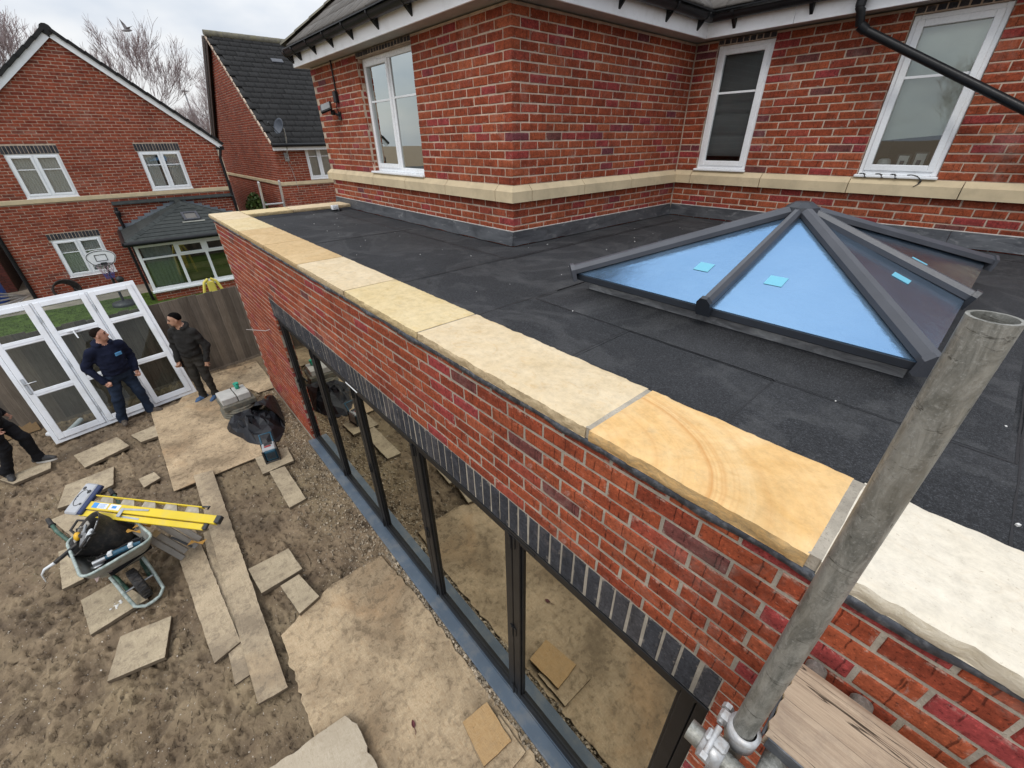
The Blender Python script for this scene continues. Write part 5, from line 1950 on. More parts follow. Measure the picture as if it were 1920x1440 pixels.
mb.lathe([(0.0, 0), (0.013, 0), (0.013, 0.013), (0.0, 0.013)], (0, 0, 0), 6, 0, False, frame_M((PX - 0.045, PY + 0.02, 2.60), (1, 0, 0), (0, 1, 0)))
part('bolt', mb, M_CAST, cp_)
mb = MB()
mb.box(PX - 0.03, PX + 0.075, PY - 0.11, PY - 0.03, 2.47, 2.53, 0, None, 0.01)
mb.lathe([(0.0, 0), (0.035, 0), (0.038, 0.02), (0.03, 0.05), (0, 0.05)], (PX + 0.05, PY - 0.06, 2.50), 16, 0)
single('base_coupler', mb, M_CAST, 'grey cast fitting tucked under the clamp beside the wooden board', 'coupler', (PX, PY - 0.06, 2.5))
# scaffold board with worn edge and end hoop
mb = MB()
nx, ny = 90, 16
xs, ys = np.linspace(7.868, 9.9, nx), np.linspace(-0.302, -0.072, ny)
X, Y = np.meshgrid(xs, ys)
ZT = 2.645
ed = np.minimum(Y - ys[0], ys[-1] - Y)
Z = ZT + (fbm(X * 3, Y * 40, 0, 6, 4) - 0.5) * 0.006 - 0.006 * np.clip(1 - ed / 0.01, 0, 1)
X2 = X + np.where(X < 7.9, (vnoise(Y * 60, 1.0) - 0.5) * 0.012, 0)
mb.grid(X2, Y, Z, 0, True)
V, F = [], []
for row in (0, -1):
    base = len(V)
    for i in range(nx):
        V += [(X2[row, i], Y[row, i], Z[row, i]), (X2[row, i], Y[row, i], ZT - 0.038)]
    for i in range(nx - 1):
        q = base + 2 * i
        F.append((q, q + 1, q + 3, q + 2) if row == 0 else (q, q + 2, q + 3, q + 1))
mb.add(V, F)
V, F = [], []
for j in range(ny):
    V += [(X2[j, 0], Y[j, 0], Z[j, 0]), (X2[j, 0], Y[j, 0], ZT - 0.038)]
F = [(2 * j, 2 * j + 2, 2 * j + 3, 2 * j + 1) for j in range(ny - 1)]
mb.add(V, F, 1)
bd = thing('scaffold_board', 'weathered wooden scaffold board with cracked grain beside the pole', 'scaffold board', (7.87, -0.187, ZT))
part('board', mb, [M_BOARD, M_BOARD_ENDW], bd)
mb = MB()
mb.box(7.875, 7.99, -0.3075, -0.3035, ZT - 0.04, ZT - 0.002)
mb.box(7.862, 7.8665, -0.30, -0.08, ZT - 0.042, ZT - 0.012)
part('end_hoop', mb, M_LEAD, bd)
# ------------------------------------------------------------------ neighbours
def nb_window(root, M, u0, u1, z0, z1, bar=True, curtains=True, split=0.68, seed=0):
    um_ = (u0 + u1) / 2
    w = casement(root, M, (u0, u1, z0 - 0.03, z1), 0.02, [(u0, um_, True), (um_, u1, True)], bar, 0.06, 0.05, (M_UPVC, M_GLASS_N), 0.05, split, M_INT_D, 0.0)
    if curtains:
        mb = MB()
        curtain(mb, M, u0 + 0.05, um_ - (0.04 if seed != 2 else 0.12), z0 + 0.10, z1 - 0.05, 0.12, 0.015, 8, 0, seed)
        curtain(mb, M, um_ + (0.03 if seed != 2 else 0.10), u1 - 0.05, z0 + 0.10, z1 - 0.05, 0.12, 0.015, 8, 0, seed + 3)
        part('curtain', mb, M_CURT, w)
    return w


AX = -9.8
n1 = thing('neighbour_house', 'red brick gable end house with white bargeboards and dark tiles', 'house', (AX - 3, -0.8, 0))
M1 = M_EAST(AX, 0, 0)            # u = world y
Y0_, Y1_, YA, ZA, ZE = -3.63, 2.02, -0.79, 6.20, 3.83
sl = (ZA - ZE) / (Y1_ - YA)


def g_lo(z):
    return Y0_ if z < ZA - sl * (YA - Y0_) else YA - (ZA - z) / sl


def g_hi(z):
    return Y1_ if z < ZE else YA + (ZA - z) / sl


nbk = Bricks()
UL, UR, GW = (-2.70, -1.665, 2.63, 3.665), (0.005, 1.035, 2.64, 3.675), (-2.715, -1.66, 0.52, 1.55)
lint = [(u[0] - 0.03, u[1] + 0.03, u[3], u[3] + 0.19) for u in (UL, UR)] + [(GW[0] - 0.03, GW[1] + 0.03, GW[3], GW[3] + 0.165)]
holes = [UL, UR, GW] + lint
bond(nbk, M1, 0.0, 33, g_lo, g_hi, M_BRICK_N, holes, origin=0.03, D=0.02)
bond(nbk, M1, 2.61, 48, g_lo, g_hi, M_BRICK_N, holes, par=1, origin=0.03, D=0.02)
for l in lint:
    soldiers(nbk, M1, l[0], l[1], l[2] - 0.003, M_BLUE, l[3] - l[2] - 0.006)
nbk.finish(n1, 120, 21)
mb = MB()
wall_core(mb, M1, Y0_ + 0.004, Y1_ - 0.004, -0.2, 3.7, [UL, UR, GW], 0.005, 0.15)
V = [(Y0_ + 0.004, 0.005, 3.7), (Y1_ - 0.004, 0.005, 3.7), (Y1_ - 0.004, 0.005, ZE - 0.03), (YA, 0.005, ZA - 0.02), (Y0_ + 0.004, 0.005, ZA - sl * (YA - Y0_) - 0.02)]
mb.add(V, [(0, 1, 2, 3, 4)], 0, False, M1)
mb.box(AX - 8, AX - 0.15, Y1_ - 0.15, Y1_ - 0.004, -0.2, ZE - 0.1)
mb.box(AX - 8, AX - 0.15, Y0_ + 0.004, Y0_ + 0.15, -0.2, ZE - 0.1)
part('wall', mb, M_MORTAR, n1)
mb = MB()
mb.box(Y0_, Y1_ + 0.03, -0.035, 0.02, 2.50, 2.605, 0, M1, 0.006)
part('string_course', mb, M_BAND, n1)
for l, u, sd in ((0, UL, 1), (1, UR, 2), (2, GW, 4)):
    nb_window(n1, M1, u[0], u[1], u[2], u[3], seed=sd)
# bargeboards and roof slopes
ye0, ye1 = Y0_ - 0.18, Y1_ + 0.14
zr = ZA + 0.02
for nm, ye in (('l', ye0), ('r', ye1)):
    ze = zr - sl * abs(ye - YA)
    mb = MB()
    Lr = math.hypot(ye - YA, zr - ze)
    F = frame_M((AX + 0.06, YA, zr), (0, ye - YA, ze - zr), (0, (zr - ze) * (1 if ye > YA else -1), abs(ye - YA)))
    mb.box(0, Lr, -0.012, 0.012, -0.045, 0.085, 0, F)
    part('bargeboard', mb, M_UPVC, n1)
    mb = MB()
    mb.box(0, Lr, -0.06 if ye > YA else -8.0, 8.0 if ye > YA else 0.06, 0.09, 0.12, 0, F)
    part('roof', mb, M_TILE_D, n1)
    mb = MB()
    nt = int(Lr / 0.30)
    for i in range(nt):
        s0 = i * Lr / nt
        a, b = (-0.07, 0.32) if ye > YA else (-0.32, 0.07)
        mb.box(s0 - 0.03, s0 + Lr / nt, a, b, 0.088, 0.165, 0, F @ Matrix.Translation((s0, 0, 0.09)) @ Matrix.Rotation(0.05, 4, 'Y') @ Matrix.Translation((-s0, 0, -0.09)), 0.006)
    part('verge_tile', mb, M_TILE_D, n1, kind='stuff')
mb = MB()
mb.tube([(AX + 0.10, YA, zr + 0.10), (AX - 8, YA, zr + 0.10)], 0.12, 12)
part('ridge_tile', mb, M_TILE_D, n1)
mb = MB()
mb.tube([(AX + 0.05, Y1_ + 0.1, ZE - 0.16), (AX + 0.05, Y1_ + 0.02, ZE - 0.4), (AX + 0.05, Y1_ + 0.02, 0.0)], 0.04, 8)
mb.box(AX - 8, AX + 0.1, Y1_ + 0.09, Y1_ + 0.2, ZE - 0.17, ZE - 0.07)
part('downpipe', mb, M_BLACK, n1)
mb = MB()
mb.tube([(AX + 0.05, Y0_ + 0.02, 3.3), (AX + 0.05, Y0_ + 0.02, 0.0)], 0.045, 8)
part('downpipe', mb, M_BLACK, n1)
mb = MB()
mb.box(-1.07, 2.08, -0.10, 0.0, 2.315, 2.335, 0, M1)
mb.add([(-1.07, -0.10, 2.336), (2.08, -0.10, 2.336), (2.08, -0.004, 2.41), (-1.07, -0.004, 2.41)], [(0, 1, 2, 3)], 0, False, M1)
part('lead_apron', mb, M_TILE_C, n1)
mb = MB()
mb.tube([(AX + 0.06, -1.03, 2.26), (AX + 0.08, -1.05, 2.05), (AX + 0.08, -1.04, 1.75), (AX + 0.08, -1.03, 0.0)], 0.04, 8)
mb.tube([(AX + 0.06, -1.25, 1.25), (AX + 0.12, -1.2, 1.20), (AX + 0.1, -1.03, 1.3)], 0.012, 6)
mb.lathe([(0.05, 0), (0.07, 0.1), (0.07, 0.16), (0.0, 0.16)], (AX + 0.07, -1.03, 2.0), 10)
part('downpipe', mb, M_BLACK, n1)

# conservatory
XC = -7.35
cy0, cy1, cze, czs = -1.03, 2.15, 1.52, 0.29
co = thing('conservatory', 'white framed conservatory with hipped tiled roof against the gable', 'conservatory', (XC, 0.5, 0))
MC = M_EAST(XC, 0, 0)
cb = Bricks()
bond(cb, MC, -0.02, 4, cy0, cy1, M_BRICK_N, D=0.02)
cb.finish(co, 0, 33)
mb = MB()
mb.box(AX + 0.03, XC - 0.006, cy0 + 0.006, cy1 - 0.006, -0.1, czs - 0.02)
part('dwarf_wall', mb, M_MORTAR, co)
mb = MB()
cols = [cy0, cy0 + 0.88, cy0 + 1.55, cy0 + 2.22, cy1]
rect_frame(mb, MC, cy0, cy1, czs, cze, 0.075, 0.0, 0.07, 0, 0.004)
for c in cols[1:-1]:
    mb.box(c - 0.035, c + 0.035, 0.002, 0.068, czs + 0.075, cze - 0.075, 0, MC, 0.004)
zt = czs + (cze - czs) * 0.70
for a, b in zip(cols[:-1], cols[1:]):
    mb.box(a + 0.035, b - 0.035, 0.004, 0.066, zt - 0.025, zt + 0.025, 0, MC, 0.004)
mb.box(cy0 - 0.03, cy1 + 0.03, -0.05, 0.07, czs - 0.05, czs - 0.001, 0, MC, 0.005)
mb.box(cy0 - 0.03, cy1 + 0.03, -0.02, 0.07, cze + 0.001, cze + 0.085, 0, MC, 0.004)
MCs = frame_M((AX + 0.02, cy0, 0), (1, 0, 0))
rect_frame(mb, MCs, 0.02, XC - AX - 0.10, czs, cze, 0.075, 0.0, 0.07, 0, 0.004)
for u in (0.8, 1.6):
    mb.box(u - 0.03, u + 0.03, 0.002, 0.068, czs + 0.075, cze - 0.075, 0, MCs, 0.004)
cf = part('window', mb, M_UPVC, co)
for i, (a, b) in enumerate(zip(cols[:-1], cols[1:])):
    a2, b2 = a + (0.07 if i == 0 else 0.03), b - (0.07 if i == 3 else 0.03)
    if i in (1, 2):
        mb = MB()
        rect_frame(mb, MC, a2 + 0.004, b2 - 0.004, zt + 0.02, cze - 0.07, 0.045, -0.015, 0.03, 0, 0.004)
        part('sash', mb, M_UPVC, cf)
    part('pane', pane_mb(MC, a2, b2, zt + 0.02, cze - 0.07, 0.036), M_GLASS_N, cf)
    part('pane', pane_mb(MC, a2, b2, czs + 0.07, zt - 0.02, 0.036), M_GLASS_N, cf)
part('pane', pane_mb(MCs, 0.08, XC - AX - 0.16, czs + 0.07, cze - 0.07, 0.036), M_GLASS_N, cf)
mb = MB()
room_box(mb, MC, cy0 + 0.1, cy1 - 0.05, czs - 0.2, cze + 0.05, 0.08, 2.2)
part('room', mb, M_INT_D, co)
mb = MB()
curtain(mb, MC, cy0 + 0.12, cy0 + 0.78, czs + 0.05, cze - 0.03, 0.14, 0.02, 7, 0, 11)
part('curtain', mb, simple('green_grey_curtain', (0.36, 0.43, 0.41), 0.9, 0.1, 20), co)
mb = MB()
for k, (a, b, z) in enumerate(((cy0 + 0.95, cy0 + 1.5, 0.30), (cy0 + 1.55, cy0 + 2.15, 0.30), (cy0 + 0.95, cy0 + 2.15, 0.52))):
    mb.box(a, b, 0.35 if k < 2 else 0.75, 0.75 if k < 2 else 0.9, z, z + (0.22 if k < 2 else 0.2), 0, MC, 0.05)
single('sofa', mb, simple('tan_upholstery', (0.33, 0.26, 0.15), 0.8, 0.15), 'tan sofa behind the lower conservatory panes', 'sofa', (XC - 0.5, 0.5, 0.3))
# roof: three slopes and hips
ez = cze + 0.10
A_, B_, Dp = Vector((XC + 0.22, cy0 - 0.12, ez)), Vector((XC + 0.22, cy1 + 0.12, ez)), Vector((AX + 0.02, 0.54, 2.31))
A2, B2 = Vector((AX + 0.02, cy0 - 0.12, ez)), Vector((AX + 0.02, cy1 + 0.12, ez))
mb = MB()
apx = Vector((AX + 0.75, 0.50, 2.29))
mb.add([tuple(p) for p in (A_, B_, apx, A2, B2, Dp)], [(0, 1, 2), (3, 0, 2, 5), (1, 4, 5, 2)])
part('roof', mb, M_TILE_C, co)


def slope_tiles(root, a, b, top, rows, mat, lift=0.012):
    """long slate courses between the two edges of a triangular slope, each a separate lath of tiles"""
    n_ = (b - a).cross(top - a).normalized()
    if n_.z < 0:
        n_ = -n_
    for i in range(rows):
        t0, t1 = i / rows, min(1.0, (i + 1.12) / rows)
        if i == rows - 1:
            t1 = 0.985
        p = [a.lerp(top, t0), b.lerp(top, t0), b.lerp(top, t1), a.lerp(top, t1)]
        up = [lift + 0.012, lift + 0.012, lift - 0.002, lift - 0.002]
        V = [tuple(q + n_ * u) for q, u in zip(p, up)] + [tuple(q + n_ * 0.002) for q in p]
        mb = MB().add(V, [(0, 1, 2, 3), (0, 4, 5, 1), (1, 5, 6, 2), (2, 6, 7, 3), (3, 7, 4, 0)])
        part('tile_course', mb, mat, root)


slope_tiles(co, A_, B_, apx, 10, M_TILE_C)
rt = Vector((AX + 0.04, 0.5, 2.31))
slope_tiles(co, A2, A_, apx, 8, M_TILE_C)
slope_tiles(co, B_, B2, apx, 8, M_TILE_C)
for p, q, nm in ((A_, apx, 0), (B_, apx, 1), (apx, rt, 2)):
    for i in range(11 if nm < 2 else 4):
        n_ = 11 if nm < 2 else 4
        a, b = p.lerp(q, i / n_), p.lerp(q, (i + 1.08) / n_)
        mb = MB()
        F = frame_M(a + Vector((0, 0, 0.035)), b - a)
        Lh = (b - a).length
        mb.add([(0, -0.10, -0.03), (0, 0, 0.03), (0, 0.10, -0.03), (Lh, -0.095, -0.035), (Lh, 0, 0.022), (Lh, 0.095, -0.035)], [(0, 3, 4, 1), (1, 4, 5, 2), (0, 1, 2)], 0, False, F)
        part('hip_tile', mb, M_TILE_C, co)
mb = MB()
for k, (a, b) in enumerate(((A2, apx), (B2, apx))):
    n_ = 9
    for i in range(n_):
        p = a.lerp(rt, (i + 0.5) / n_)
        mb.box(p.x - 0.01, p.x + 0.02, p.y - 0.12, p.y + 0.12, p.z - 0.02, p.z + 0.075)
part('step_flashing', mb, simple('pale_lead', (0.16, 0.18, 0.2), 0.5, 0.2, 9), co)
mb = MB()
mb.tube([(XC + 0.26, cy0 - 0.16, ez - 0.02), (XC + 0.26, cy1 + 0.16, ez - 0.02)], 0.06, 10)
mb.tube([(AX + 0.05, cy0 - 0.15, ez - 0.02), (XC + 0.26, cy0 - 0.15, ez - 0.02)], 0.06, 10)
mb.tube([(XC - 0.2, cy0 - 0.09, ez - 0.05), (XC - 0.2, cy0 - 0.09, 0.0)], 0.035, 8)
part('gutter', mb, M_BLACK, co)
# skylight in its front slope
nF = (B_ - A_).cross(apx - A_).normalized()
if nF.z < 0:
    nF = -nF
cS = A_.lerp(B_, 0.505).lerp(apx, 0.53)
MS = frame_M(cS + nF * 0.02, (0, 1, 0), tuple(nF))
mb = MB()
for (a, b, c, d) in ((-0.20, 0.20, -0.24, -0.18), (-0.20, 0.20, 0.18, 0.24), (-0.20, -0.14, -0.18, 0.18), (0.14, 0.20, -0.18, 0.18)):
    mb.box(a, b, c, d, 0, 0.06, 0, MS, 0.006)
rw_ = part('roof_window', mb, M_LANT, co)
mb = MB().box(-0.14, 0.14, -0.18, 0.18, 0.02, 0.03, 0, MS)
part('pane', mb, simple('roof_window_glass', (0.16, 0.15, 0.14), 0.15, 0.1), rw_)
mb = MB().box(-0.27, 0.28, -0.33, -0.26, 0.012, 0.016, 0, MS)
part('apron_strip', mb, simple('pale_apron', (0.24, 0.24, 0.21), 0.6, 0.2), rw_)

# second neighbour house, gable to the garden side, eaves wall to us
BX, BY = -9.0, 3.50
n2 = thing('neighbour_house', 'red brick house with steep charcoal tiled roof and satellite dish', 'house', (BX - 4, BY + 4, 0))
M2g = M_FRONT(0, BY, 0)
M2e = M_EAST(BX, BY, 0)
RXr, RZ, EZ2 = -13.35, 7.02, 3.86
sl2 = (RZ - EZ2) / (BX - RXr)
xw0 = 2 * RXr - BX
b2 = Bricks()
w2 = (4.46 - BY, 5.35 - BY, 2.73, 3.79)
for z0_, nr in ((0.0, 34), (2.68, 58)):
    bond(b2, M2g, z0_, nr, lambda z: xw0 if z < EZ2 else RXr - (RZ - z) / sl2, lambda z: BX if z < EZ2 else RXr + (RZ - z) / sl2, M_BRICK_N, corner_r=0, origin=BX - 0.215 - 0.225 * 60, D=0.02)
for z0_, nr in ((0.0, 34), (2.68, 15)):
    bond(b2, M2e, z0_, nr, 0, 5.5, M_BRICK_N, [w2], corner_l=1, D=0.02, flip=True)
b2.finish(n2, 60, 44)
mb = MB()
wall_core(mb, M2g, xw0, BX - 0.006, 0, 3.7, [], 0.006, 0.2)
mb.add([(xw0, 0.006, 3.7), (BX - 0.006, 0.006, 3.7), (BX - 0.006, 0.006, EZ2 - 0.03), (RXr, 0.006, RZ - 0.04), (xw0, 0.006, EZ2 - 0.03)], [(0, 1, 2, 3, 4)], 0, False, M2g)
wall_core(mb, M2e, 0.2, 8, 0, EZ2 - 0.05, [w2], 0.006, 0.2)
part('wall', mb, M_MORTAR, n2)
mb = MB()
mb.box(xw0, BX + 0.04, -0.04, 0.02, 2.575, 2.675, 0, M2g, 0.006)
mb.box(0.021, 8, -0.04, 0.02, 2.575, 2.675, 0, M2e, 0.006)
part('string_course', mb, M_BAND, n2)
nb_window(n2, M2e, w2[0], w2[1], w2[2], w2[3], seed=9, curtains=False)
mb = MB().box(w2[0] + 0.03, w2[1] - 0.03, 0.11, 0.12, w2[2] + 0.05, w2[3], 0, M2e)
part('blind', mb, simple('cream_shade', (0.55, 0.53, 0.47), 0.9, 0.06), n2)
pt = math.atan(sl2)
ovs = 0.24
ex, ez2 = BX + ovs, EZ2 - sl2 * ovs + 0.10
slope_len = math.hypot(ex - RXr, RZ + 0.10 - ez2)
M2r = frame_M((ex, BY - 0.10, ez2), (0, 1, 0), (math.sin(pt), 0, math.cos(pt)))
mb = MB()
mb.add([(0, 0, 0), (8, 0, 0), (8, slope_len, 0), (0, slope_len, 0)], [(0, 1, 2, 3)], 0, False, M2r)
M2l = frame_M((2 * RXr - ex, BY - 0.10, ez2), (0, -1, 0), (-math.sin(pt), 0, math.cos(pt)))
mb.add([(0, 0, 0), (-8, 0, 0), (-8, slope_len, 0), (0, slope_len, 0)], [(0, 3, 2, 1)], 0, False, M2l)
part('roof', mb, M_TILE_D, n2)
ng = 20
lay_tiles(n2, M2r, lambda u, v: True, 15, ng, 0.16, 0.33, slope_len / ng, M_TILE_D, 0.048, maxn=300, seed=8)
mb = MB()
for k in range(int((6.0) / 0.42)):
    mb.tube([(RXr, BY - 0.12 + k * 0.42, RZ + 0.135), (RXr, BY - 0.12 + k * 0.42 + 0.43, RZ + 0.14)], 0.12, 10)
part('ridge_tile', mb, M_RIDGE, n2, kind='stuff')
# verge: brown board on the far slope, pale mortar edge on the near slope
mb = MB()
Fv = frame_M((RXr, BY - 0.10, RZ + 0.06), (2 * RXr - ex - RXr, 0, ez2 - RZ - 0.06), (-math.sin(pt), 0, math.cos(pt)))
mb.box(0, slope_len, -0.01, 0.02, -0.22, 0.03, 0, Fv)
mb.box(0, slope_len, -0.03, 0.1, 0.031, 0.07, 1, Fv)
part('bargeboard', mb, [M_BARGE, M_UPVC], n2)
mb = MB()
Fv = frame_M((RXr, BY - 0.10, RZ + 0.06), (ex - RXr, 0, ez2 - RZ - 0.06), (math.sin(pt), 0, math.cos(pt)))
for k in range(ng):
    s0 = k * slope_len / ng
    mb.box(s0 + 0.02, s0 + slope_len / ng - 0.03, -0.025, 0.012, -0.02, 0.05, 0, Fv)
part('verge_mortar', mb, M_MORTAR, n2, kind='stuff')
mb = MB()
mb.box(ex - 0.06, ex - 0.03, BY - 0.08, BY + 6, ez2 - 0.17, ez2 - 0.03)
part('fascia', mb, M_UPVC, n2)
mb = MB()
mb.tube([(ex + 0.03, BY - 0.10, ez2 - 0.02), (ex + 0.03, BY + 6, ez2 - 0.02)], 0.055, 10)
part('gutter', mb, M_BLACK, n2)
mb = MB()
Mv = M2r @ Matrix.Translation((1.9, slope_len * 0.78, 0.04))
mb.box(-0.2, 0.2, -0.10, 0.10, 0, 0.05, 0, Mv, 0.01)
part('vent', mb, M_LANT, n2)
# satellite dish
sd = thing('satellite_dish', 'small grey satellite dish on a pole at the eaves of the far house', 'satellite dish', (BX + 0.25, 3.86, 3.5))
mb = MB()
Md = frame_M((BX + 0.42, 3.76, 4.26), (0.93, 0.30, 0.0), (0.34, -0.88, 0.34))
prof = [(0.0, 0.0), (0.10, 0.012), (0.19, 0.045), (0.235, 0.075), (0.23, 0.085), (0.185, 0.055), (0.1, 0.022), (0.0, 0.012)]
mb.lathe(prof, (0, 0, 0), 20, 0, True, Md)
part('dish', mb, M_DISH, sd)
mb = MB()
mb.tube([(BX + 0.10, 3.84, 3.45), (BX + 0.34, 3.86, 3.95), (BX + 0.34, 3.86, 4.22), (BX + 0.40, 3.78, 4.27)], 0.022, 8)
mb.tube([(BX + 0.02, 3.83, 3.40), (BX + 0.12, 3.84, 3.40)], 0.03, 8)
mb.box(BX - 0.0, BX + 0.03, 3.76, 3.90, 3.30, 3.55)
part('pole', mb, M_STEEL, sd)
mb = MB()
p = Md @ Vector((0, -0.2, 0.06))
q = Md @ Vector((0, -0.05, 0.34))
mb.tube([p, q], 0.012, 6)
mb.tube([q, q + (q - p).normalized() * 0.08], 0.025, 8)
part('receiver_arm', mb, M_DARKM, sd)
mb = MB()
mb.tube([(BX + 0.012, 3.84, 3.3), (BX + 0.015, 3.90, 3.0), (BX + 0.045, 3.93, 2.68), (BX + 0.012, 3.95, 2.4)], 0.008, 6)
part('cable', mb, M_CORD, sd)

# dark outbuilding wall left of the gable, barrel, airer
g_ = thing('garage', 'dark brick outbuilding in shade left of the gable', 'outbuilding', (-12.6, -6.0, 0))
gb = Bricks()
MG = M_EAST(-11.6, 0, 0)
bond(gb, MG, 0.0, 34, -9.0, -4.15, simple('dark_shaded_brick', (0.09, 0.022, 0.016), 0.9, 0.3, 8), D=0.02)  # shade is put into the dark brick colour, and the mortar below
gb.finish(g_, 0, 3)
mb = MB().box(-15, -11.606, -9.0, -4.154, 0, 2.5)
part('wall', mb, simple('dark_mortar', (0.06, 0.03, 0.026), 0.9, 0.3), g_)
mb = MB().box(-15.2, -11.4, -9.2, -4.0, 2.501, 2.62)
part('roof', mb, M_FELT, g_)
mb = MB()
mb.lathe([(0.0, 0.0), (0.27, 0.0), (0.285, 0.05), (0.29, 0.28), (0.30, 0.30), (0.29, 0.32), (0.29, 0.60), (0.30, 0.62), (0.29, 0.64), (0.28, 0.90), (0.24, 0.94), (0.0, 0.94)], (-10.55, -4.50, -0.02), 24)
single('water_barrel', mb, M_BLUEP, 'blue plastic barrel standing beside the gable house', 'barrel', (-10.55, -4.5, 0))
ar = thing('clothes_airer', 'folded grey rotary clothes airer lying on the paving', 'clothes airer', (-9.5, -4.4, 0.1))
tip = Vector((-10.3, -3.78, 0.10))
for k, (dx, dy, dz) in enumerate(((1.35, -0.62, 0.25), (1.5, -0.45, 0.12), (1.6, -0.30, 0.05), (1.3, -0.75, 0.42), (1.45, -0.55, 0.55))):
    mb = MB().tube([tip, tip + Vector((dx, dy, dz)) * 1.3], 0.022, 6)
    part('arm', mb, M_ALU, ar)
# hose coil leaning on the wall
mb = MB()
r = random.Random(3)
for k in range(6):
    pts = []
    rr = 0.24 + 0.012 * k
    for t in np.linspace(0, 2 * PI, 26):
        pts.append((AX + 0.10 + 0.025 * k + 0.05 * math.sin(t), -2.98 + rr * math.cos(t) * 0.95 + 0.02 * k, 0.20 + rr * (math.sin(t)) * 0.95 + 0.01 * k))
    mb.tube(pts, 0.018, 6, 0, False)
mb.tube([(AX + 0.2, -2.75, 0.25), (AX + 0.3, -2.55, 0.04), (AX + 0.5, -2.3, 0.02), (AX + 0.4, -1.9, 0.02)], 0.018, 6)
single('hose_coil', mb, M_RUB, 'black hose coiled against the foot of the gable wall', 'hose', (AX + 0.1, -3.0, 0))
# lawn and paving of the neighbour
mb = MB()
X, Y = np.meshgrid(np.linspace(-8.55, -1.75, 40), np.linspace(-8, 2.0, 50))
mb.grid(X, Y, 0.004 + 0.015 * vnoise(X * 3, Y * 3), 0)
single('lawn', mb, M_LAWN, 'short green lawn behind the fence', None, kind='structure')
mb = MB()
r = random.Random(5)
V, F = [], []
for k in range(9000):
    x, y = r.uniform(-8.5, -5.5), r.uniform(-5.5, 0.5)
    a = r.uniform(0, 6.28)
    h = r.uniform(0.02, 0.045)
    dx, dy = math.cos(a) * 0.012, math.sin(a) * 0.012
    b0 = len(V)
    V += [(x - dx, y - dy, 0.0), (x + dx, y + dy, 0.0), (x + r.uniform(-.015, .015), y + r.uniform(-.015, .015), h)]
    F.append((b0, b0 + 1, b0 + 2))
mb.add(V, F)
single('grass', mb, M_LAWN, 'short grass blades of the neighbouring lawn', 'grass', kind='stuff')
mb = MB().box(-20, -8.55, -12, 2.4, -0.1, -0.004)
single('patio', mb, M_PATIO, 'worn concrete paving below the gable', None, kind='structure')
mb = MB()
mb.lathe([(0, 0.0), (0.10, 0.0), (0.115, 0.02), (0.10, 0.025), (0.0, 0.018)], (-6.15, -2.35, 0.03), 16)
single('white_disc', mb, M_UPVC, 'white plastic disc lying on the green lawn', 'disc', (-6.15, -2.35, 0.03))
# basketball hoop
hp = thing('basketball_hoop', 'white basketball backboard on a dark stand behind the fence', 'basketball hoop', (-7.6, -1.75, 0))
hx = -7.35
Mb = M_EAST(hx, -1.745, 0)
out = []
for t in np.linspace(0, PI, 15):
    out.append((0.30 * math.cos(t), 1.34 + 0.19 * math.sin(t) ** 0.8))
out += [(-0.23, 1.20), (-0.17, 1.17), (0.17, 1.17), (0.23, 1.20)]
mb = MB()
Mq = Mb @ Matrix.Rotation(PI / 2, 4, 'X')
mb.prism(out, 0.0, 0.03, 0, Mq)
part('backboard', mb, M_BOARDW, hp)
mb = MB()
ins_ = [(x * 0.93, 1.335 + (z - 1.335) * 0.92) for x, z in out]
for a, b in zip(ins_, ins_[1:] + ins_[:1]):
    stick(mb, Mq @ Vector((a[0], a[1], 0.032)), Mq @ Vector((b[0], b[1], 0.032)), 0.012, 0.012, 0, 0, (1, 0, 0))
sq = [(-0.11, 1.27), (0.11, 1.27), (0.11, 1.42), (-0.11, 1.42)]
for a, b in zip(sq, sq[1:] + sq[:1]):
    stick(mb, Mq @ Vector((a[0], a[1], 0.032)), Mq @ Vector((b[0], b[1], 0.032)), 0.012, 0.012, 0, 0, (1, 0, 0))
part('printed_line', mb, M_DARKM, hp)
mb = MB()
rim = [(hx + 0.22 + 0.17 * math.cos(t), -1.74 + 0.17 * math.sin(t), 1.205) for t in np.linspace(0, 2 * PI, 25)]
mb.tube(rim, 0.010, 6, 0, False)
mb.box(hx + 0.03, hx + 0.07, -1.80, -1.68, 1.17, 1.23)
part('ring', mb, M_DARKM, hp)
mb = MB()
for k in range(12):
    for s in (1, -1):
        pts, mi_ = [], 0
        for t in np.linspace(0, 1, 6):
            a = 2 * PI * k / 12 + s * t * 1.0
            rr = 0.165 - 0.085 * t
            pts.append((hx + 0.22 + rr * math.cos(a), -1.74 + rr * math.sin(a), 1.20 - 0.34 * t))
        mb.tube(pts[:4], 0.006, 4, 0, False)
        mb.tube(pts[3:], 0.006, 4, 1, False)
part('net', mb, [M_NET, M_NETB], hp)
mb = MB()
mb.tube([(hx - 0.25, -1.745, 0.0), (hx - 0.25, -1.745, 1.0), (hx - 0.02, -1.745, 1.30)], 0.03, 8)
mb.lathe([(0.0, 0.0), (0.28, 0.0), (0.26, 0.10), (0.08, 0.14), (0.0, 0.14)], (hx - 0.25, -1.745, 0), 16)
mb.lathe([(0.0, -0.09), (0.07, -0.06), (0.09, 0.0), (0.07, 0.06), (0, 0.09)], (hx - 0.15, -1.60, 0.72), 12)
part('stand', mb, M_DARKM, hp)
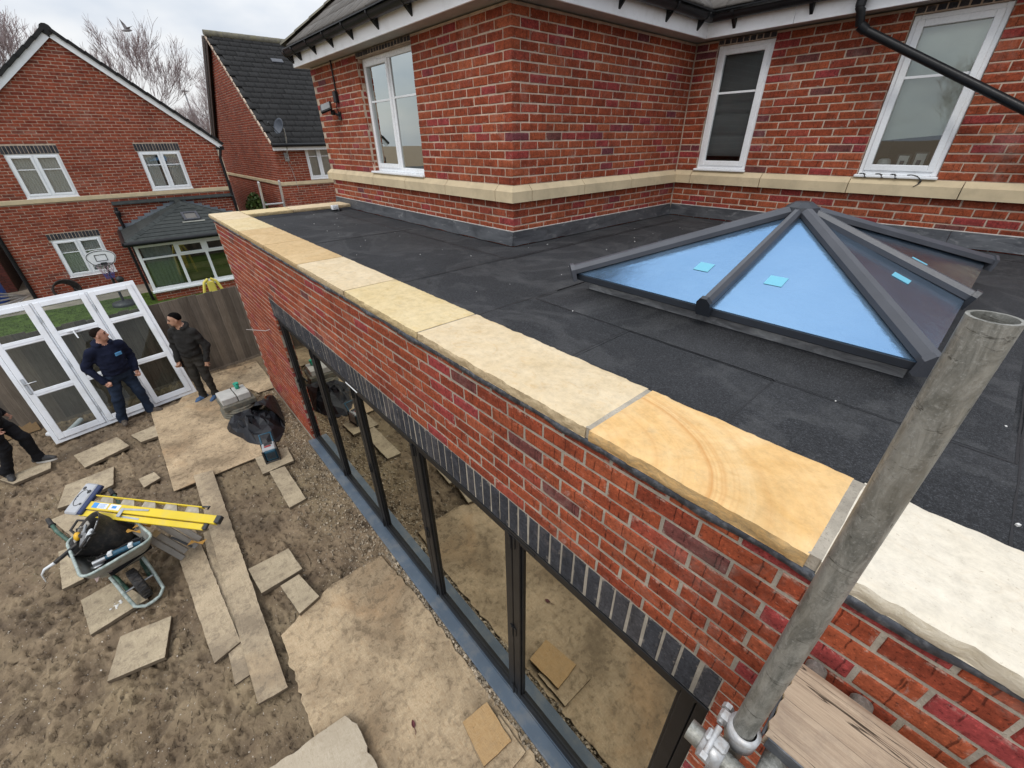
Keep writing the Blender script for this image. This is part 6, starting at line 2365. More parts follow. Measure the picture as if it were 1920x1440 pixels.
# yellow climbing handles above the fence
yl = thing('yellow_slide', 'yellow plastic slide handles showing above the fence', 'slide', (-4.6, 0.1, 0))
for k, y in enumerate((-0.10, 0.27)):
    mb = MB()
    pts = [(-4.6, y + 0.13 * (k - 0.5), 0.0), (-4.6, y, 0.72), (-4.6, y + 0.03 * (0.5 - k) * 4, 0.93), (-4.6, 0.085 + 0.05 * (k - .5), 1.0)]
    mb.tube(pts, 0.032, 8)
    part('handrail', mb, M_YPLAS, yl)
mb = MB()
mb.box(-4.63, -4.57, 0.0, 0.17, 0.2, 0.95, 0, None, 0.03)
part('ladder_panel', mb, M_YPLAS, yl)
# green bush in the gap between the houses
mb = MB()
V, F = [], []
r = random.Random(8)
for k in range(2600):
    d = Vector((r.gauss(0, 1), r.gauss(0, 1), r.gauss(0, 1))).normalized() * r.uniform(0.55, 1.0) ** 0.5
    p = Vector((-10.6, 2.85, 1.15)) + Vector((d.x * 0.7, d.y * 0.42, d.z * 1.15))
    a, b = Vector((r.gauss(0, 1), r.gauss(0, 1), r.gauss(0, 1))).normalized() * 0.06, Vector((r.gauss(0, 1), r.gauss(0, 1), r.gauss(0, 1))).normalized() * 0.05
    b0 = len(V)
    V += [tuple(p - a), tuple(p + b), tuple(p + a), tuple(p - b)]
    F.append((b0, b0 + 1, b0 + 2, b0 + 3))
mb.add(V, F)
bs = thing('bush', 'green leafy bush in the gap between the two far houses', 'bush', (-10.6, 2.85, 0))
part('foliage', mb, M_LEAFG, bs)
mb = MB().tube([(-10.6, 2.85, 0), (-10.6, 2.85, 1.2)], 0.04, 6)
part('stem', mb, M_BARK, bs)
# lamp post and road beyond
mb = MB()
mb.tube([(-34, 5.48, -1), (-34, 5.37, 7.0)], [0.09, 0.05], 8)
mb.box(-34.15, -33.7, 5.2, 5.55, 7.0, 7.08)
single('street_lamp', mb, M_STEEL, 'thin grey street lamp post among the far bare trees', 'street lamp', (-34, 5.4, 0))

# ------------------------------------------------------------------ bare trees
def bare_tree(seed, H, spread=0.62, depth=7):
    r = random.Random(seed)
    tr, tw = MB(), MB()

    def grow(p, d, L_, rad, lev):
        n_ = 3
        rad = max(rad, 0.006)
        pts, rr = [p], [rad]
        q = p
        dd = d
        for i in range(n_):
            dd = (dd + Vector((r.gauss(0, .10), r.gauss(0, .10), r.gauss(0.03, .07)))).normalized()
            q = q + dd * (L_ / n_)
            pts.append(q)
            rr.append(rad * (1 - 0.42 * (i + 1) / n_))
        big = rad > 0.03
        (tr if big else tw).tube(pts, rr, 6 if rad > 0.06 else 3, 0, False)
        if lev <= 0:
            return
        nb = 3 if lev > 2 else 4
        for i in range(nb):
            t = r.uniform(0.45, 1.0) if i else 1.0
            k = min(n_, max(1, int(round(t * n_))))
            ax = Vector((r.gauss(0, 1), r.gauss(0, 1), r.gauss(0, .4))).normalized()
            nd = (dd + ax * spread * r.uniform(0.5, 1.1) + Vector((0, 0, 0.22))).normalized()
            grow(pts[k], nd, L_ * r.uniform(0.60, 0.84), rr[k] * r.uniform(0.55, 0.72), lev - 1)
    grow(Vector((0, 0, 0)), Vector((0, 0, 1)), H * 0.24, H * 0.0135, depth)
    return tr, tw


TREES = []
for sd_, H in ((3, 11.0), (14, 10.0), (27, 9.0)):
    a, b = bare_tree(sd_, H)
    TREES.append((a.mesh('trunk', M_BARK), b.mesh('twigs', M_TWIG)))


def put_tree(i, loc, s, rz, label, group=None):
    t = thing('bare_tree', label, 'tree', M=Matrix.Translation(loc) @ Matrix.Rotation(rz, 4, 'Z') @ Matrix.Scale(s, 4), group=group)
    for nm, me in zip(('trunk', 'crown'), TREES[i]):
        o = bpy.data.objects.new(nm, me)
        C.objects.link(o)
        o.parent = t


TG = 'bare winter trees behind the houses'
put_tree(0, (-22, -0.7, -0.5), 1.12, 0.4, 'tall dense bare tree behind the left slope of the gable', TG)
put_tree(1, (-25, -2.6, -0.5), 1.30, 2.1, 'bare tree at the left edge of the sky', TG)
put_tree(1, (-32, 0.3, -0.5), 0.92, 3.0, 'bare tree just right of the gable peak', TG)
put_tree(2, (-38, 1.6, -0.5), 1.12, 1.1, 'pale bare tree halfway along the right slope of the gable', TG)
put_tree(1, (-42, 3.6, -0.5), 0.92, 4.0, 'low bare tree above the lower right slope of the gable', TG)
put_tree(0, (-32, 4.9, -0.8), 0.86, 5.2, 'bare tree behind the street lamp', TG)
put_tree(2, (-30, 5.75, -0.8), 1.12, 0.2, 'bare tree beside the brown bargeboard of the steep roof', TG)
put_tree(0, (-24, 9.7, -0.5), 1.15, 3.3, 'bare tree behind the ridge of the steep tiled roof', TG)
# trees across the garden, seen mirrored in the house windows
put_tree(1, (2.0, -44, -0.5), 1.2, 1.0, 'bare tree far beyond the garden and outside the picture', 'bare trees across the garden')
put_tree(0, (11.0, -47, -0.5), 1.15, 2.0, 'bare tree far beyond the garden and outside the picture', 'bare trees across the garden')
put_tree(2, (-8.0, -46, -0.5), 1.3, 3.0, 'bare tree far beyond the garden and outside the picture', 'bare trees across the garden')
put_tree(1, (20.0, -43, -0.5), 1.1, 5.0, 'bare tree far beyond the garden and outside the picture', 'bare trees across the garden')

# gull
bd_ = MB()
bp_ = Vector((-25.64, 2.51, 8.87))
d1 = Vector((0.2, 0.9, 0.1)).normalized()
bd_.tube([bp_ - d1 * 0.22, bp_ - d1 * 0.09, bp_ + d1 * 0.07, bp_ + d1 * 0.16, bp_ + d1 * 0.23], [0.02, 0.055, 0.06, 0.035, 0.01], 8)
gull = thing('gull', 'grey white gull flying in the sky above the gable', 'bird', tuple(bp_))
part('body', bd_, M_BIRD, gull)
for s, (w1, w2_) in enumerate((((-0.05, -0.05, 0.22), (-0.04, -0.14, 0.44)), ((0.09, 0.10, 0.11), (0.20, 0.26, 0.15)))):
    mb = MB()
    a, b = bp_ + Vector(w1), bp_ + Vector(w2_)
    V = [bp_ + d1 * 0.10, bp_ - d1 * 0.08, a + d1 * 0.07, a - d1 * 0.06, b]
    up = Vector((0.3, 0.0, 0.02))
    V2 = [v + Vector((0.012, 0, 0.012)) for v in V]
    mb.add([tuple(v) for v in V + V2], [(0, 2, 3, 1), (2, 4, 3), (6, 8, 7, 5), (8, 9, 7), (0, 5, 7, 2), (1, 3, 8, 6), (2, 7, 9, 4), (3, 4, 9, 8)])
    part('wing', mb, M_BIRD, gull)
# ------------------------------------------------------------------ fence
FA, FB = -1.54, -0.14            # fence line x = FA + FB*y
FZT = 1.47
fn = thing('fence', 'weathered close boarded timber fence across the end of the garden', 'fence', (FA, 0, 0))
fd = Vector((FB, 1, 0)).normalized()
MFn = frame_M((FA, 0, 0), fd)             # y axis points away from the garden (-x side)
r = random.Random(12)
u = -5.6
k = 0
while u < 1.75:
    w = r.uniform(0.115, 0.15)
    top = FZT + r.uniform(-0.02, 0.02)
    th = 0.018
    off = -0.002
    mb = MB()
    tl = r.uniform(-0.006, 0.006)
    mb.box(u, u + w + 0.006, off, off + th * 0.7, -0.06, top, 0, MFn @ Matrix.Rotation(tl, 4, 'Y') @ Matrix.Rotation(r.uniform(-.03, .03), 4, 'Z') if False else MFn @ Matrix.Translation((u, r.uniform(-.003, .003), 0)) @ Matrix.Rotation(0.085, 4, 'Z') @ Matrix.Translation((-u, 0, 0)), 0.003)
    b = part('board', mb, M_FENCE, fn)
    u += w
    k += 1
mb = MB()
for z in (0.25, 0.8, 1.3):
    mb.box(-5.6, 1.75, 0.026, 0.066, z - 0.04, z + 0.04, 0, MFn)
part('rail', mb, M_FENCE, fn)
for uu in (-4.9, -3.1, -1.3, 0.5):
    mb = MB().box(uu, uu + 0.09, 0.068, 0.158, -0.1, FZT - 0.03, 0, MFn)
    part('post', mb, M_FENCE, fn)
mb = MB()
mb.box(-5.6, 1.75, -0.005, 0.02, -0.08, 0.03, 0, MFn)
part('gravel_board', mb, M_FENCE, fn)

# ------------------------------------------------------------------ leaning white door frame
A_, B_ = Vector((-0.334, -2.879, 0.015)), Vector((-0.706, -1.058, 0.015))
e_ = (B_ - A_).normalized()
nh_ = Vector((-e_.y, e_.x, 0))
if nh_.x > 0:
    nh_ = -nh_
sn = 0.385
MW = frame_M(A_, e_, nh_ * sn + Vector((0, 0, math.sqrt(1 - sn * sn))))
wf = thing('door_set', 'old white plastic french door set with side panels leaning on the fence', 'door frame', M=MW)
WW, WH = (B_ - A_).length, 2.04
I4 = Matrix.Identity(4)
mb = MB()
rect_frame(mb, I4, 0, WW, 0, WH, 0.05, 0.0, 0.06, 0, 0.004)
for x in (WW / 3, 2 * WW / 3):
    mb.box(x - 0.012, x + 0.012, 0.004, 0.056, 0.05, WH - 0.05, 0, I4, 0.003)
part('outer_frame', mb, M_UPVC_DUSTY, wf, local=True)
for i in range(3):
    a, b = i * WW / 3 + (0.05 if i == 0 else 0.013), (i + 1) * WW / 3 - (0.05 if i == 2 else 0.013)
    z0, z1 = 0.052, WH - 0.052
    mb = MB()
    st = 0.072
    rect_frame(mb, I4, a + 0.003, b - 0.003, z0, z1, st, -0.018, 0.05, 0, 0.006, wb=0.09)
    r1, r2 = z0 + (z1 - z0) * 0.37, z0 + (z1 - z0) * 0.745
    for zc in (r1, r2):
        mb.box(a + st, b - st, -0.016, 0.048, zc - 0.042, zc + 0.042, 0, I4, 0.006)
        mb.box(a + st, b - st, -0.020, -0.0165, zc - 0.006, zc + 0.006, 0, I4)
    nm = 'door' if i == 0 else 'side_panel'
    d = part(nm, mb, M_UPVC_DUSTY, wf, local=True)
    for lo, hi in ((z0 + 0.09, r1 - 0.042), (r1 + 0.042, r2 - 0.042), (r2 + 0.042, z1 - st)):
        part('pane', pane_mb(I4, a + st, b - st, lo, hi, 0.02), M_GLASS_C, d, local=True)
    if i < 2:
        for z in (0.28, 1.05, 1.75):
            part('hinge', MB().box(b - 0.004, b + 0.010, -0.028, -0.017, z - 0.055, z + 0.055, 0, I4, 0.002), M_STEEL, d, local=True)
    if i == 0:
        mb = MB()
        mb.box(a + 0.022, a + 0.055, -0.030, -0.019, 0.78, 1.02, 0, I4, 0.004)
        mb.tube([(a + 0.038, -0.03, 0.93), (a + 0.038, -0.07, 0.93), (a + 0.16, -0.075, 0.93)], 0.009, 8)
        part('handle', mb, M_STEEL, d, local=True)
    if i == 1:
        mb = MB()
        mb.box(a + 0.16, a + 0.30, -0.04, -0.021, r2 - 0.012, r2 + 0.012, 0, I4, 0.004)
        mb.tube([(a + 0.23, -0.04, r2), (a + 0.235, -0.055, r2 - 0.13)], 0.010, 8)
        part('handle', mb, M_UPVC, d, local=True)

# chipboard offcut leaning on the fence by the third man
mb = MB()
Mo = frame_M((-0.92, -4.3, 0.0), (-0.12, 0.99, 0), (-0.30, -0.04, 0.95))
mb.box(0, 1.22, 0, 0.018, 0, 1.0, 0, Mo)
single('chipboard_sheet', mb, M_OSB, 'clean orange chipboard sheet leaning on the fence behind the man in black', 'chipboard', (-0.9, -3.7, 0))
mb = MB()
mb.tube([(-0.75, -2.98, 0.03), (-0.50, -2.80, 0.035), (-0.9, -2.6, 0.04)], 0.035, 10)
single('plastic_pipe', mb, M_UPVC_DUSTY, 'short cream plastic pipe on the ground behind the white frame corner', 'pipe', (-0.6, -2.9, 0.03))

# ------------------------------------------------------------------ boards and flags on the soil


def flat_piece(name, poly, z0, z1, mat, label, cat, group=None, seed=0, tilt=(0, 0), rough=0.004):
    """thin plate with slightly uneven outline and surface"""
    P = [Vector((p[0], p[1])) for p in poly]
    n_ = len(P)
    area = sum(P[i].x * P[(i + 1) % n_].y - P[(i + 1) % n_].x * P[i].y for i in range(n_))
    if area < 0:
        P = P[::-1]
    ctr = sum(P, Vector((0, 0))) / n_
    out = []
    for i in range(n_):
        a, b = P[i], P[(i + 1) % n_]
        m = max(2, int((b - a).length / 0.035))
        for j in range(m):
            t = j / m
            q = a.lerp(b, t)
            nn = Vector(((b - a).y, -(b - a).x)).normalized()
            amp = rough * math.sin(PI * t) if j else 0.0
            q = q + nn * float(vnoise(q.x * 22, q.y * 22, seed, seed) - 0.5) * 2 * amp
            out.append(q)
    m = len(out)

    def zz(q):
        return tilt[0] * (q.x - ctr.x) + tilt[1] * (q.y - ctr.y)
    V, F = [], []
    rings = [(1.0, z0), (1.0, z1 - 0.003), (0.99, z1), (0.6, z1), (0.25, z1)]
    for f, z in rings:
        for q in out:
            p = ctr + (q - ctr) * f
            V.append((p.x, p.y, z + zz(p) + (0.0025 * float(vnoise(p.x * 9, p.y * 9, seed, 5) - 0.5) if z == z1 else 0)))
    V.append((ctr.x, ctr.y, z1))
    for k_ in range(len(rings) - 1):
        for i in range(m):
            j = (i + 1) % m
            F.append((k_ * m + i, k_ * m + j, (k_ + 1) * m + j, (k_ + 1) * m + i))
    l = (len(rings) - 1) * m
    for i in range(m):
        F.append((l + i, l + (i + 1) % m, len(V) - 1))
    mb = MB().add(V, F, 0, False)
    return single(name, mb, mat, label, cat, (ctr.x, ctr.y, z0), group)


GP = 'stone flags dropped on the soil'
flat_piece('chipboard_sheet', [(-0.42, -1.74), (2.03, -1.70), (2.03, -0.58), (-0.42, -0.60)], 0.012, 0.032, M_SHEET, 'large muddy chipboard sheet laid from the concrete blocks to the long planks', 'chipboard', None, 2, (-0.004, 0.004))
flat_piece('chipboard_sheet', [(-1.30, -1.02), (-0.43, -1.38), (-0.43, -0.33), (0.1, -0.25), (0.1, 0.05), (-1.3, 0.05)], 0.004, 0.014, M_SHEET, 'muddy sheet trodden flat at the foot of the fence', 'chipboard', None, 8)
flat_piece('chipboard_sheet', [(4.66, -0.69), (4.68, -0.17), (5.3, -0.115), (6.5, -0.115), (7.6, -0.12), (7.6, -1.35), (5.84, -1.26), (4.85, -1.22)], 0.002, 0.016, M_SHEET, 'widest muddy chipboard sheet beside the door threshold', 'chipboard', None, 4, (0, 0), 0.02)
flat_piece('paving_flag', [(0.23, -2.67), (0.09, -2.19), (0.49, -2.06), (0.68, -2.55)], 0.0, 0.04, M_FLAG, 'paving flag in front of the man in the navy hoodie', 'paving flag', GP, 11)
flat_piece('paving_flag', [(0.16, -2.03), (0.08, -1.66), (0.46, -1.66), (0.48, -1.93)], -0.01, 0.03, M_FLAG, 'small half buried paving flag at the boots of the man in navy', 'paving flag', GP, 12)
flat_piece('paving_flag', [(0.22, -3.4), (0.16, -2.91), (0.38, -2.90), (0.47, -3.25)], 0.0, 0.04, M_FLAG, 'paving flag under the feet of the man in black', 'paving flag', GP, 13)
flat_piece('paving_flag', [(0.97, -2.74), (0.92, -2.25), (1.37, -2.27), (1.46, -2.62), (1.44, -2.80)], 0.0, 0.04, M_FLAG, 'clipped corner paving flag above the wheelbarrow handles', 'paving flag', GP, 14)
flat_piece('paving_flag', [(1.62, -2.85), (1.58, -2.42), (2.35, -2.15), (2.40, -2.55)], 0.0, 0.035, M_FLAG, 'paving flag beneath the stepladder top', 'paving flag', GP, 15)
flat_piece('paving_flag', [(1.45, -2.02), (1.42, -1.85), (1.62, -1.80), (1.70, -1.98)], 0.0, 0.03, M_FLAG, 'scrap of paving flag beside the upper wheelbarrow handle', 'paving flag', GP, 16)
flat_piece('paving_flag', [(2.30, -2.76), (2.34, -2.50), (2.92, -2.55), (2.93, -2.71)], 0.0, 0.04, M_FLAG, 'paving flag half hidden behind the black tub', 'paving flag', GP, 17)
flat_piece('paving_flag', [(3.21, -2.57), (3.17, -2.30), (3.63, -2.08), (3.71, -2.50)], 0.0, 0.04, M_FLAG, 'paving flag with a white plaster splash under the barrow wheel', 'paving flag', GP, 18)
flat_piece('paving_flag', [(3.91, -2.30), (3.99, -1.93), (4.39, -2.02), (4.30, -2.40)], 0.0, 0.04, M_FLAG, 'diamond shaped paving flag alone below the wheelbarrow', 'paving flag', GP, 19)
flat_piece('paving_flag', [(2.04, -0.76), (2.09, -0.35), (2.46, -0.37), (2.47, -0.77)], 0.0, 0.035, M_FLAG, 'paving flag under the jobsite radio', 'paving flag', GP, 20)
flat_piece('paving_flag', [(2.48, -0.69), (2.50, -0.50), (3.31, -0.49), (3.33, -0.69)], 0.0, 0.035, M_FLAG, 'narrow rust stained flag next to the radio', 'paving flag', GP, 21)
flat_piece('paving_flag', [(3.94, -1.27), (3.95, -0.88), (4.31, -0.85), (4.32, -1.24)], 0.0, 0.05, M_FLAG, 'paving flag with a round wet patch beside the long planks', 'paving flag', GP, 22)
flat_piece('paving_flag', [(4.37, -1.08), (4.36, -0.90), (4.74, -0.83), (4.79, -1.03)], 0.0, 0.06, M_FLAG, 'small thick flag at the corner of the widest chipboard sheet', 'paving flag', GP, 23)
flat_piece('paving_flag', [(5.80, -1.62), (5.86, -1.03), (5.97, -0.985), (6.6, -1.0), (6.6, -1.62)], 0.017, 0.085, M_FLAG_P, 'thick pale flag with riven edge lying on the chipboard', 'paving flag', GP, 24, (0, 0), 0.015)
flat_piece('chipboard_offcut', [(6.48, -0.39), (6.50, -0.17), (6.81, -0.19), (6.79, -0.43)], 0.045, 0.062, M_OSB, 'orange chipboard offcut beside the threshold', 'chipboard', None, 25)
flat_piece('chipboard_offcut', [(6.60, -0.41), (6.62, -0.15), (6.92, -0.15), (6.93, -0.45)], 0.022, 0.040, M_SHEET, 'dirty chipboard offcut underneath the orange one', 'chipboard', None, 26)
# splash and wet patch
mb = MB()
r = random.Random(2)
for k in range(16):
    a, d = r.uniform(0, 6.28), abs(r.gauss(0, 0.035))
    s = r.uniform(0.004, 0.014)
    mb.lathe([(0, 0.001), (s, 0.001), (s * 0.7, 0.0022), (0, 0.0025)], (3.52 + d * math.cos(a), -2.30 + d * math.sin(a), 0.040), 7)
single('plaster_splash', mb, M_CHIP, 'white plaster splash on the paving flag by the barrow wheel', 'splash', (3.52, -2.3, 0.04), kind='stuff')
# planks
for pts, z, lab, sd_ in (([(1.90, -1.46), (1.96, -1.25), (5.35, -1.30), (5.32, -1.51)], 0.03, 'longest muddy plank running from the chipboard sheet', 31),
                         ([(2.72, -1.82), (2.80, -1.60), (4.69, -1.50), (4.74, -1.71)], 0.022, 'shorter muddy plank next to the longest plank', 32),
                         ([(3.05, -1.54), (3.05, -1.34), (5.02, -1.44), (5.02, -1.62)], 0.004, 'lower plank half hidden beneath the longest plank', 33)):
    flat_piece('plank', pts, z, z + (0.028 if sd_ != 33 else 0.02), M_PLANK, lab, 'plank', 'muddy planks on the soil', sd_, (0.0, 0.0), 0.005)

# gravel along the wall and pebbles
mb = MB()
r = random.Random(6)


def pebble(mb, x, y, z, s):
    V = []
    for i in range(8):
        sx, sy, sz = _S[i]
        f = r.uniform(0.55, 1.0) / 1.3
        V.append((sx * s * f, sy * s * f * r.uniform(.6, 1), sz * s * f * 0.6))
    F = [(0, 1, 3, 2), (4, 6, 7, 5), (0, 4, 5, 1), (2, 3, 7, 6), (0, 2, 6, 4), (1, 5, 7, 3)]
    mb.add(V, F, 0, False, Matrix.Translation((x, y, z)) @ Euler((r.uniform(0, 3), r.uniform(0, 3), r.uniform(0, 3))).to_matrix().to_4x4())


for k in range(5200):
    x = r.uniform(0.0, 7.6)
    y = -0.03 - abs(r.gauss(0, 0.30)) if x < 4.7 else -r.uniform(0.03, 0.125)
    if y < -1.0:
        continue
    s = r.choice([0.005, 0.006, 0.008, 0.008, 0.011, 0.015, 0.022 if x > 4.5 or r.random() < 0.3 else 0.008])
    pebble(mb, x, y, float(soil_h(np.array([x]), np.array([y]))[0]) + s * 0.25, s)
single('gravel', mb, M_GRAV, 'loose gravel and crumbs of soil along the wall', 'gravel', kind='stuff')
mb = MB()
for k in range(1300):
    x, y = r.uniform(-0.3, 8), r.uniform(-5.5, -0.3)
    s = r.choice([0.004, 0.005, 0.006, 0.009])
    pebble(mb, x, y, float(soil_h(np.array([x]), np.array([y]))[0]) + s * 0.3, s)
single('pebbles', mb, M_PEB, 'small pale pebbles scattered through the soil', 'pebbles', kind='stuff')
mb = MB()
for k in range(420):
    x, y = r.uniform(0.0, 7.5), r.uniform(-5.0, -0.1)
    z = float(soil_h(np.array([x]), np.array([y]))[0]) + 0.006
    a = r.uniform(0, 6.28)
    l = r.uniform(0.02, 0.09)
    mid = Vector((x + r.uniform(-.01, .01), y + r.uniform(-.01, .01), z + 0.008))
    mb.tube([Vector((x - l * math.cos(a), y - l * math.sin(a), z)), mid, Vector((x + l * math.cos(a), y + l * math.sin(a), z))], 0.0016, 3, 0, False)
single('twigs', mb, simple('straw_bits', (0.30, 0.22, 0.13), 0.9, 0.5, 4), 'bits of straw and twig on the soil', 'twigs', kind='stuff')
# red leaf
mb = MB()
V, F = [], []
for t in np.linspace(0, 1, 8):
    w = 0.013 * math.sin(PI * (0.08 + 0.92 * t)) + 0.001
    V += [(-w, t * 0.055, 0.004 + 0.006 * t), (0, t * 0.055, 0.0), (w, t * 0.055, 0.004 + 0.004 * t)]
for i in range(7):
    for s in (0, 1):
        q = i * 3 + s
        F.append((q, q + 1, q + 4, q + 3))
Ml = Matrix.Translation((6.255, -0.675, 0.022)) @ Matrix.Rotation(1.3, 4, 'Z')
mb.add(V, F, 0, True, Ml)
mb.tube([(0, 0, 0.002), (0.004, -0.03, 0.004), (-0.004, -0.045, 0.001)], 0.002, 5, 0, False, True, Ml)
single('leaf', mb, M_LEAFR, 'single dark red leaf on the widest chipboard sheet', 'leaf', (6.25, -0.68, 0.02))

# ------------------------------------------------------------------ concrete blocks on a ribbed chamber, cup, pipe
ch = thing('inspection_chamber', 'ribbed muddy plastic chamber ring standing on the soil', 'chamber', (0.58, -0.62, 0))
prof = [(0.20, 0.0)]
for k in range(4):
    z = 0.01 + k * 0.042
    prof += [(0.255, z), (0.262, z + 0.012), (0.255, z + 0.026), (0.235, z + 0.032)]
prof += [(0.245, 0.185), (0.235, 0.195), (0.0, 0.195)]
mb = MB().lathe(prof, (0.58, -0.62, 0), 36)
part('ring', mb, M_RING, ch)
Mbk = Matrix.Translation((0.56, -0.62, 0.196)) @ Matrix.Rotation(math.radians(4), 4, 'Z')
mb = MB().box(-0.22, 0.22, -0.235, 0.235, 0, 0.085, 0, Mbk, 0.008)
part('square_cover', mb, M_RING, ch)
for (a, b, lab) in ((-0.215, -0.002, 'left concrete block of two resting on the ribbed chamber'), (0.012, 0.19, 'concrete block carrying the green cup')):
    mb = MB()
    mb.box(-0.19, 0.16, a, b, 0.086, 0.186, 0, Mbk, 0.006)
    single('concrete_block', mb, M_BLOCK, lab, 'concrete block', tuple(Mbk @ Vector((0, (a + b) / 2, 0.086))), 'concrete blocks on the chamber')
cup = thing('cup', 'green plastic drinking cup with lid standing on a concrete block', 'cup', tuple(Mbk @ Vector((-0.09, 0.085, 0.186))))
o = Mbk @ Vector((-0.09, 0.085, 0.1865))
mb = MB().lathe([(0.0, 0), (0.030, 0), (0.038, 0.085), (0.0, 0.085)], o, 20)
part('body', mb, M_TEAL, cup)
mb = MB().lathe([(0.0, 0.0855), (0.041, 0.0855), (0.042, 0.098), (0.036, 0.103), (0.030, 0.099), (0.0, 0.099)], o, 20)
part('lid', mb, M_TEAL, cup)
mb = MB().pipe((0.44, -0.165, -0.05), (0.44, -0.165, 0.055), 0.062, 0.050, 24)
single('clay_pipe', mb, M_CLAY, 'open end of an orange clay drain pipe by the brick pier', 'drain pipe', (0.44, -0.165, 0))

# ------------------------------------------------------------------ black polythene heap
r = random.Random(17)
mb = MB()


def crumple(nu, nv, pos, seed):
    """coarse flat-faceted sheet: random ridges between big planes"""
    rr_ = random.Random(seed)
    V = []
    for j in range(nv):
        for i in range(nu):
            u_, v_ = i / (nu - 1), j / (nv - 1)
            if 0 < i < nu - 1:
                u_ += rr_.uniform(-0.35, 0.35) / nu
            if 0 < j < nv - 1:
                v_ += rr_.uniform(-0.35, 0.35) / nv
            V.append(pos(u_, v_, rr_))
    F = []
    for j in range(nv - 1):
        for i in range(nu - 1):
            a = j * nu + i
            if rr_.random() < 0.5:
                F += [(a, a + 1, a + nu + 1), (a, a + nu + 1, a + nu)]
            else:
                F += [(a, a + 1, a + nu), (a + 1, a + nu + 1, a + nu)]
    mb.add(V, F, 0, False)


def heap(u_, v_, rr_):
    a = u_ * 2 * PI
    rad_ = (0.47 + 0.06 * math.sin(2 * a + 0.6) + 0.05 * math.sin(3 * a + 2)) * v_
    x = 1.24 + rad_ * math.cos(a) * 1.12
    y = -0.53 + rad_ * math.sin(a) * 0.82
    z = 0.24 * (1 - v_ ** 2.0) + (rr_.uniform(-0.05, 0.06) if 0.05 < v_ < 0.93 and 0 < u_ < 0.999 else 0)
    if u_ <= 0 or u_ >= 0.999:
        z = 0.24 * (1 - v_ ** 2.0)
    return (x, min(y, -0.02), max(z, 0.02 if v_ < 0.97 else 0.004))


crumple(19, 8, heap, 5)


def tail(u_, v_, rr_):
    cx, cy = 1.18 + (0.52 - 1.18) * v_, -0.40 + 0.30 * v_
    wd = 0.55 * (1 - v_) ** 0.9 + 0.05
    x = cx + (u_ - 0.5) * wd * 0.9
    y = cy + (u_ - 0.5) * wd * 0.75
    z = 0.02 + (0.25 * (1 - v_) + 0.10) * math.sin(PI * min(max(u_, 0), 1)) * (1 if v_ < 0.98 else 0.6) + (rr_.uniform(-0.03, 0.03) if 0.05 < u_ < 0.95 else 0)
    return (x, min(y, -0.02), max(z, 0.006))


crumple(9, 7, tail, 8)
single('polythene_sheet', mb, M_POLY, 'crumpled black polythene sheet heaped by the brick pier', 'plastic sheet', (1.2, -0.5, 0))

# ------------------------------------------------------------------ jobsite radio
Mr = Matrix.Translation((2.19, -0.57, 0.036)) @ Matrix.Rotation(math.radians(-8), 4, 'Z')
rd = thing('jobsite_radio', 'teal blue and grey jobsite radio with top handle on a paving flag', 'radio', M=Mr)
mb = MB().box(-0.09, 0.11, -0.075, 0.075, 0.02, 0.19, 0, None, 0.015)
part('body', mb, M_RADB, rd, local=True)
mb = MB()
mb.box(-0.085, 0.095, -0.079, 0.079, 0.16, 0.205, 0, None, 0.012)
mb.box(-0.10, 0.105, -0.084, -0.0755, 0.03, 0.17, 0, None, 0.004)
mb.box(-0.10, 0.105, 0.0755, 0.084, 0.03, 0.17, 0, None, 0.004)
part('grey_panel', mb, M_RADG, rd, local=True)
mb = MB()
for s in (-1, 1):
    for q in (-0.1, 0.115):
        mb.tube([(q, s * 0.085, 0.0), (q, s * 0.085, 0.20)], 0.012, 8)
    mb.tube([(-0.1, s * 0.085, 0.012), (0.115, s * 0.085, 0.012)], 0.012, 8)
mb.tube([(0.115, -0.085, 0.012), (0.115, 0.085, 0.012)], 0.012, 8)
part('roll_bar', mb, M_DARKM, rd, local=True)
mb = MB()
mb.tube([(-0.08, -0.07, 0.19), (-0.17, -0.07, 0.30), (-0.17, 0.07, 0.30), (-0.08, 0.07, 0.19)], 0.013, 8)
part('handle', mb, M_RADB, rd, local=True)
mb = MB()
mb.box(-0.07, -0.01, -0.05, 0.05, 0.206, 0.212, 0, None, 0.002)
part('dark_slot', mb, M_DARKM, rd, local=True)
mb = MB()
mb.box(0.0, 0.035, -0.05, 0.03, 0.206, 0.211, 0, None, 0.002)
part('display', mb, M_RED, rd, local=True)
mb = MB()
for k in range(6):
    mb.box(0.1105, 0.113, -0.055, 0.055, 0.05 + k * 0.018, 0.06 + k * 0.018)
part('speaker_grille', mb, M_DARKM, rd, local=True)

# ------------------------------------------------------------------ wheelbarrow
PHI = math.radians(14)
Mw = Matrix.Translation((3.08, -2.20, 0)) @ Matrix.Rotation(PHI, 4, 'Z')
wbw = thing('wheelbarrow', 'old green wheelbarrow with a worn metal tray loaded with tools', 'wheelbarrow', M=Mw)
# tray: rim loop and bottom loop


def rrect(x0, x1, y0b, y1b, yb0, yb1, rad_, n_=6):
    """rounded loop: front edge x1 from y0b..y1b, back edge x0 from yb0..yb1"""
    cs = [(x0, yb0), (x1, y0b), (x1, y1b), (x0, yb1)]
    out_ = []
    for i in range(4):
        p, c, q = Vector(cs[i - 1]), Vector(cs[i]), Vector(cs[(i + 1) % 4])
        a = c + (p - c).normalized() * rad_
        b = c + (q - c).normalized() * rad_
        for t in np.linspace(0, 1, n_):
            t = float(t)
            out_.append(a * ((1 - t) ** 2) + c * (2 * t * (1 - t)) + b * (t * t))
    return out_


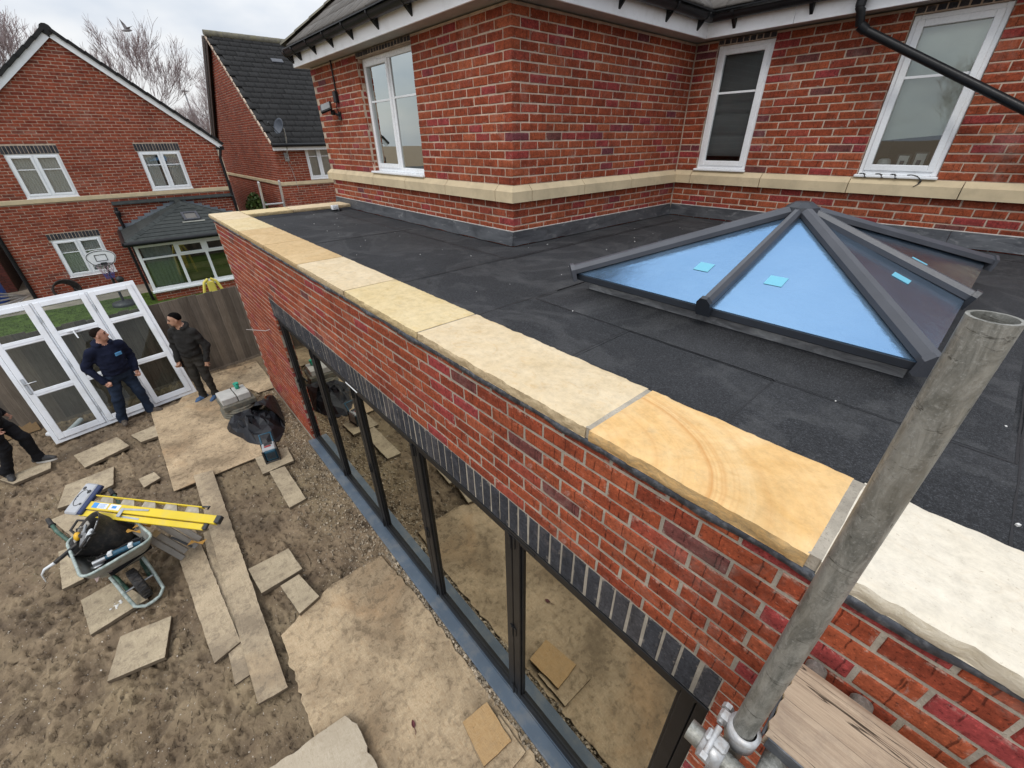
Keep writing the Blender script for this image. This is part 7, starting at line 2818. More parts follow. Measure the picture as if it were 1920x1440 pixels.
rim_l = rrect(-0.30, 0.53, -0.265, 0.265, -0.23, 0.23, 0.11)
bot_l = rrect(-0.16, 0.26, -0.15, 0.15, -0.14, 0.14, 0.07)


def rz_(p):
    return 0.50 + (p.x + 0.30) * 0.13


n_ = len(rim_l)
V, F = [], []
lv = 5
for k in range(lv + 1):
    t = k / lv
    for a, b in zip(rim_l, bot_l):
        q = a.lerp(b, t ** 1.25)
        V.append((q.x, q.y, rz_(a) * (1 - t) + 0.27 * t))
for k in range(lv):
    for i in range(n_):
        j = (i + 1) % n_
        F.append((k * n_ + i, k * n_ + j, (k + 1) * n_ + j, (k + 1) * n_ + i))
V.append((0.05, 0, 0.268))
for i in range(n_):
    F.append((lv * n_ + i, lv * n_ + (i + 1) % n_, len(V) - 1))
mb = MB().add(V, F, 0, True)
V2 = [(x * 1.006, y * 1.01, z - 0.005) for x, y, z in V]
mb.add(V2, [f[::-1] for f in F], 0, True)
part('tray', mb, M_TRAY, wbw, local=True)
mb = MB()
loop = [Vector((p.x, p.y, rz_(p))) for p in rim_l]
mb.tube(loop + [loop[0], loop[1]], 0.013, 8)
part('rim', mb, M_RIM, wbw, local=True)
mb = MB()
for s in (-1, 1):
    mb.tube([(-0.66, s * 0.25, 0.56), (-0.48, s * 0.245, 0.53), (-0.30, s * 0.20, 0.36), (0.0, s * 0.15, 0.245), (0.26, s * 0.10, 0.20), (0.44, s * 0.09, 0.16)], 0.017, 8)
    mb.tube([(-0.22, s * 0.18, 0.30), (-0.26, s * 0.21, 0.14), (-0.25, s * 0.22, 0.0)], 0.015, 8)
mb.tube([(-0.25, -0.22, 0.012), (-0.25, 0.22, 0.012)], 0.014, 8)
part('frame', mb, M_GREENT, wbw, local=True)
mb = MB()
mb.tube([(0.30, 0.13, 0.30), (0.45, 0.125, 0.16), (0.58, 0.115, 0.06), (0.625, 0.06, 0.035), (0.63, 0.0, 0.03), (0.625, -0.06, 0.035), (0.58, -0.115, 0.06), (0.45, -0.125, 0.16), (0.30, -0.13, 0.30)], 0.016, 8)
part('nose_hoop', mb, M_RIM, wbw, local=True)
for s in (-1, 1):
    mb = MB()
    mb.tube([(-0.585, s * 0.2485, 0.549), (-0.66, s * 0.25, 0.561), (-0.70, s * 0.25, 0.567)], [0.022, 0.021, 0.019], 10)
    mb.lathe([(0.02, -0.004), (0.03, 0), (0.02, 0.004)], (0, 0, 0), 12, 0, True, frame_M((-0.585, s * 0.2485, 0.549), (0, 1, 0), (1, 0, -0.15)))
    part('grip', mb, M_RUB, wbw, local=True)
Mwh = frame_M((0.44, 0, 0.155), (1, 0, 0), (0, 1, 0))
wh = part('wheel', MB().lathe([(0.0, -0.035), (0.03, -0.03), (0.035, -0.015), (0.09, -0.018), (0.10, -0.03), (0.10, 0.03), (0.09, 0.018), (0.035, 0.015), (0.03, 0.03), (0.0, 0.035)], (0, 0, 0), 24, 0, True, Mwh), M_RIM, wbw, local=True)
mb = MB()
prof = [(0.098, -0.032), (0.125, -0.042), (0.148, -0.036), (0.156, -0.015), (0.156, 0.015), (0.148, 0.036), (0.125, 0.042), (0.098, 0.032)]
mb.lathe(prof, (0, 0, 0), 36, 0, True, Mwh)
for k in range(26):
    a = 2 * PI * k / 26
    Mt = Mwh @ Matrix.Rotation(a, 4, 'Z') @ Matrix.Translation((0.154, 0, 0))
    mb.box(-0.006, 0.008, -0.010, 0.010, -0.034, 0.034, 0, Mt @ Matrix.Rotation(0.35 if k % 2 else -0.35, 4, 'X'), 0.002)
part('tyre', mb, M_RUB, wh, local=True)
mb = MB().tube([(0.44, -0.11, 0.155), (0.44, 0.11, 0.155)], 0.011, 8)
part('axle', mb, M_STEEL, wh, local=True)

# flexible black tub lying in the barrow, mouth to the handles
Mt = Mw @ frame_M((-0.03, -0.03, 0.545), (0.99, 0.0, 0.2), (-0.16, -0.60, 0.78))
tb = thing('rubber_tub', 'black rubber tub tipped over in the wheelbarrow full of hand tools', 'tub', M=Mt)
prof = [(0.0, -0.23), (0.135, -0.225), (0.155, -0.20), (0.185, 0.0), (0.205, 0.11), (0.213, 0.115), (0.208, 0.122), (0.198, 0.115), (0.178, 0.0), (0.148, -0.19), (0.0, -0.20)]
mb = MB()
mb.lathe(prof, (0, 0, 0), 36)
part('body', mb, M_RUB, tb, local=True)
for s in (-1, 1):
    mb = MB().tube([(s * 0.198, -0.07, 0.10), (s * 0.25, -0.05, 0.15), (s * 0.25, 0.05, 0.15), (s * 0.198, 0.07, 0.10)], 0.012, 8)
    part('handle', mb, M_RUB, tb, local=True)


def in_tub(x, y, z):
    return tuple(Mt @ Vector((x, y, z)))


mb = MB()
mb.lathe([(0.0, -0.02), (0.03, -0.018), (0.042, 0.0), (0.04, 0.02), (0.02, 0.032), (0.0, 0.034)], (0, 0, 0), 16, 0, True, Mt @ frame_M((-0.09, -0.05, 0.115), (1, 0, 0), (-0.3, -0.5, 0.8)))
m2 = MB().lathe([(0.0, -0.02), (0.035, -0.018), (0.044, 0.0), (0.04, 0.02), (0.0, 0.025)], (0, 0, 0), 16, 0, True, Mt @ frame_M((-0.02, -0.01, 0.10), (1, 0, 0), (0.3, 0.6, 0.8)))
em = thing('ear_defenders', 'bright yellow ear defenders on top of the tools in the tub', 'ear defenders', in_tub(-0.09, -0.05, 0.1))
part('ear_cup', mb, simple('bright_yellow_cup', (0.75, 0.42, 0.02), 0.35, 0.05), em)
part('ear_cup', m2, M_RUB, em)
mb = MB().tube([in_tub(-0.09, -0.08, 0.11), in_tub(-0.14, 0.0, 0.15), in_tub(-0.06, 0.04, 0.12)], 0.006, 6)
part('headband', mb, M_DARKM, em)
items = [('steel_trowel', M_STEEL, 'dull steel trowel blade among the tools in the tub', [((0.02, -0.12, 0.07), (0.02, 0.02, 0.13), 0.06, 0.006), ((0.02, 0.02, 0.13), (0.02, 0.09, 0.15), 0.02, 0.02)]),
         ('dusty_glove', M_LABELW, 'pale dusty glove stuffed beside the ear defenders', [((0.06, -0.02, 0.08), (0.10, 0.05, 0.11), 0.07, 0.035), ((0.09, 0.03, 0.10), (0.12, 0.08, 0.12), 0.025, 0.02)]),
         ('wooden_float', M_TRESTLE, 'grey wooden float at the lower lip of the tub', [((-0.15, -0.12, 0.10), (-0.12, 0.08, 0.10), 0.07, 0.015), ((-0.14, -0.06, 0.12), (-0.13, 0.03, 0.12), 0.02, 0.03)]),
         ('tin_snips', M_ALU, 'pair of worn steel snips near the tub rim', [((0.08, 0.08, 0.09), (0.12, 0.16, 0.12), 0.015, 0.01), ((0.10, 0.08, 0.09), (0.15, 0.14, 0.12), 0.015, 0.01)]),
         ('hand_saw', M_RUB, 'black handled saw sticking out of the tub to the left', [((-0.03, -0.10, 0.10), (-0.06, -0.30, 0.16), 0.03, 0.03)])]
for nm, m, lab, segs in items:
    mb = MB()
    for a, b, w, h in segs:
        stick(mb, in_tub(*a), in_tub(*b), w, h, 0, 0.004)
    if nm == 'hand_saw':
        pts = [in_tub(-0.06, -0.30, 0.16), in_tub(-0.05, -0.36, 0.20), in_tub(-0.10, -0.42, 0.18), in_tub(-0.17, -0.50, 0.10)]
        mb.tube(pts, [0.016, 0.012, 0.008, 0.005], 8, 1)
    single(nm, mb, [m, M_LABELW], lab, nm.replace('_', ' '), in_tub(*segs[0][0]))
# loose power tools in the front of the tray
Mtool = Mw @ frame_M((0.33, -0.02, 0.50), (0.30, 0.95, 0.0), (-0.30, 0, 0.95))
gt = thing('angle_grinder', 'teal and black angle grinder lying across the front of the tray', 'angle grinder', M=Mtool)
mb = MB().tube([(-0.06, 0, 0.02), (0.0, 0, 0.03), (0.12, 0, 0.035), (0.20, 0.0, 0.03)], [0.020, 0.026, 0.024, 0.018], 10)
part('body', mb, M_RADB, gt, local=True)
mb = MB().tube([(-0.15, 0, 0.012), (-0.06, 0, 0.02)], [0.028, 0.022], 10)
mb.lathe([(0, -0.012), (0.05, -0.012), (0.05, -0.006), (0.0, 0.0)], (-0.13, 0, -0.004), 18)
part('head', mb, M_STEEL, gt, local=True)
mb = MB()
for q in (-0.02, 0.13):
    mb.box(q - 0.018, q + 0.018, -0.030, 0.030, 0.028, 0.0635, 0, None, 0.004)
part('white_grip', mb, M_LABELW, gt, local=True)
mb = MB()
mb.tube([(0.20, 0, 0.03), (0.22, 0.04, 0.06), (0.14, 0.09, 0.05), (0.02, 0.09, 0.03), (-0.08, 0.07, 0.03), (-0.14, 0.10, 0.02)], 0.005, 6)
part('cable', mb, M_RUB, gt, local=True)
Mcase = Mw @ Matrix.Translation((0.19, 0.02, 0.43)) @ Matrix.Rotation(0.12, 4, 'Y') @ Matrix.Rotation(0.15, 4, 'Z')
mb = MB()
mb.box(0.02, 0.24, -0.17, 0.17, 0.0, 0.055, 0, Mcase, 0.012)
mb.box(0.045, 0.215, -0.15, 0.15, 0.0555, 0.0575, 0, Mcase)
single('tool_case', mb, M_BLKC, 'flat black tool case under the grinder in the tray', 'tool case', tuple(Mcase @ Vector((0.1, 0, 0))))
mb = MB()
for k in range(5):
    pts = [Mw @ Vector((0.10 + 0.05 * math.cos(t) + 0.01 * k, -0.13 + 0.05 * math.sin(t), 0.44 + 0.008 * k + 0.01 * math.sin(3 * t))) for t in np.linspace(0, 2 * PI, 18)]
    mb.tube(pts, 0.006, 5, 0, False)
single('cable_coil', mb, M_RUB, 'black cable coiled in the tray beside the tub', 'cable', tuple(Mw @ Vector((0.1, -0.13, 0.44))))
Mrag = Mw @ Matrix.Translation((0.40, -0.15, 0.44))
mb = MB()
X, Y = np.meshgrid(np.linspace(-0.06, 0.06, 12), np.linspace(-0.06, 0.06, 12))
mb.grid(X, Y, 0.05 * np.clip(1 - (X ** 2 + Y ** 2) / 0.006, 0, 1) + 0.04 * fbm(X * 30, Y * 30, 0, 3, 3), 0, True, Mrag)
single('crumpled_rag', mb, simple('dirty_pink_rag', (0.34, 0.26, 0.24), 0.9, 0.4, 30), 'crumpled dirty rag at the corner of the tray', 'rag', tuple(Mrag.translation))

# ------------------------------------------------------------------ stepladder lying over the barrow
lp0, lp1 = Vector((2.53, -2.315, 0.70)), Vector((3.74, -1.27, 0.68))
dd_ = (lp1 - lp0)
Ml = frame_M(lp0, dd_, (0.25, -0.28, 0.92))
ld = thing('stepladder', 'yellow stepladder with a pale top cap lying folded across the wheelbarrow', 'stepladder', M=Ml)
LL = dd_.length
mb = MB()
mb.box(0.12, LL, -0.098, -0.018, 0.012, 0.034, 0, None, 0.003)
mb.box(0.14, LL - 0.10, -0.165, -0.108, -0.004, 0.020, 0, None, 0.003)
mb.box(0.12, LL, -0.0979, -0.091, -0.012, 0.0119, 0)
mb.box(0.12, LL, -0.027, -0.0201, -0.012, 0.0119, 0)
part('rail', mb, M_YELLOW, ld, local=True)
mb = MB()
mb.box(0.12, LL - 0.22, 0.040, 0.052, -0.02, 0.034, 0, None, 0.003)
part('rail', mb, M_YELLOW, ld, local=True)
mb = MB()
for k in range(5):
    x = 0.26 + k * 0.24
    mb.add([(x, -0.018, 0.02), (x + 0.16, -0.018, 0.02), (x + 0.12, 0.0395, 0.024), (x, 0.0395, 0.024), (x, -0.018, 0.004), (x + 0.16, -0.018, 0.004), (x + 0.12, 0.0395, 0.006), (x, 0.0395, 0.006)], [(0, 1, 2, 3), (7, 6, 5, 4), (0, 4, 5, 1), (1, 5, 6, 2), (2, 6, 7, 3), (3, 7, 4, 0)])
    part('tread', mb, M_TREAD, ld, local=True)
    mb = MB()
mb = MB()
mb.box(-0.02, 0.13, -0.165, 0.16, 0.0, 0.044, 0, None, 0.015)
cap_ = part('top_cap', mb, M_CAPW, ld, local=True)
mb = MB()
for x, y, s in ((0.02, 0.10, 0.018), (0.095, 0.07, 0.02), (0.10, -0.06, 0.012), (0.012, -0.02, 0.008), (0.012, 0.01, 0.008)):
    mb.lathe([(0, 0.0445), (s, 0.0445), (s, 0.0455), (0, 0.0455)], (x, y, 0), 14)
ringp = [(0.055 + 0.048 * math.cos(t), 0.0 + 0.085 * math.sin(t), 0.0455) for t in np.linspace(0.6, 5.6, 24)]
mb.tube(ringp, 0.003, 5)
part('moulded_hole', mb, M_DARKM, cap_, local=True)
mb = MB()
mb.box(0.131, 0.185, -0.16, 0.15, 0.006, 0.048, 0, None, 0.008)
part('navy_band', mb, M_NAVYP, ld, local=True)
mb = MB()
mb.box(0.23, 0.29, -0.080, -0.026, 0.0345, 0.0352)
part('blue_label', mb, M_LABELB, ld, local=True)
mb = MB()
mb.box(0.292, 0.40, -0.080, -0.026, 0.0345, 0.0352)
mb.box(0.42, 0.54, -0.080, -0.026, 0.0345, 0.0352)
for k in range(4):
    mb.box(0.30, 0.37 + 0.01 * (k % 2), -0.072 + k * 0.011, -0.068 + k * 0.011, 0.0353, 0.0356, 1)
mb.box(0.45, 0.50, -0.065, -0.04, 0.0353, 0.0356, 1)
part('white_label', mb, [M_LABELW, M_LABELB], ld, local=True)
mb = MB()
stick(mb, (0.58, -0.062, 0.038), (0.86, -0.045, 0.038), 0.018, 0.004)
stick(mb, (0.56, -0.128, 0.02), (0.80, -0.135, 0.02), 0.018, 0.004)
mb.box(0.56, 0.60, -0.14, -0.05, 0.0355, 0.041, 0, None, 0.002)
part('spreader', mb, M_STEEL, ld, local=True)
mb = MB()
mb.box(LL - 0.02, LL + 0.035, -0.09, -0.015, -0.014, 0.038, 0, None, 0.006)
part('foot', MB().box(LL - 0.12, LL - 0.07, -0.16, -0.095, -0.008, 0.020, 0, None, 0.006), M_DARKM, ld, local=True)
part('foot', MB().tube([(LL - 0.24, 0.05, 0.02), (LL - 0.15, 0.06, 0.02), (LL - 0.16, 0.03, 0.02)], 0.009, 6), M_DARKM, ld, local=True)
part('foot', mb, M_DARKM, ld, local=True)

# folded grey trestle with orange caps
tr0, tr1 = Vector((3.08, -1.90, 0.52)), Vector((3.31, -1.66, 0.09))
dt = tr1 - tr0
Mtt = frame_M(tr0, dt, (0.45, -0.25, 0.85))
ts = thing('folded_trestle', 'folded grey wooden trestle with orange end caps sloping off the barrow', 'trestle', M=Mtt)
TL = dt.length
for k, (y, z, l0, l1) in enumerate(((-0.10, 0.0, 0.0, TL), (-0.035, 0.012, 0.14, TL * 0.95), (0.05, 0.02, 0.05, TL * 1.02), (0.115, 0.0, 0.0, TL * 0.98))):
    mb = MB().box(l0, l1, y - 0.027, y + 0.027, z - 0.02, z + 0.02, 0, None, 0.004)
    part('leg', mb, M_TRESTLE, ts, local=True)
for x, y in ((0.01, -0.10), (0.03, -0.02), (TL - 0.02, 0.085)):
    mb = MB()
    for s in (-1, 1):
        mb.prism([(x - 0.012, y - 0.008), (x + 0.012, y + 0.008), (x + s * 0.05, y + s * 0.05 + 0.02), (x + s * 0.055, y + s * 0.01)] if s > 0 else [(x + 0.012, y + 0.008), (x - 0.012, y - 0.008), (x - 0.05, y - 0.05 - 0.02), (x - 0.055, y - 0.01)], 0.033, 0.052)
    part('orange_cap', mb, M_ORANGE, ts, local=True)
mb = MB()
mb.box(0.14, 0.20, -0.06, 0.0, 0.034, 0.05, 0, None, 0.004)
part('wooden_wedge', mb, M_BOARD_ENDW, ts, local=True)
mb = MB()
stick(mb, (0.30, 0.01, 0.045), (0.52, 0.03, 0.045), 0.02, 0.006)
part('brace', mb, M_DARKM, ts, local=True)

# ladder standing against the far end wall of the extension
la = thing('aluminium_ladder', 'top of an aluminium ladder standing past the far coping', 'ladder', (-0.6, 0.96, 0))
for y in (0.81, 1.115):
    mb = MB()
    stick(mb, (-0.95, y, 0.0), (-0.27, y, 3.30), 0.025, 0.06, 0, 0.004, (1, 0, 0.2))
    part('stile', mb, M_ALU, la)
mb = MB()
for k in range(12):
    t = (0.10 + 0.26 * k) / 3.3
    x, z = -0.95 + 0.68 * t, 3.30 * t
    if z < 3.15:
        mb = MB().tube([(x, 0.815, z), (x, 1.11, z)], 0.014, 8)
        part('rung', mb, M_ALU, la)
# ------------------------------------------------------------------ people: one smooth skin over a posed skeleton (distance field, surface nets)


def _sd_cone(P, a, b, ra, rb):
    a, b = np.asarray(a, np.float32), np.asarray(b, np.float32)
    ba = b - a
    pa = P - a
    h = np.clip((pa @ ba) / float(ba @ ba + 1e-9), 0, 1)
    d = pa - h[..., None] * ba
    return np.sqrt((d * d).sum(-1)) - (ra + (rb - ra) * h)


def _sd_ell(P, c, r, R=None):
    q = P - np.asarray(c, np.float32)
    if R is not None:
        q = q @ np.asarray(R, np.float32)
    r = np.asarray(r, np.float32)
    k0 = np.sqrt(((q / r) ** 2).sum(-1))
    k1 = np.sqrt(((q / (r * r)) ** 2).sum(-1)) + 1e-9
    return k0 * (k0 - 1.0) / k1


def surface_nets(vals, org, h):
    nx, ny, nz = vals.shape
    s = vals < 0
    c = np.zeros((nx - 1, ny - 1, nz - 1), int)
    offs = [(i, j, k) for i in (0, 1) for j in (0, 1) for k in (0, 1)]
    for (i, j, k) in offs:
        c += s[i:nx - 1 + i, j:ny - 1 + j, k:nz - 1 + k]
    act = (c > 0) & (c < 8)
    idx = -np.ones(act.shape, int)
    A = np.argwhere(act)
    idx[act] = np.arange(len(A))
    acc = np.zeros((len(A), 3))
    cnt = np.zeros(len(A))
    for o1 in offs:
        for ax in range(3):
            if o1[ax] == 1:
                continue
            o2 = list(o1)
            o2[ax] = 1
            v1 = vals[A[:, 0] + o1[0], A[:, 1] + o1[1], A[:, 2] + o1[2]]
            v2 = vals[A[:, 0] + o2[0], A[:, 1] + o2[1], A[:, 2] + o2[2]]
            m = (v1 < 0) != (v2 < 0)
            t = np.where(m, v1 / np.where(m, v1 - v2, 1), 0)
            p = np.tile(np.array(o1, float), (len(A), 1))
            p[:, ax] += t
            acc[m] += p[m]
            cnt[m] += 1
    V = (A + acc / cnt[:, None]) * h + org
    F = []
    for ax in range(3):
        b, c_ = [(1, 2), (2, 0), (0, 1)][ax]
        sl1 = [slice(None)] * 3
        sl2 = [slice(None)] * 3
        sl1[ax] = slice(0, -1)
        sl2[ax] = slice(1, None)
        v1, v2 = s[tuple(sl1)], s[tuple(sl2)]
        E = np.argwhere(v1 != v2)
        E = E[(E[:, b] > 0) & (E[:, c_] > 0) & (E[:, b] < vals.shape[b] - 1) & (E[:, c_] < vals.shape[c_] - 1)]
        if not len(E):
            continue

        def cell(db, dc):
            q = E.copy()
            q[:, b] -= db
            q[:, c_] -= dc
            return idx[q[:, 0], q[:, 1], q[:, 2]]
        Q = np.stack([cell(1, 1), cell(0, 1), cell(0, 0), cell(1, 0)], 1)
        inside = v1[E[:, 0], E[:, 1], E[:, 2]]
        Q = np.where(inside[:, None], Q, Q[:, ::-1])
        F.append(Q[(Q >= 0).all(1)])
    return V, np.concatenate(F)


def figure(name, label, prims, mats, root_loc, h=0.010, extra=None, seed=0, cloth=()):
    """prims: (kind, args, material index, blend)"""
    pts = []
    for k, a, m, kb in prims:
        if k == 'c':
            pts += [np.asarray(a[0]) - a[2], np.asarray(a[0]) + a[2], np.asarray(a[1]) - a[3], np.asarray(a[1]) + a[3]]
        else:
            rr = max(a[1])
            pts += [np.asarray(a[0]) - rr, np.asarray(a[0]) + rr]
    lo, hi = np.min(pts, 0) - 0.03, np.max(pts, 0) + 0.03
    n_ = np.ceil((hi - lo) / h).astype(int) + 1
    ax = [lo[i] + h * np.arange(n_[i]) for i in range(3)]
    P = np.stack(np.meshgrid(*ax, indexing='ij'), -1).astype(np.float32)
    D = np.full(P.shape[:3], 1e3, np.float32)
    for k, a, m, kb in prims:
        d = _sd_cone(P, *a) if k == 'c' else _sd_ell(P, *a)
        if kb <= 0:
            D = np.minimum(D, d)
        else:
            hh = np.clip(0.5 + 0.5 * (D - d) / kb, 0, 1)
            D = D * (1 - hh) + d * hh - kb * hh * (1 - hh)
    # folds in the cloth
    zc = P[..., 2]
    nz_ = fbm(P[..., 0] * 8, P[..., 1] * 8, zc * 19 + P[..., 0] * 6, seed, 3) - 0.5
    zl = zc - lo[2]
    H_ = hi[2] - lo[2] - 0.06
    cl = np.clip((0.80 * H_ - zl) / 0.05, 0, 1)
    D = D + (nz_ * 0.034 * cl).astype(np.float32)
    V, F = surface_nets(D, lo, h)
    best = np.full(len(V), 1e3)
    mi = np.zeros(len(V), int)
    Vf = V.astype(np.float32)
    for k, a, m, kb in prims:
        d = _sd_cone(Vf, *a) if k == 'c' else _sd_ell(Vf, *a)
        u = d < best
        best[u] = d[u]
        mi[u] = m
    root = thing(name, label, 'person', root_loc)
    me = bpy.data.meshes.new('body')
    me.from_pydata((V - np.array(root_loc)).tolist(), [], F.tolist())
    for m in mats:
        me.materials.append(m)
    me.polygons.foreach_set('material_index', mi[F[:, 0]])
    me.polygons.foreach_set('use_smooth', [True] * len(F))
    me.update()
    o = bpy.data.objects.new('body', me)
    C.objects.link(o)
    o.parent = root
    return root


def ortho(f):
    f = Vector(f).normalized()
    l = Vector((-f.y, f.x, 0)).normalized()
    u = f.cross(l)
    return f, l, u


def R3(f, l, u):
    return np.array([[f.x, l.x, u.x], [f.y, l.y, u.y], [f.z, l.z, u.z]])


def person(name, label, base, H, facing, look, feet, knees, arms, mats, pose=None, hairm=None, stubble=False, seed=0, hood=True, lean=(0, 0), toe=None, fist=(True, True), bulk=1.0, soles=None):
    """mats: skin, top, trousers, shoes. feet/knees/arms in (forward, left, up) relative to base, in units of metres at height H"""
    F_, L_, U_ = Vector((*Vector(facing).normalized()[:2], 0)), None, Vector((0, 0, 1))
    F_.normalize()
    L_ = Vector((-F_.y, F_.x, 0))
    B = Vector(base)

    def W(p):
        return np.array(B + F_ * p[0] + L_ * p[1] + U_ * p[2])
    s = H / 1.75
    k = s * bulk
    P = []
    lf, ll = lean
    hipz, chz, shz, nkz = 0.93 * s, 1.20 * s, 1.42 * s, 1.50 * s
    pel = (0, 0, hipz)
    che = (lf * 0.6, ll * 0.6, chz)
    sho = (lf, ll, shz)
    R = R3(F_, L_, U_)
    # trunk
    P.append(('e', (W((0, 0, hipz - 0.01)), (0.125 * k, 0.165 * k, 0.13 * k), R), 2, 0.0))
    P.append(('e', (W((0.01, 0, hipz + 0.06 * s)), (0.135 * k, 0.180 * k, 0.10 * k), R), 1, 0.03))
    P.append(('e', (W((lf * .4 + 0.02 * k, ll * .4, (hipz + chz) / 2 + 0.03)), (0.135 * k, 0.175 * k, 0.17 * s), R), 1, 0.05))
    P.append(('e', (W((che[0], che[1], chz + 0.03)), (0.125 * k, 0.190 * k, 0.19 * s), R), 1, 0.05))
    P.append(('e', (W((sho[0] - 0.01, sho[1], shz - 0.015)), (0.085 * k, 0.195 * k, 0.075 * s), R), 1, 0.05))
    # legs
    for i, sg in ((0, 1), (1, -1)):
        hp_ = (0, sg * 0.09 * k, hipz - 0.06 * s)
        kn = knees[i]
        an = feet[i]
        P.append(('c', (W(hp_), W(kn), 0.098 * k, 0.070 * k), 2, 0.03))
        P.append(('c', (W(kn), W((an[0], an[1], an[2] + 0.07 * s)), 0.070 * k, 0.056 * k), 2, 0.025))
        P.append(('c', (W((an[0], an[1], an[2] + 0.115 * s)), W((an[0] + 0.005, an[1], an[2] + 0.065 * s)), 0.064 * k, 0.060 * k), 2, 0.01))
        t = Vector(toe[i]).normalized() if toe else Vector((1, 0.25 * sg, 0)).normalized()
        heel = (an[0] - 0.045 * s * t.x, an[1] - 0.045 * s * t.y, an[2] + 0.040 * s)
        ball = (an[0] + 0.125 * s * t.x, an[1] + 0.125 * s * t.y, an[2] + 0.034 * s)
        tip = (an[0] + 0.175 * s * t.x, an[1] + 0.175 * s * t.y, an[2] + 0.030 * s)
        P.append(('c', (W((an[0], an[1], an[2] + 0.075 * s)), W(heel), 0.048 * s, 0.040 * s), 3, 0.01))
        P.append(('c', (W(heel), W(ball), 0.040 * s, 0.044 * s), 3, 0.02))
        P.append(('c', (W(ball), W(tip), 0.044 * s, 0.032 * s), 3, 0.01))
    # arms
    hands = []
    for i, sg in ((0, 1), (1, -1)):
        sh = (sho[0] - 0.005, sho[1] + sg * 0.185 * k, shz - 0.035 * s)
        el, wr = arms[i]
        P.append(('c', (W(sh), W(el), 0.072 * k, 0.060 * k), 1, 0.035))
        P.append(('c', (W(el), W(wr), 0.060 * k, 0.046 * k), 1, 0.025))
        d = Vector(W(wr)) - Vector(W(el))
        d.normalize()
        # palm, four fingers of unequal length curled in two bends, thumb off the side
        side = F_.cross(d)
        if side.length < 0.2:
            side = L_.copy()
        side.normalize()
        inn = d.cross(side).normalized() * (1 if i else -1)
        w0 = Vector(W(wr)) + d * 0.01
        pe = w0 + d * 0.085 * s
        P.append(('c', (np.array(w0), np.array(w0 + d * 0.03 * s), 0.030 * s, 0.030 * s), 0, 0.008))
        for q in (-1, 1):
            P.append(('c', (np.array(w0 + d * 0.02 * s + side * q * 0.012 * s), np.array(pe + side * q * 0.022 * s), 0.020 * s, 0.018 * s), 0, 0.012))
        for fi, (q, ln) in enumerate(((-1.5, 0.060), (-0.5, 0.074), (0.5, 0.078), (1.5, 0.070))):
            a0 = pe + side * q * 0.019 * s
            bend = (d * 0.45 + inn * 0.9).normalized() if fist[i] else (d * 0.92 + inn * 0.4).normalized()
            bend2 = (-d * 0.55 + inn * 0.85).normalized() if fist[i] else (d * 0.75 + inn * 0.65).normalized()
            a1 = a0 + bend * ln * 0.52 * s
            a2 = a1 + bend2 * ln * 0.5 * s
            P.append(('c', (np.array(a0), np.array(a1), 0.0105 * s, 0.0095 * s), 0, 0.004))
            P.append(('c', (np.array(a1), np.array(a2), 0.0095 * s, 0.0085 * s), 0, 0.003))
        th0 = w0 + d * 0.025 * s + side * (0.028 if True else -0.028) * s + inn * 0.008 * s
        th1 = th0 + (d * 0.7 + side * 0.35 + inn * 0.5).normalized() * 0.036 * s
        th2 = th1 + (d * 0.75 + inn * 0.65 - side * 0.1).normalized() * 0.030 * s
        P.append(('c', (np.array(th0), np.array(th1), 0.014 * s, 0.012 * s), 0, 0.006))
        P.append(('c', (np.array(th1), np.array(th2), 0.012 * s, 0.010 * s), 0, 0.003))
    # neck and head
    f, l, u = ortho(look)
    hc = Vector(W((sho[0] + 0.025 * s, sho[1], 1.635 * s))) + f * 0.015 * s
    P.append(('c', (W((sho[0] - 0.01, sho[1], nkz - 0.05 * s)), np.array(hc - u * 0.06 * s - f * 0.02 * s), 0.064 * k, 0.056 * s), 0, 0.02))
    Rh = R3(f, l, u)

    def Hd(a, b, c):
        return np.array(hc + f * a * s + l * b * s + u * c * s)
    P.append(('e', (Hd(-0.012, 0, 0.030), (0.098 * s, 0.078 * s, 0.090 * s), Rh), 0, 0.02))
    P.append(('e', (Hd(0.018, 0, -0.035), (0.074 * s, 0.062 * s, 0.082 * s), Rh), 0, 0.02))
    P.append(('e', (Hd(0.056, 0, -0.092), (0.030 * s, 0.036 * s, 0.024 * s), Rh), 5 if stubble else 0, 0.02))
    P.append(('c', (Hd(0.082, 0, 0.015), Hd(0.106, 0, -0.030), 0.010 * s, 0.015 * s), 0, 0.008))
    P.append(('c', (Hd(0.074, 0.032, 0.030), Hd(0.074, -0.032, 0.030), 0.011 * s, 0.011 * s), 0, 0.010))
    P.append(('c', (Hd(0.078, 0.020, -0.062), Hd(0.078, -0.020, -0.062), 0.008 * s, 0.008 * s), 5 if stubble else 0, 0.005))
    for q in (1, -1):
        P.append(('e', (Hd(-0.008, q * 0.080, -0.012), (0.020 * s, 0.010 * s, 0.032 * s), Rh), 0, 0.004))
    if hood:
        # hood gathered round the neck
        for a0 in np.linspace(0.9, 2 * PI - 0.9, 9):
            c0 = W((sho[0] - 0.015 + 0.085 * k * math.cos(a0), sho[1] + 0.095 * k * math.sin(a0), nkz - 0.01 * s - 0.03 * s * math.cos(a0)))
            P.append(('e', (c0, (0.040 * s, 0.040 * s, 0.030 * s)), 1, 0.03))
    else:
        P.append(('c', (W((sho[0] - 0.01, sho[1], nkz - 0.05 * s)), W((sho[0] - 0.01, sho[1], nkz - 0.01 * s)), 0.080 * k, 0.068 * k), 1, 0.02))
    root = figure(name, label, P, mats, tuple(B), 0.0095, seed=seed)
    # hair as a separate cap hugging the skull
    hm = MB()
    nu_, nv_ = 28, 14
    A, T = np.meshgrid(np.linspace(0, 2 * PI, nu_), np.linspace(0, 1, nv_))
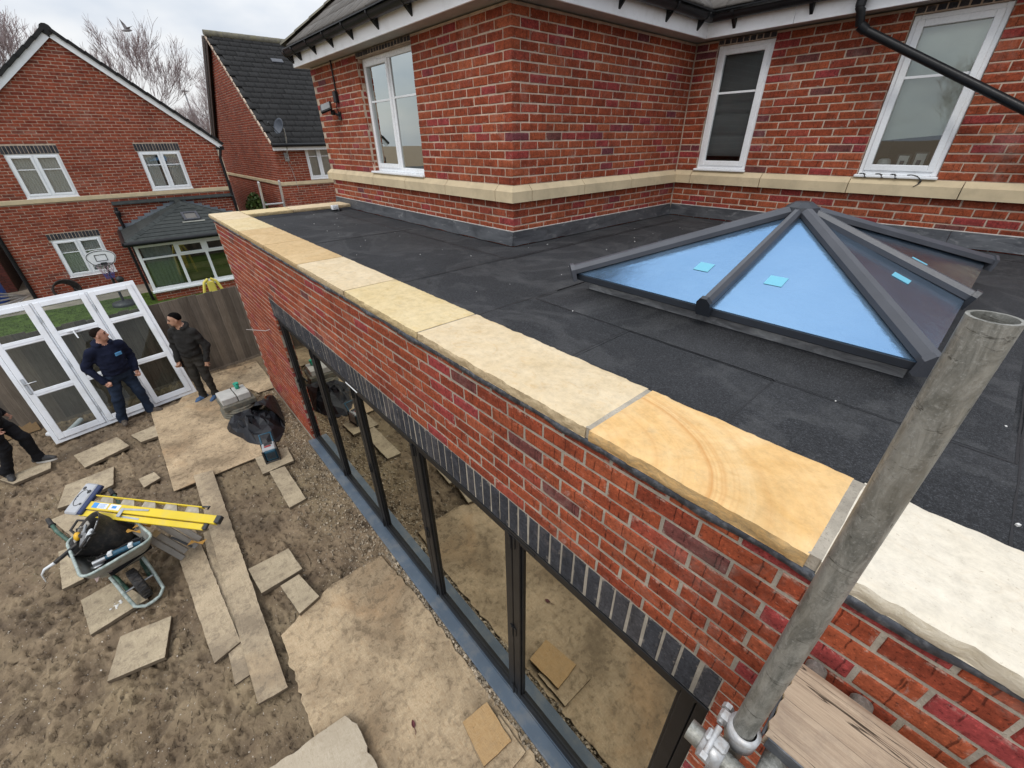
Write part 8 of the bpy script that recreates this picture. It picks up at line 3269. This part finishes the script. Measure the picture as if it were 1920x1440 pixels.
    low = np.where(np.cos(A) > 0.3, 0.40 + 0.28 * (np.cos(A) - 0.3) / 0.7, -0.42 + 0.82 * np.clip((np.cos(A) + 0.2) / 0.5, 0, 1))
    el_ = PI / 2 - T * (PI / 2 - np.arcsin(np.clip(low, -0.95, 0.99)))
    rr = 1.05 + 0.03 * (fbm(np.cos(A) * 9, np.sin(A) * 9, T * 9, seed, 3) - 0.5)
    X = (-0.012 + 0.098 * rr * np.cos(el_) * np.cos(A)) * s
    Y = (0.078 * rr * np.cos(el_) * np.sin(A)) * s
    Z = (0.030 + 0.092 * rr * np.sin(el_)) * s
    pts = np.stack([X, Y, Z], -1).reshape(-1, 3) @ np.array(Rh).T + np.array(hc)
    Q = pts.reshape(nv_, nu_, 3)
    hm.grid(Q[..., 0], Q[..., 1], Q[..., 2], 0, True)
    part('hair', hm, hairm, root)
    em_ = MB()
    for q in (1, -1):
        c_ = Vector(Hd(0.083, q * 0.030, 0.008))
        em_.lathe([(0.0, -0.007 * s), (0.009 * s, -0.004 * s), (0.011 * s, 0), (0.009 * s, 0.004 * s), (0.0, 0.007 * s)], c_, 8)
        stick(em_, Hd(0.088, q * 0.016, 0.030), Hd(0.080, q * 0.048, 0.030), 0.008 * s, 0.008 * s)
    part('eyes_and_brows', em_, M_HAIRK, root)
    if soles:
        sm_ = MB()
        for i in (0, 1):
            an = feet[i]
            t = Vector(toe[i]).normalized()
            n2_ = Vector((-t.y, t.x, 0))
            out_ = []
            for a0 in np.linspace(0, 2 * PI, 20, endpoint=False):
                q = Vector((an[0], an[1], 0)) + t * (0.065 * s + 0.135 * s * math.cos(a0)) + n2_ * (0.046 * s * math.sin(a0))
                out_.append(Vector(W((q.x, q.y, an[2]))))
            z_ = out_[0].z
            sm_.prism([(p.x, p.y) for p in out_], z_ - 0.012, z_ + 0.012)
        part('shoe_soles', sm_, soles, root)
    return root, W, F_, L_


# man in the navy hoodie
r1, W1, F1, L1 = person('person', 'man in a navy hoodie standing with legs apart beside the white door frame', (-0.43, -1.87, 0.0), 1.54, (0.93, 0.37, 0), (0.25, 0.97, 0.06),
                        [(0.03, 0.135, 0.012), (-0.02, -0.225, 0.012)], [(0.05, 0.12, 0.43), (0.035, -0.165, 0.43)],
                        [((-0.05, 0.265, 0.99), (0.09, 0.205, 0.80)), ((-0.08, -0.275, 1.00), (0.085, -0.215, 0.775))],
                        [M_SKIN, M_NAVY, M_NAVYT, M_BOOT, M_SKIN, simple('stubble_skin', (0.27, 0.16, 0.125), 0.7, 0.2, 40)], None, M_HAIRB, True, 5, True, (0.0, 0.02), [(0.75, 0.55, 0), (0.85, -0.25, 0)], (True, True), 1.10)
# printed chest patch
c0 = Vector(W1((0.152, 0.085, 1.135)))
mb = MB()
Mc = frame_M(c0, L1 * 1.0 - F1 * 0.22, (F1 * 0.1 + Vector((0, 0, 1))).normalized())
mb.box(-0.045, 0.045, -0.006, 0.004, -0.025, 0.025, 0, Mc, 0.003)
part('chest_print', mb, M_LOGO, r1)
# man in the charcoal hoodie
r2, W2, F2, L2 = person('person', 'man in a dusty charcoal hoodie and blue trainers standing by the concrete blocks', (-0.30, -0.90, 0.0), 1.57, (0.74, -0.67, 0), (0.12, -0.99, -0.05),
                        [(0.0, 0.10, 0.012), (0.03, -0.10, 0.012)], [(0.03, 0.10, 0.44), (0.04, -0.09, 0.44)],
                        [((-0.05, 0.25, 1.00), (0.05, 0.235, 0.76)), ((-0.02, -0.25, 1.00), (0.08, -0.215, 0.77))],
                        [M_SKIN2, M_CHAR, M_CHART, M_SHOEB, M_SKIN2, simple('beard_skin', (0.10, 0.062, 0.045), 0.8, 0.3, 40)], None, M_HAIRK, True, 9, True, (0.0, 0.0), [(0.9, 0.1, 0), (0.85, -0.2, 0)], (True, True), 1.0, M_SOLE)
mb = MB()
a = Vector(W2((0.05, -0.20, 0.80)))
mb.box(-0.035, 0.035, -0.02, 0.02, -0.16, 0.03, 0, Matrix.Translation(a), 0.012)
part('tool_pouch', mb, M_BLKC, r2)
# man in black, cut by the left edge of the picture
r3, W3, F3, L3 = person('person', 'man in black clothing and black trainers stepping across the flag', (0.13, -3.17, 0.0), 1.56, (0.25, 0.97, 0), (0.5, 0.86, 0),
                        [(-0.10, 0.13, 0.015), (0.11, 0.03, 0.052)][::-1] if False else [(0.16, 0.06, 0.055), (-0.10, -0.13, 0.02)],
                        [(0.16, 0.07, 0.46), (0.02, -0.10, 0.44)],
                        [((-0.10, 0.24, 1.02), (0.05, 0.23, 0.80)), ((-0.02, -0.25, 1.00), (0.12, -0.22, 0.79))],
                        [M_SKIN, M_BLKC, M_BLKC, M_SHOEK, M_SKIN, M_SKIN], None, M_HAIRK, False, 14, True, (0.04, 0.0), [(0.98, -0.15, 0), (0.5, -0.85, 0)], (True, True), 1.05, M_SOLE)
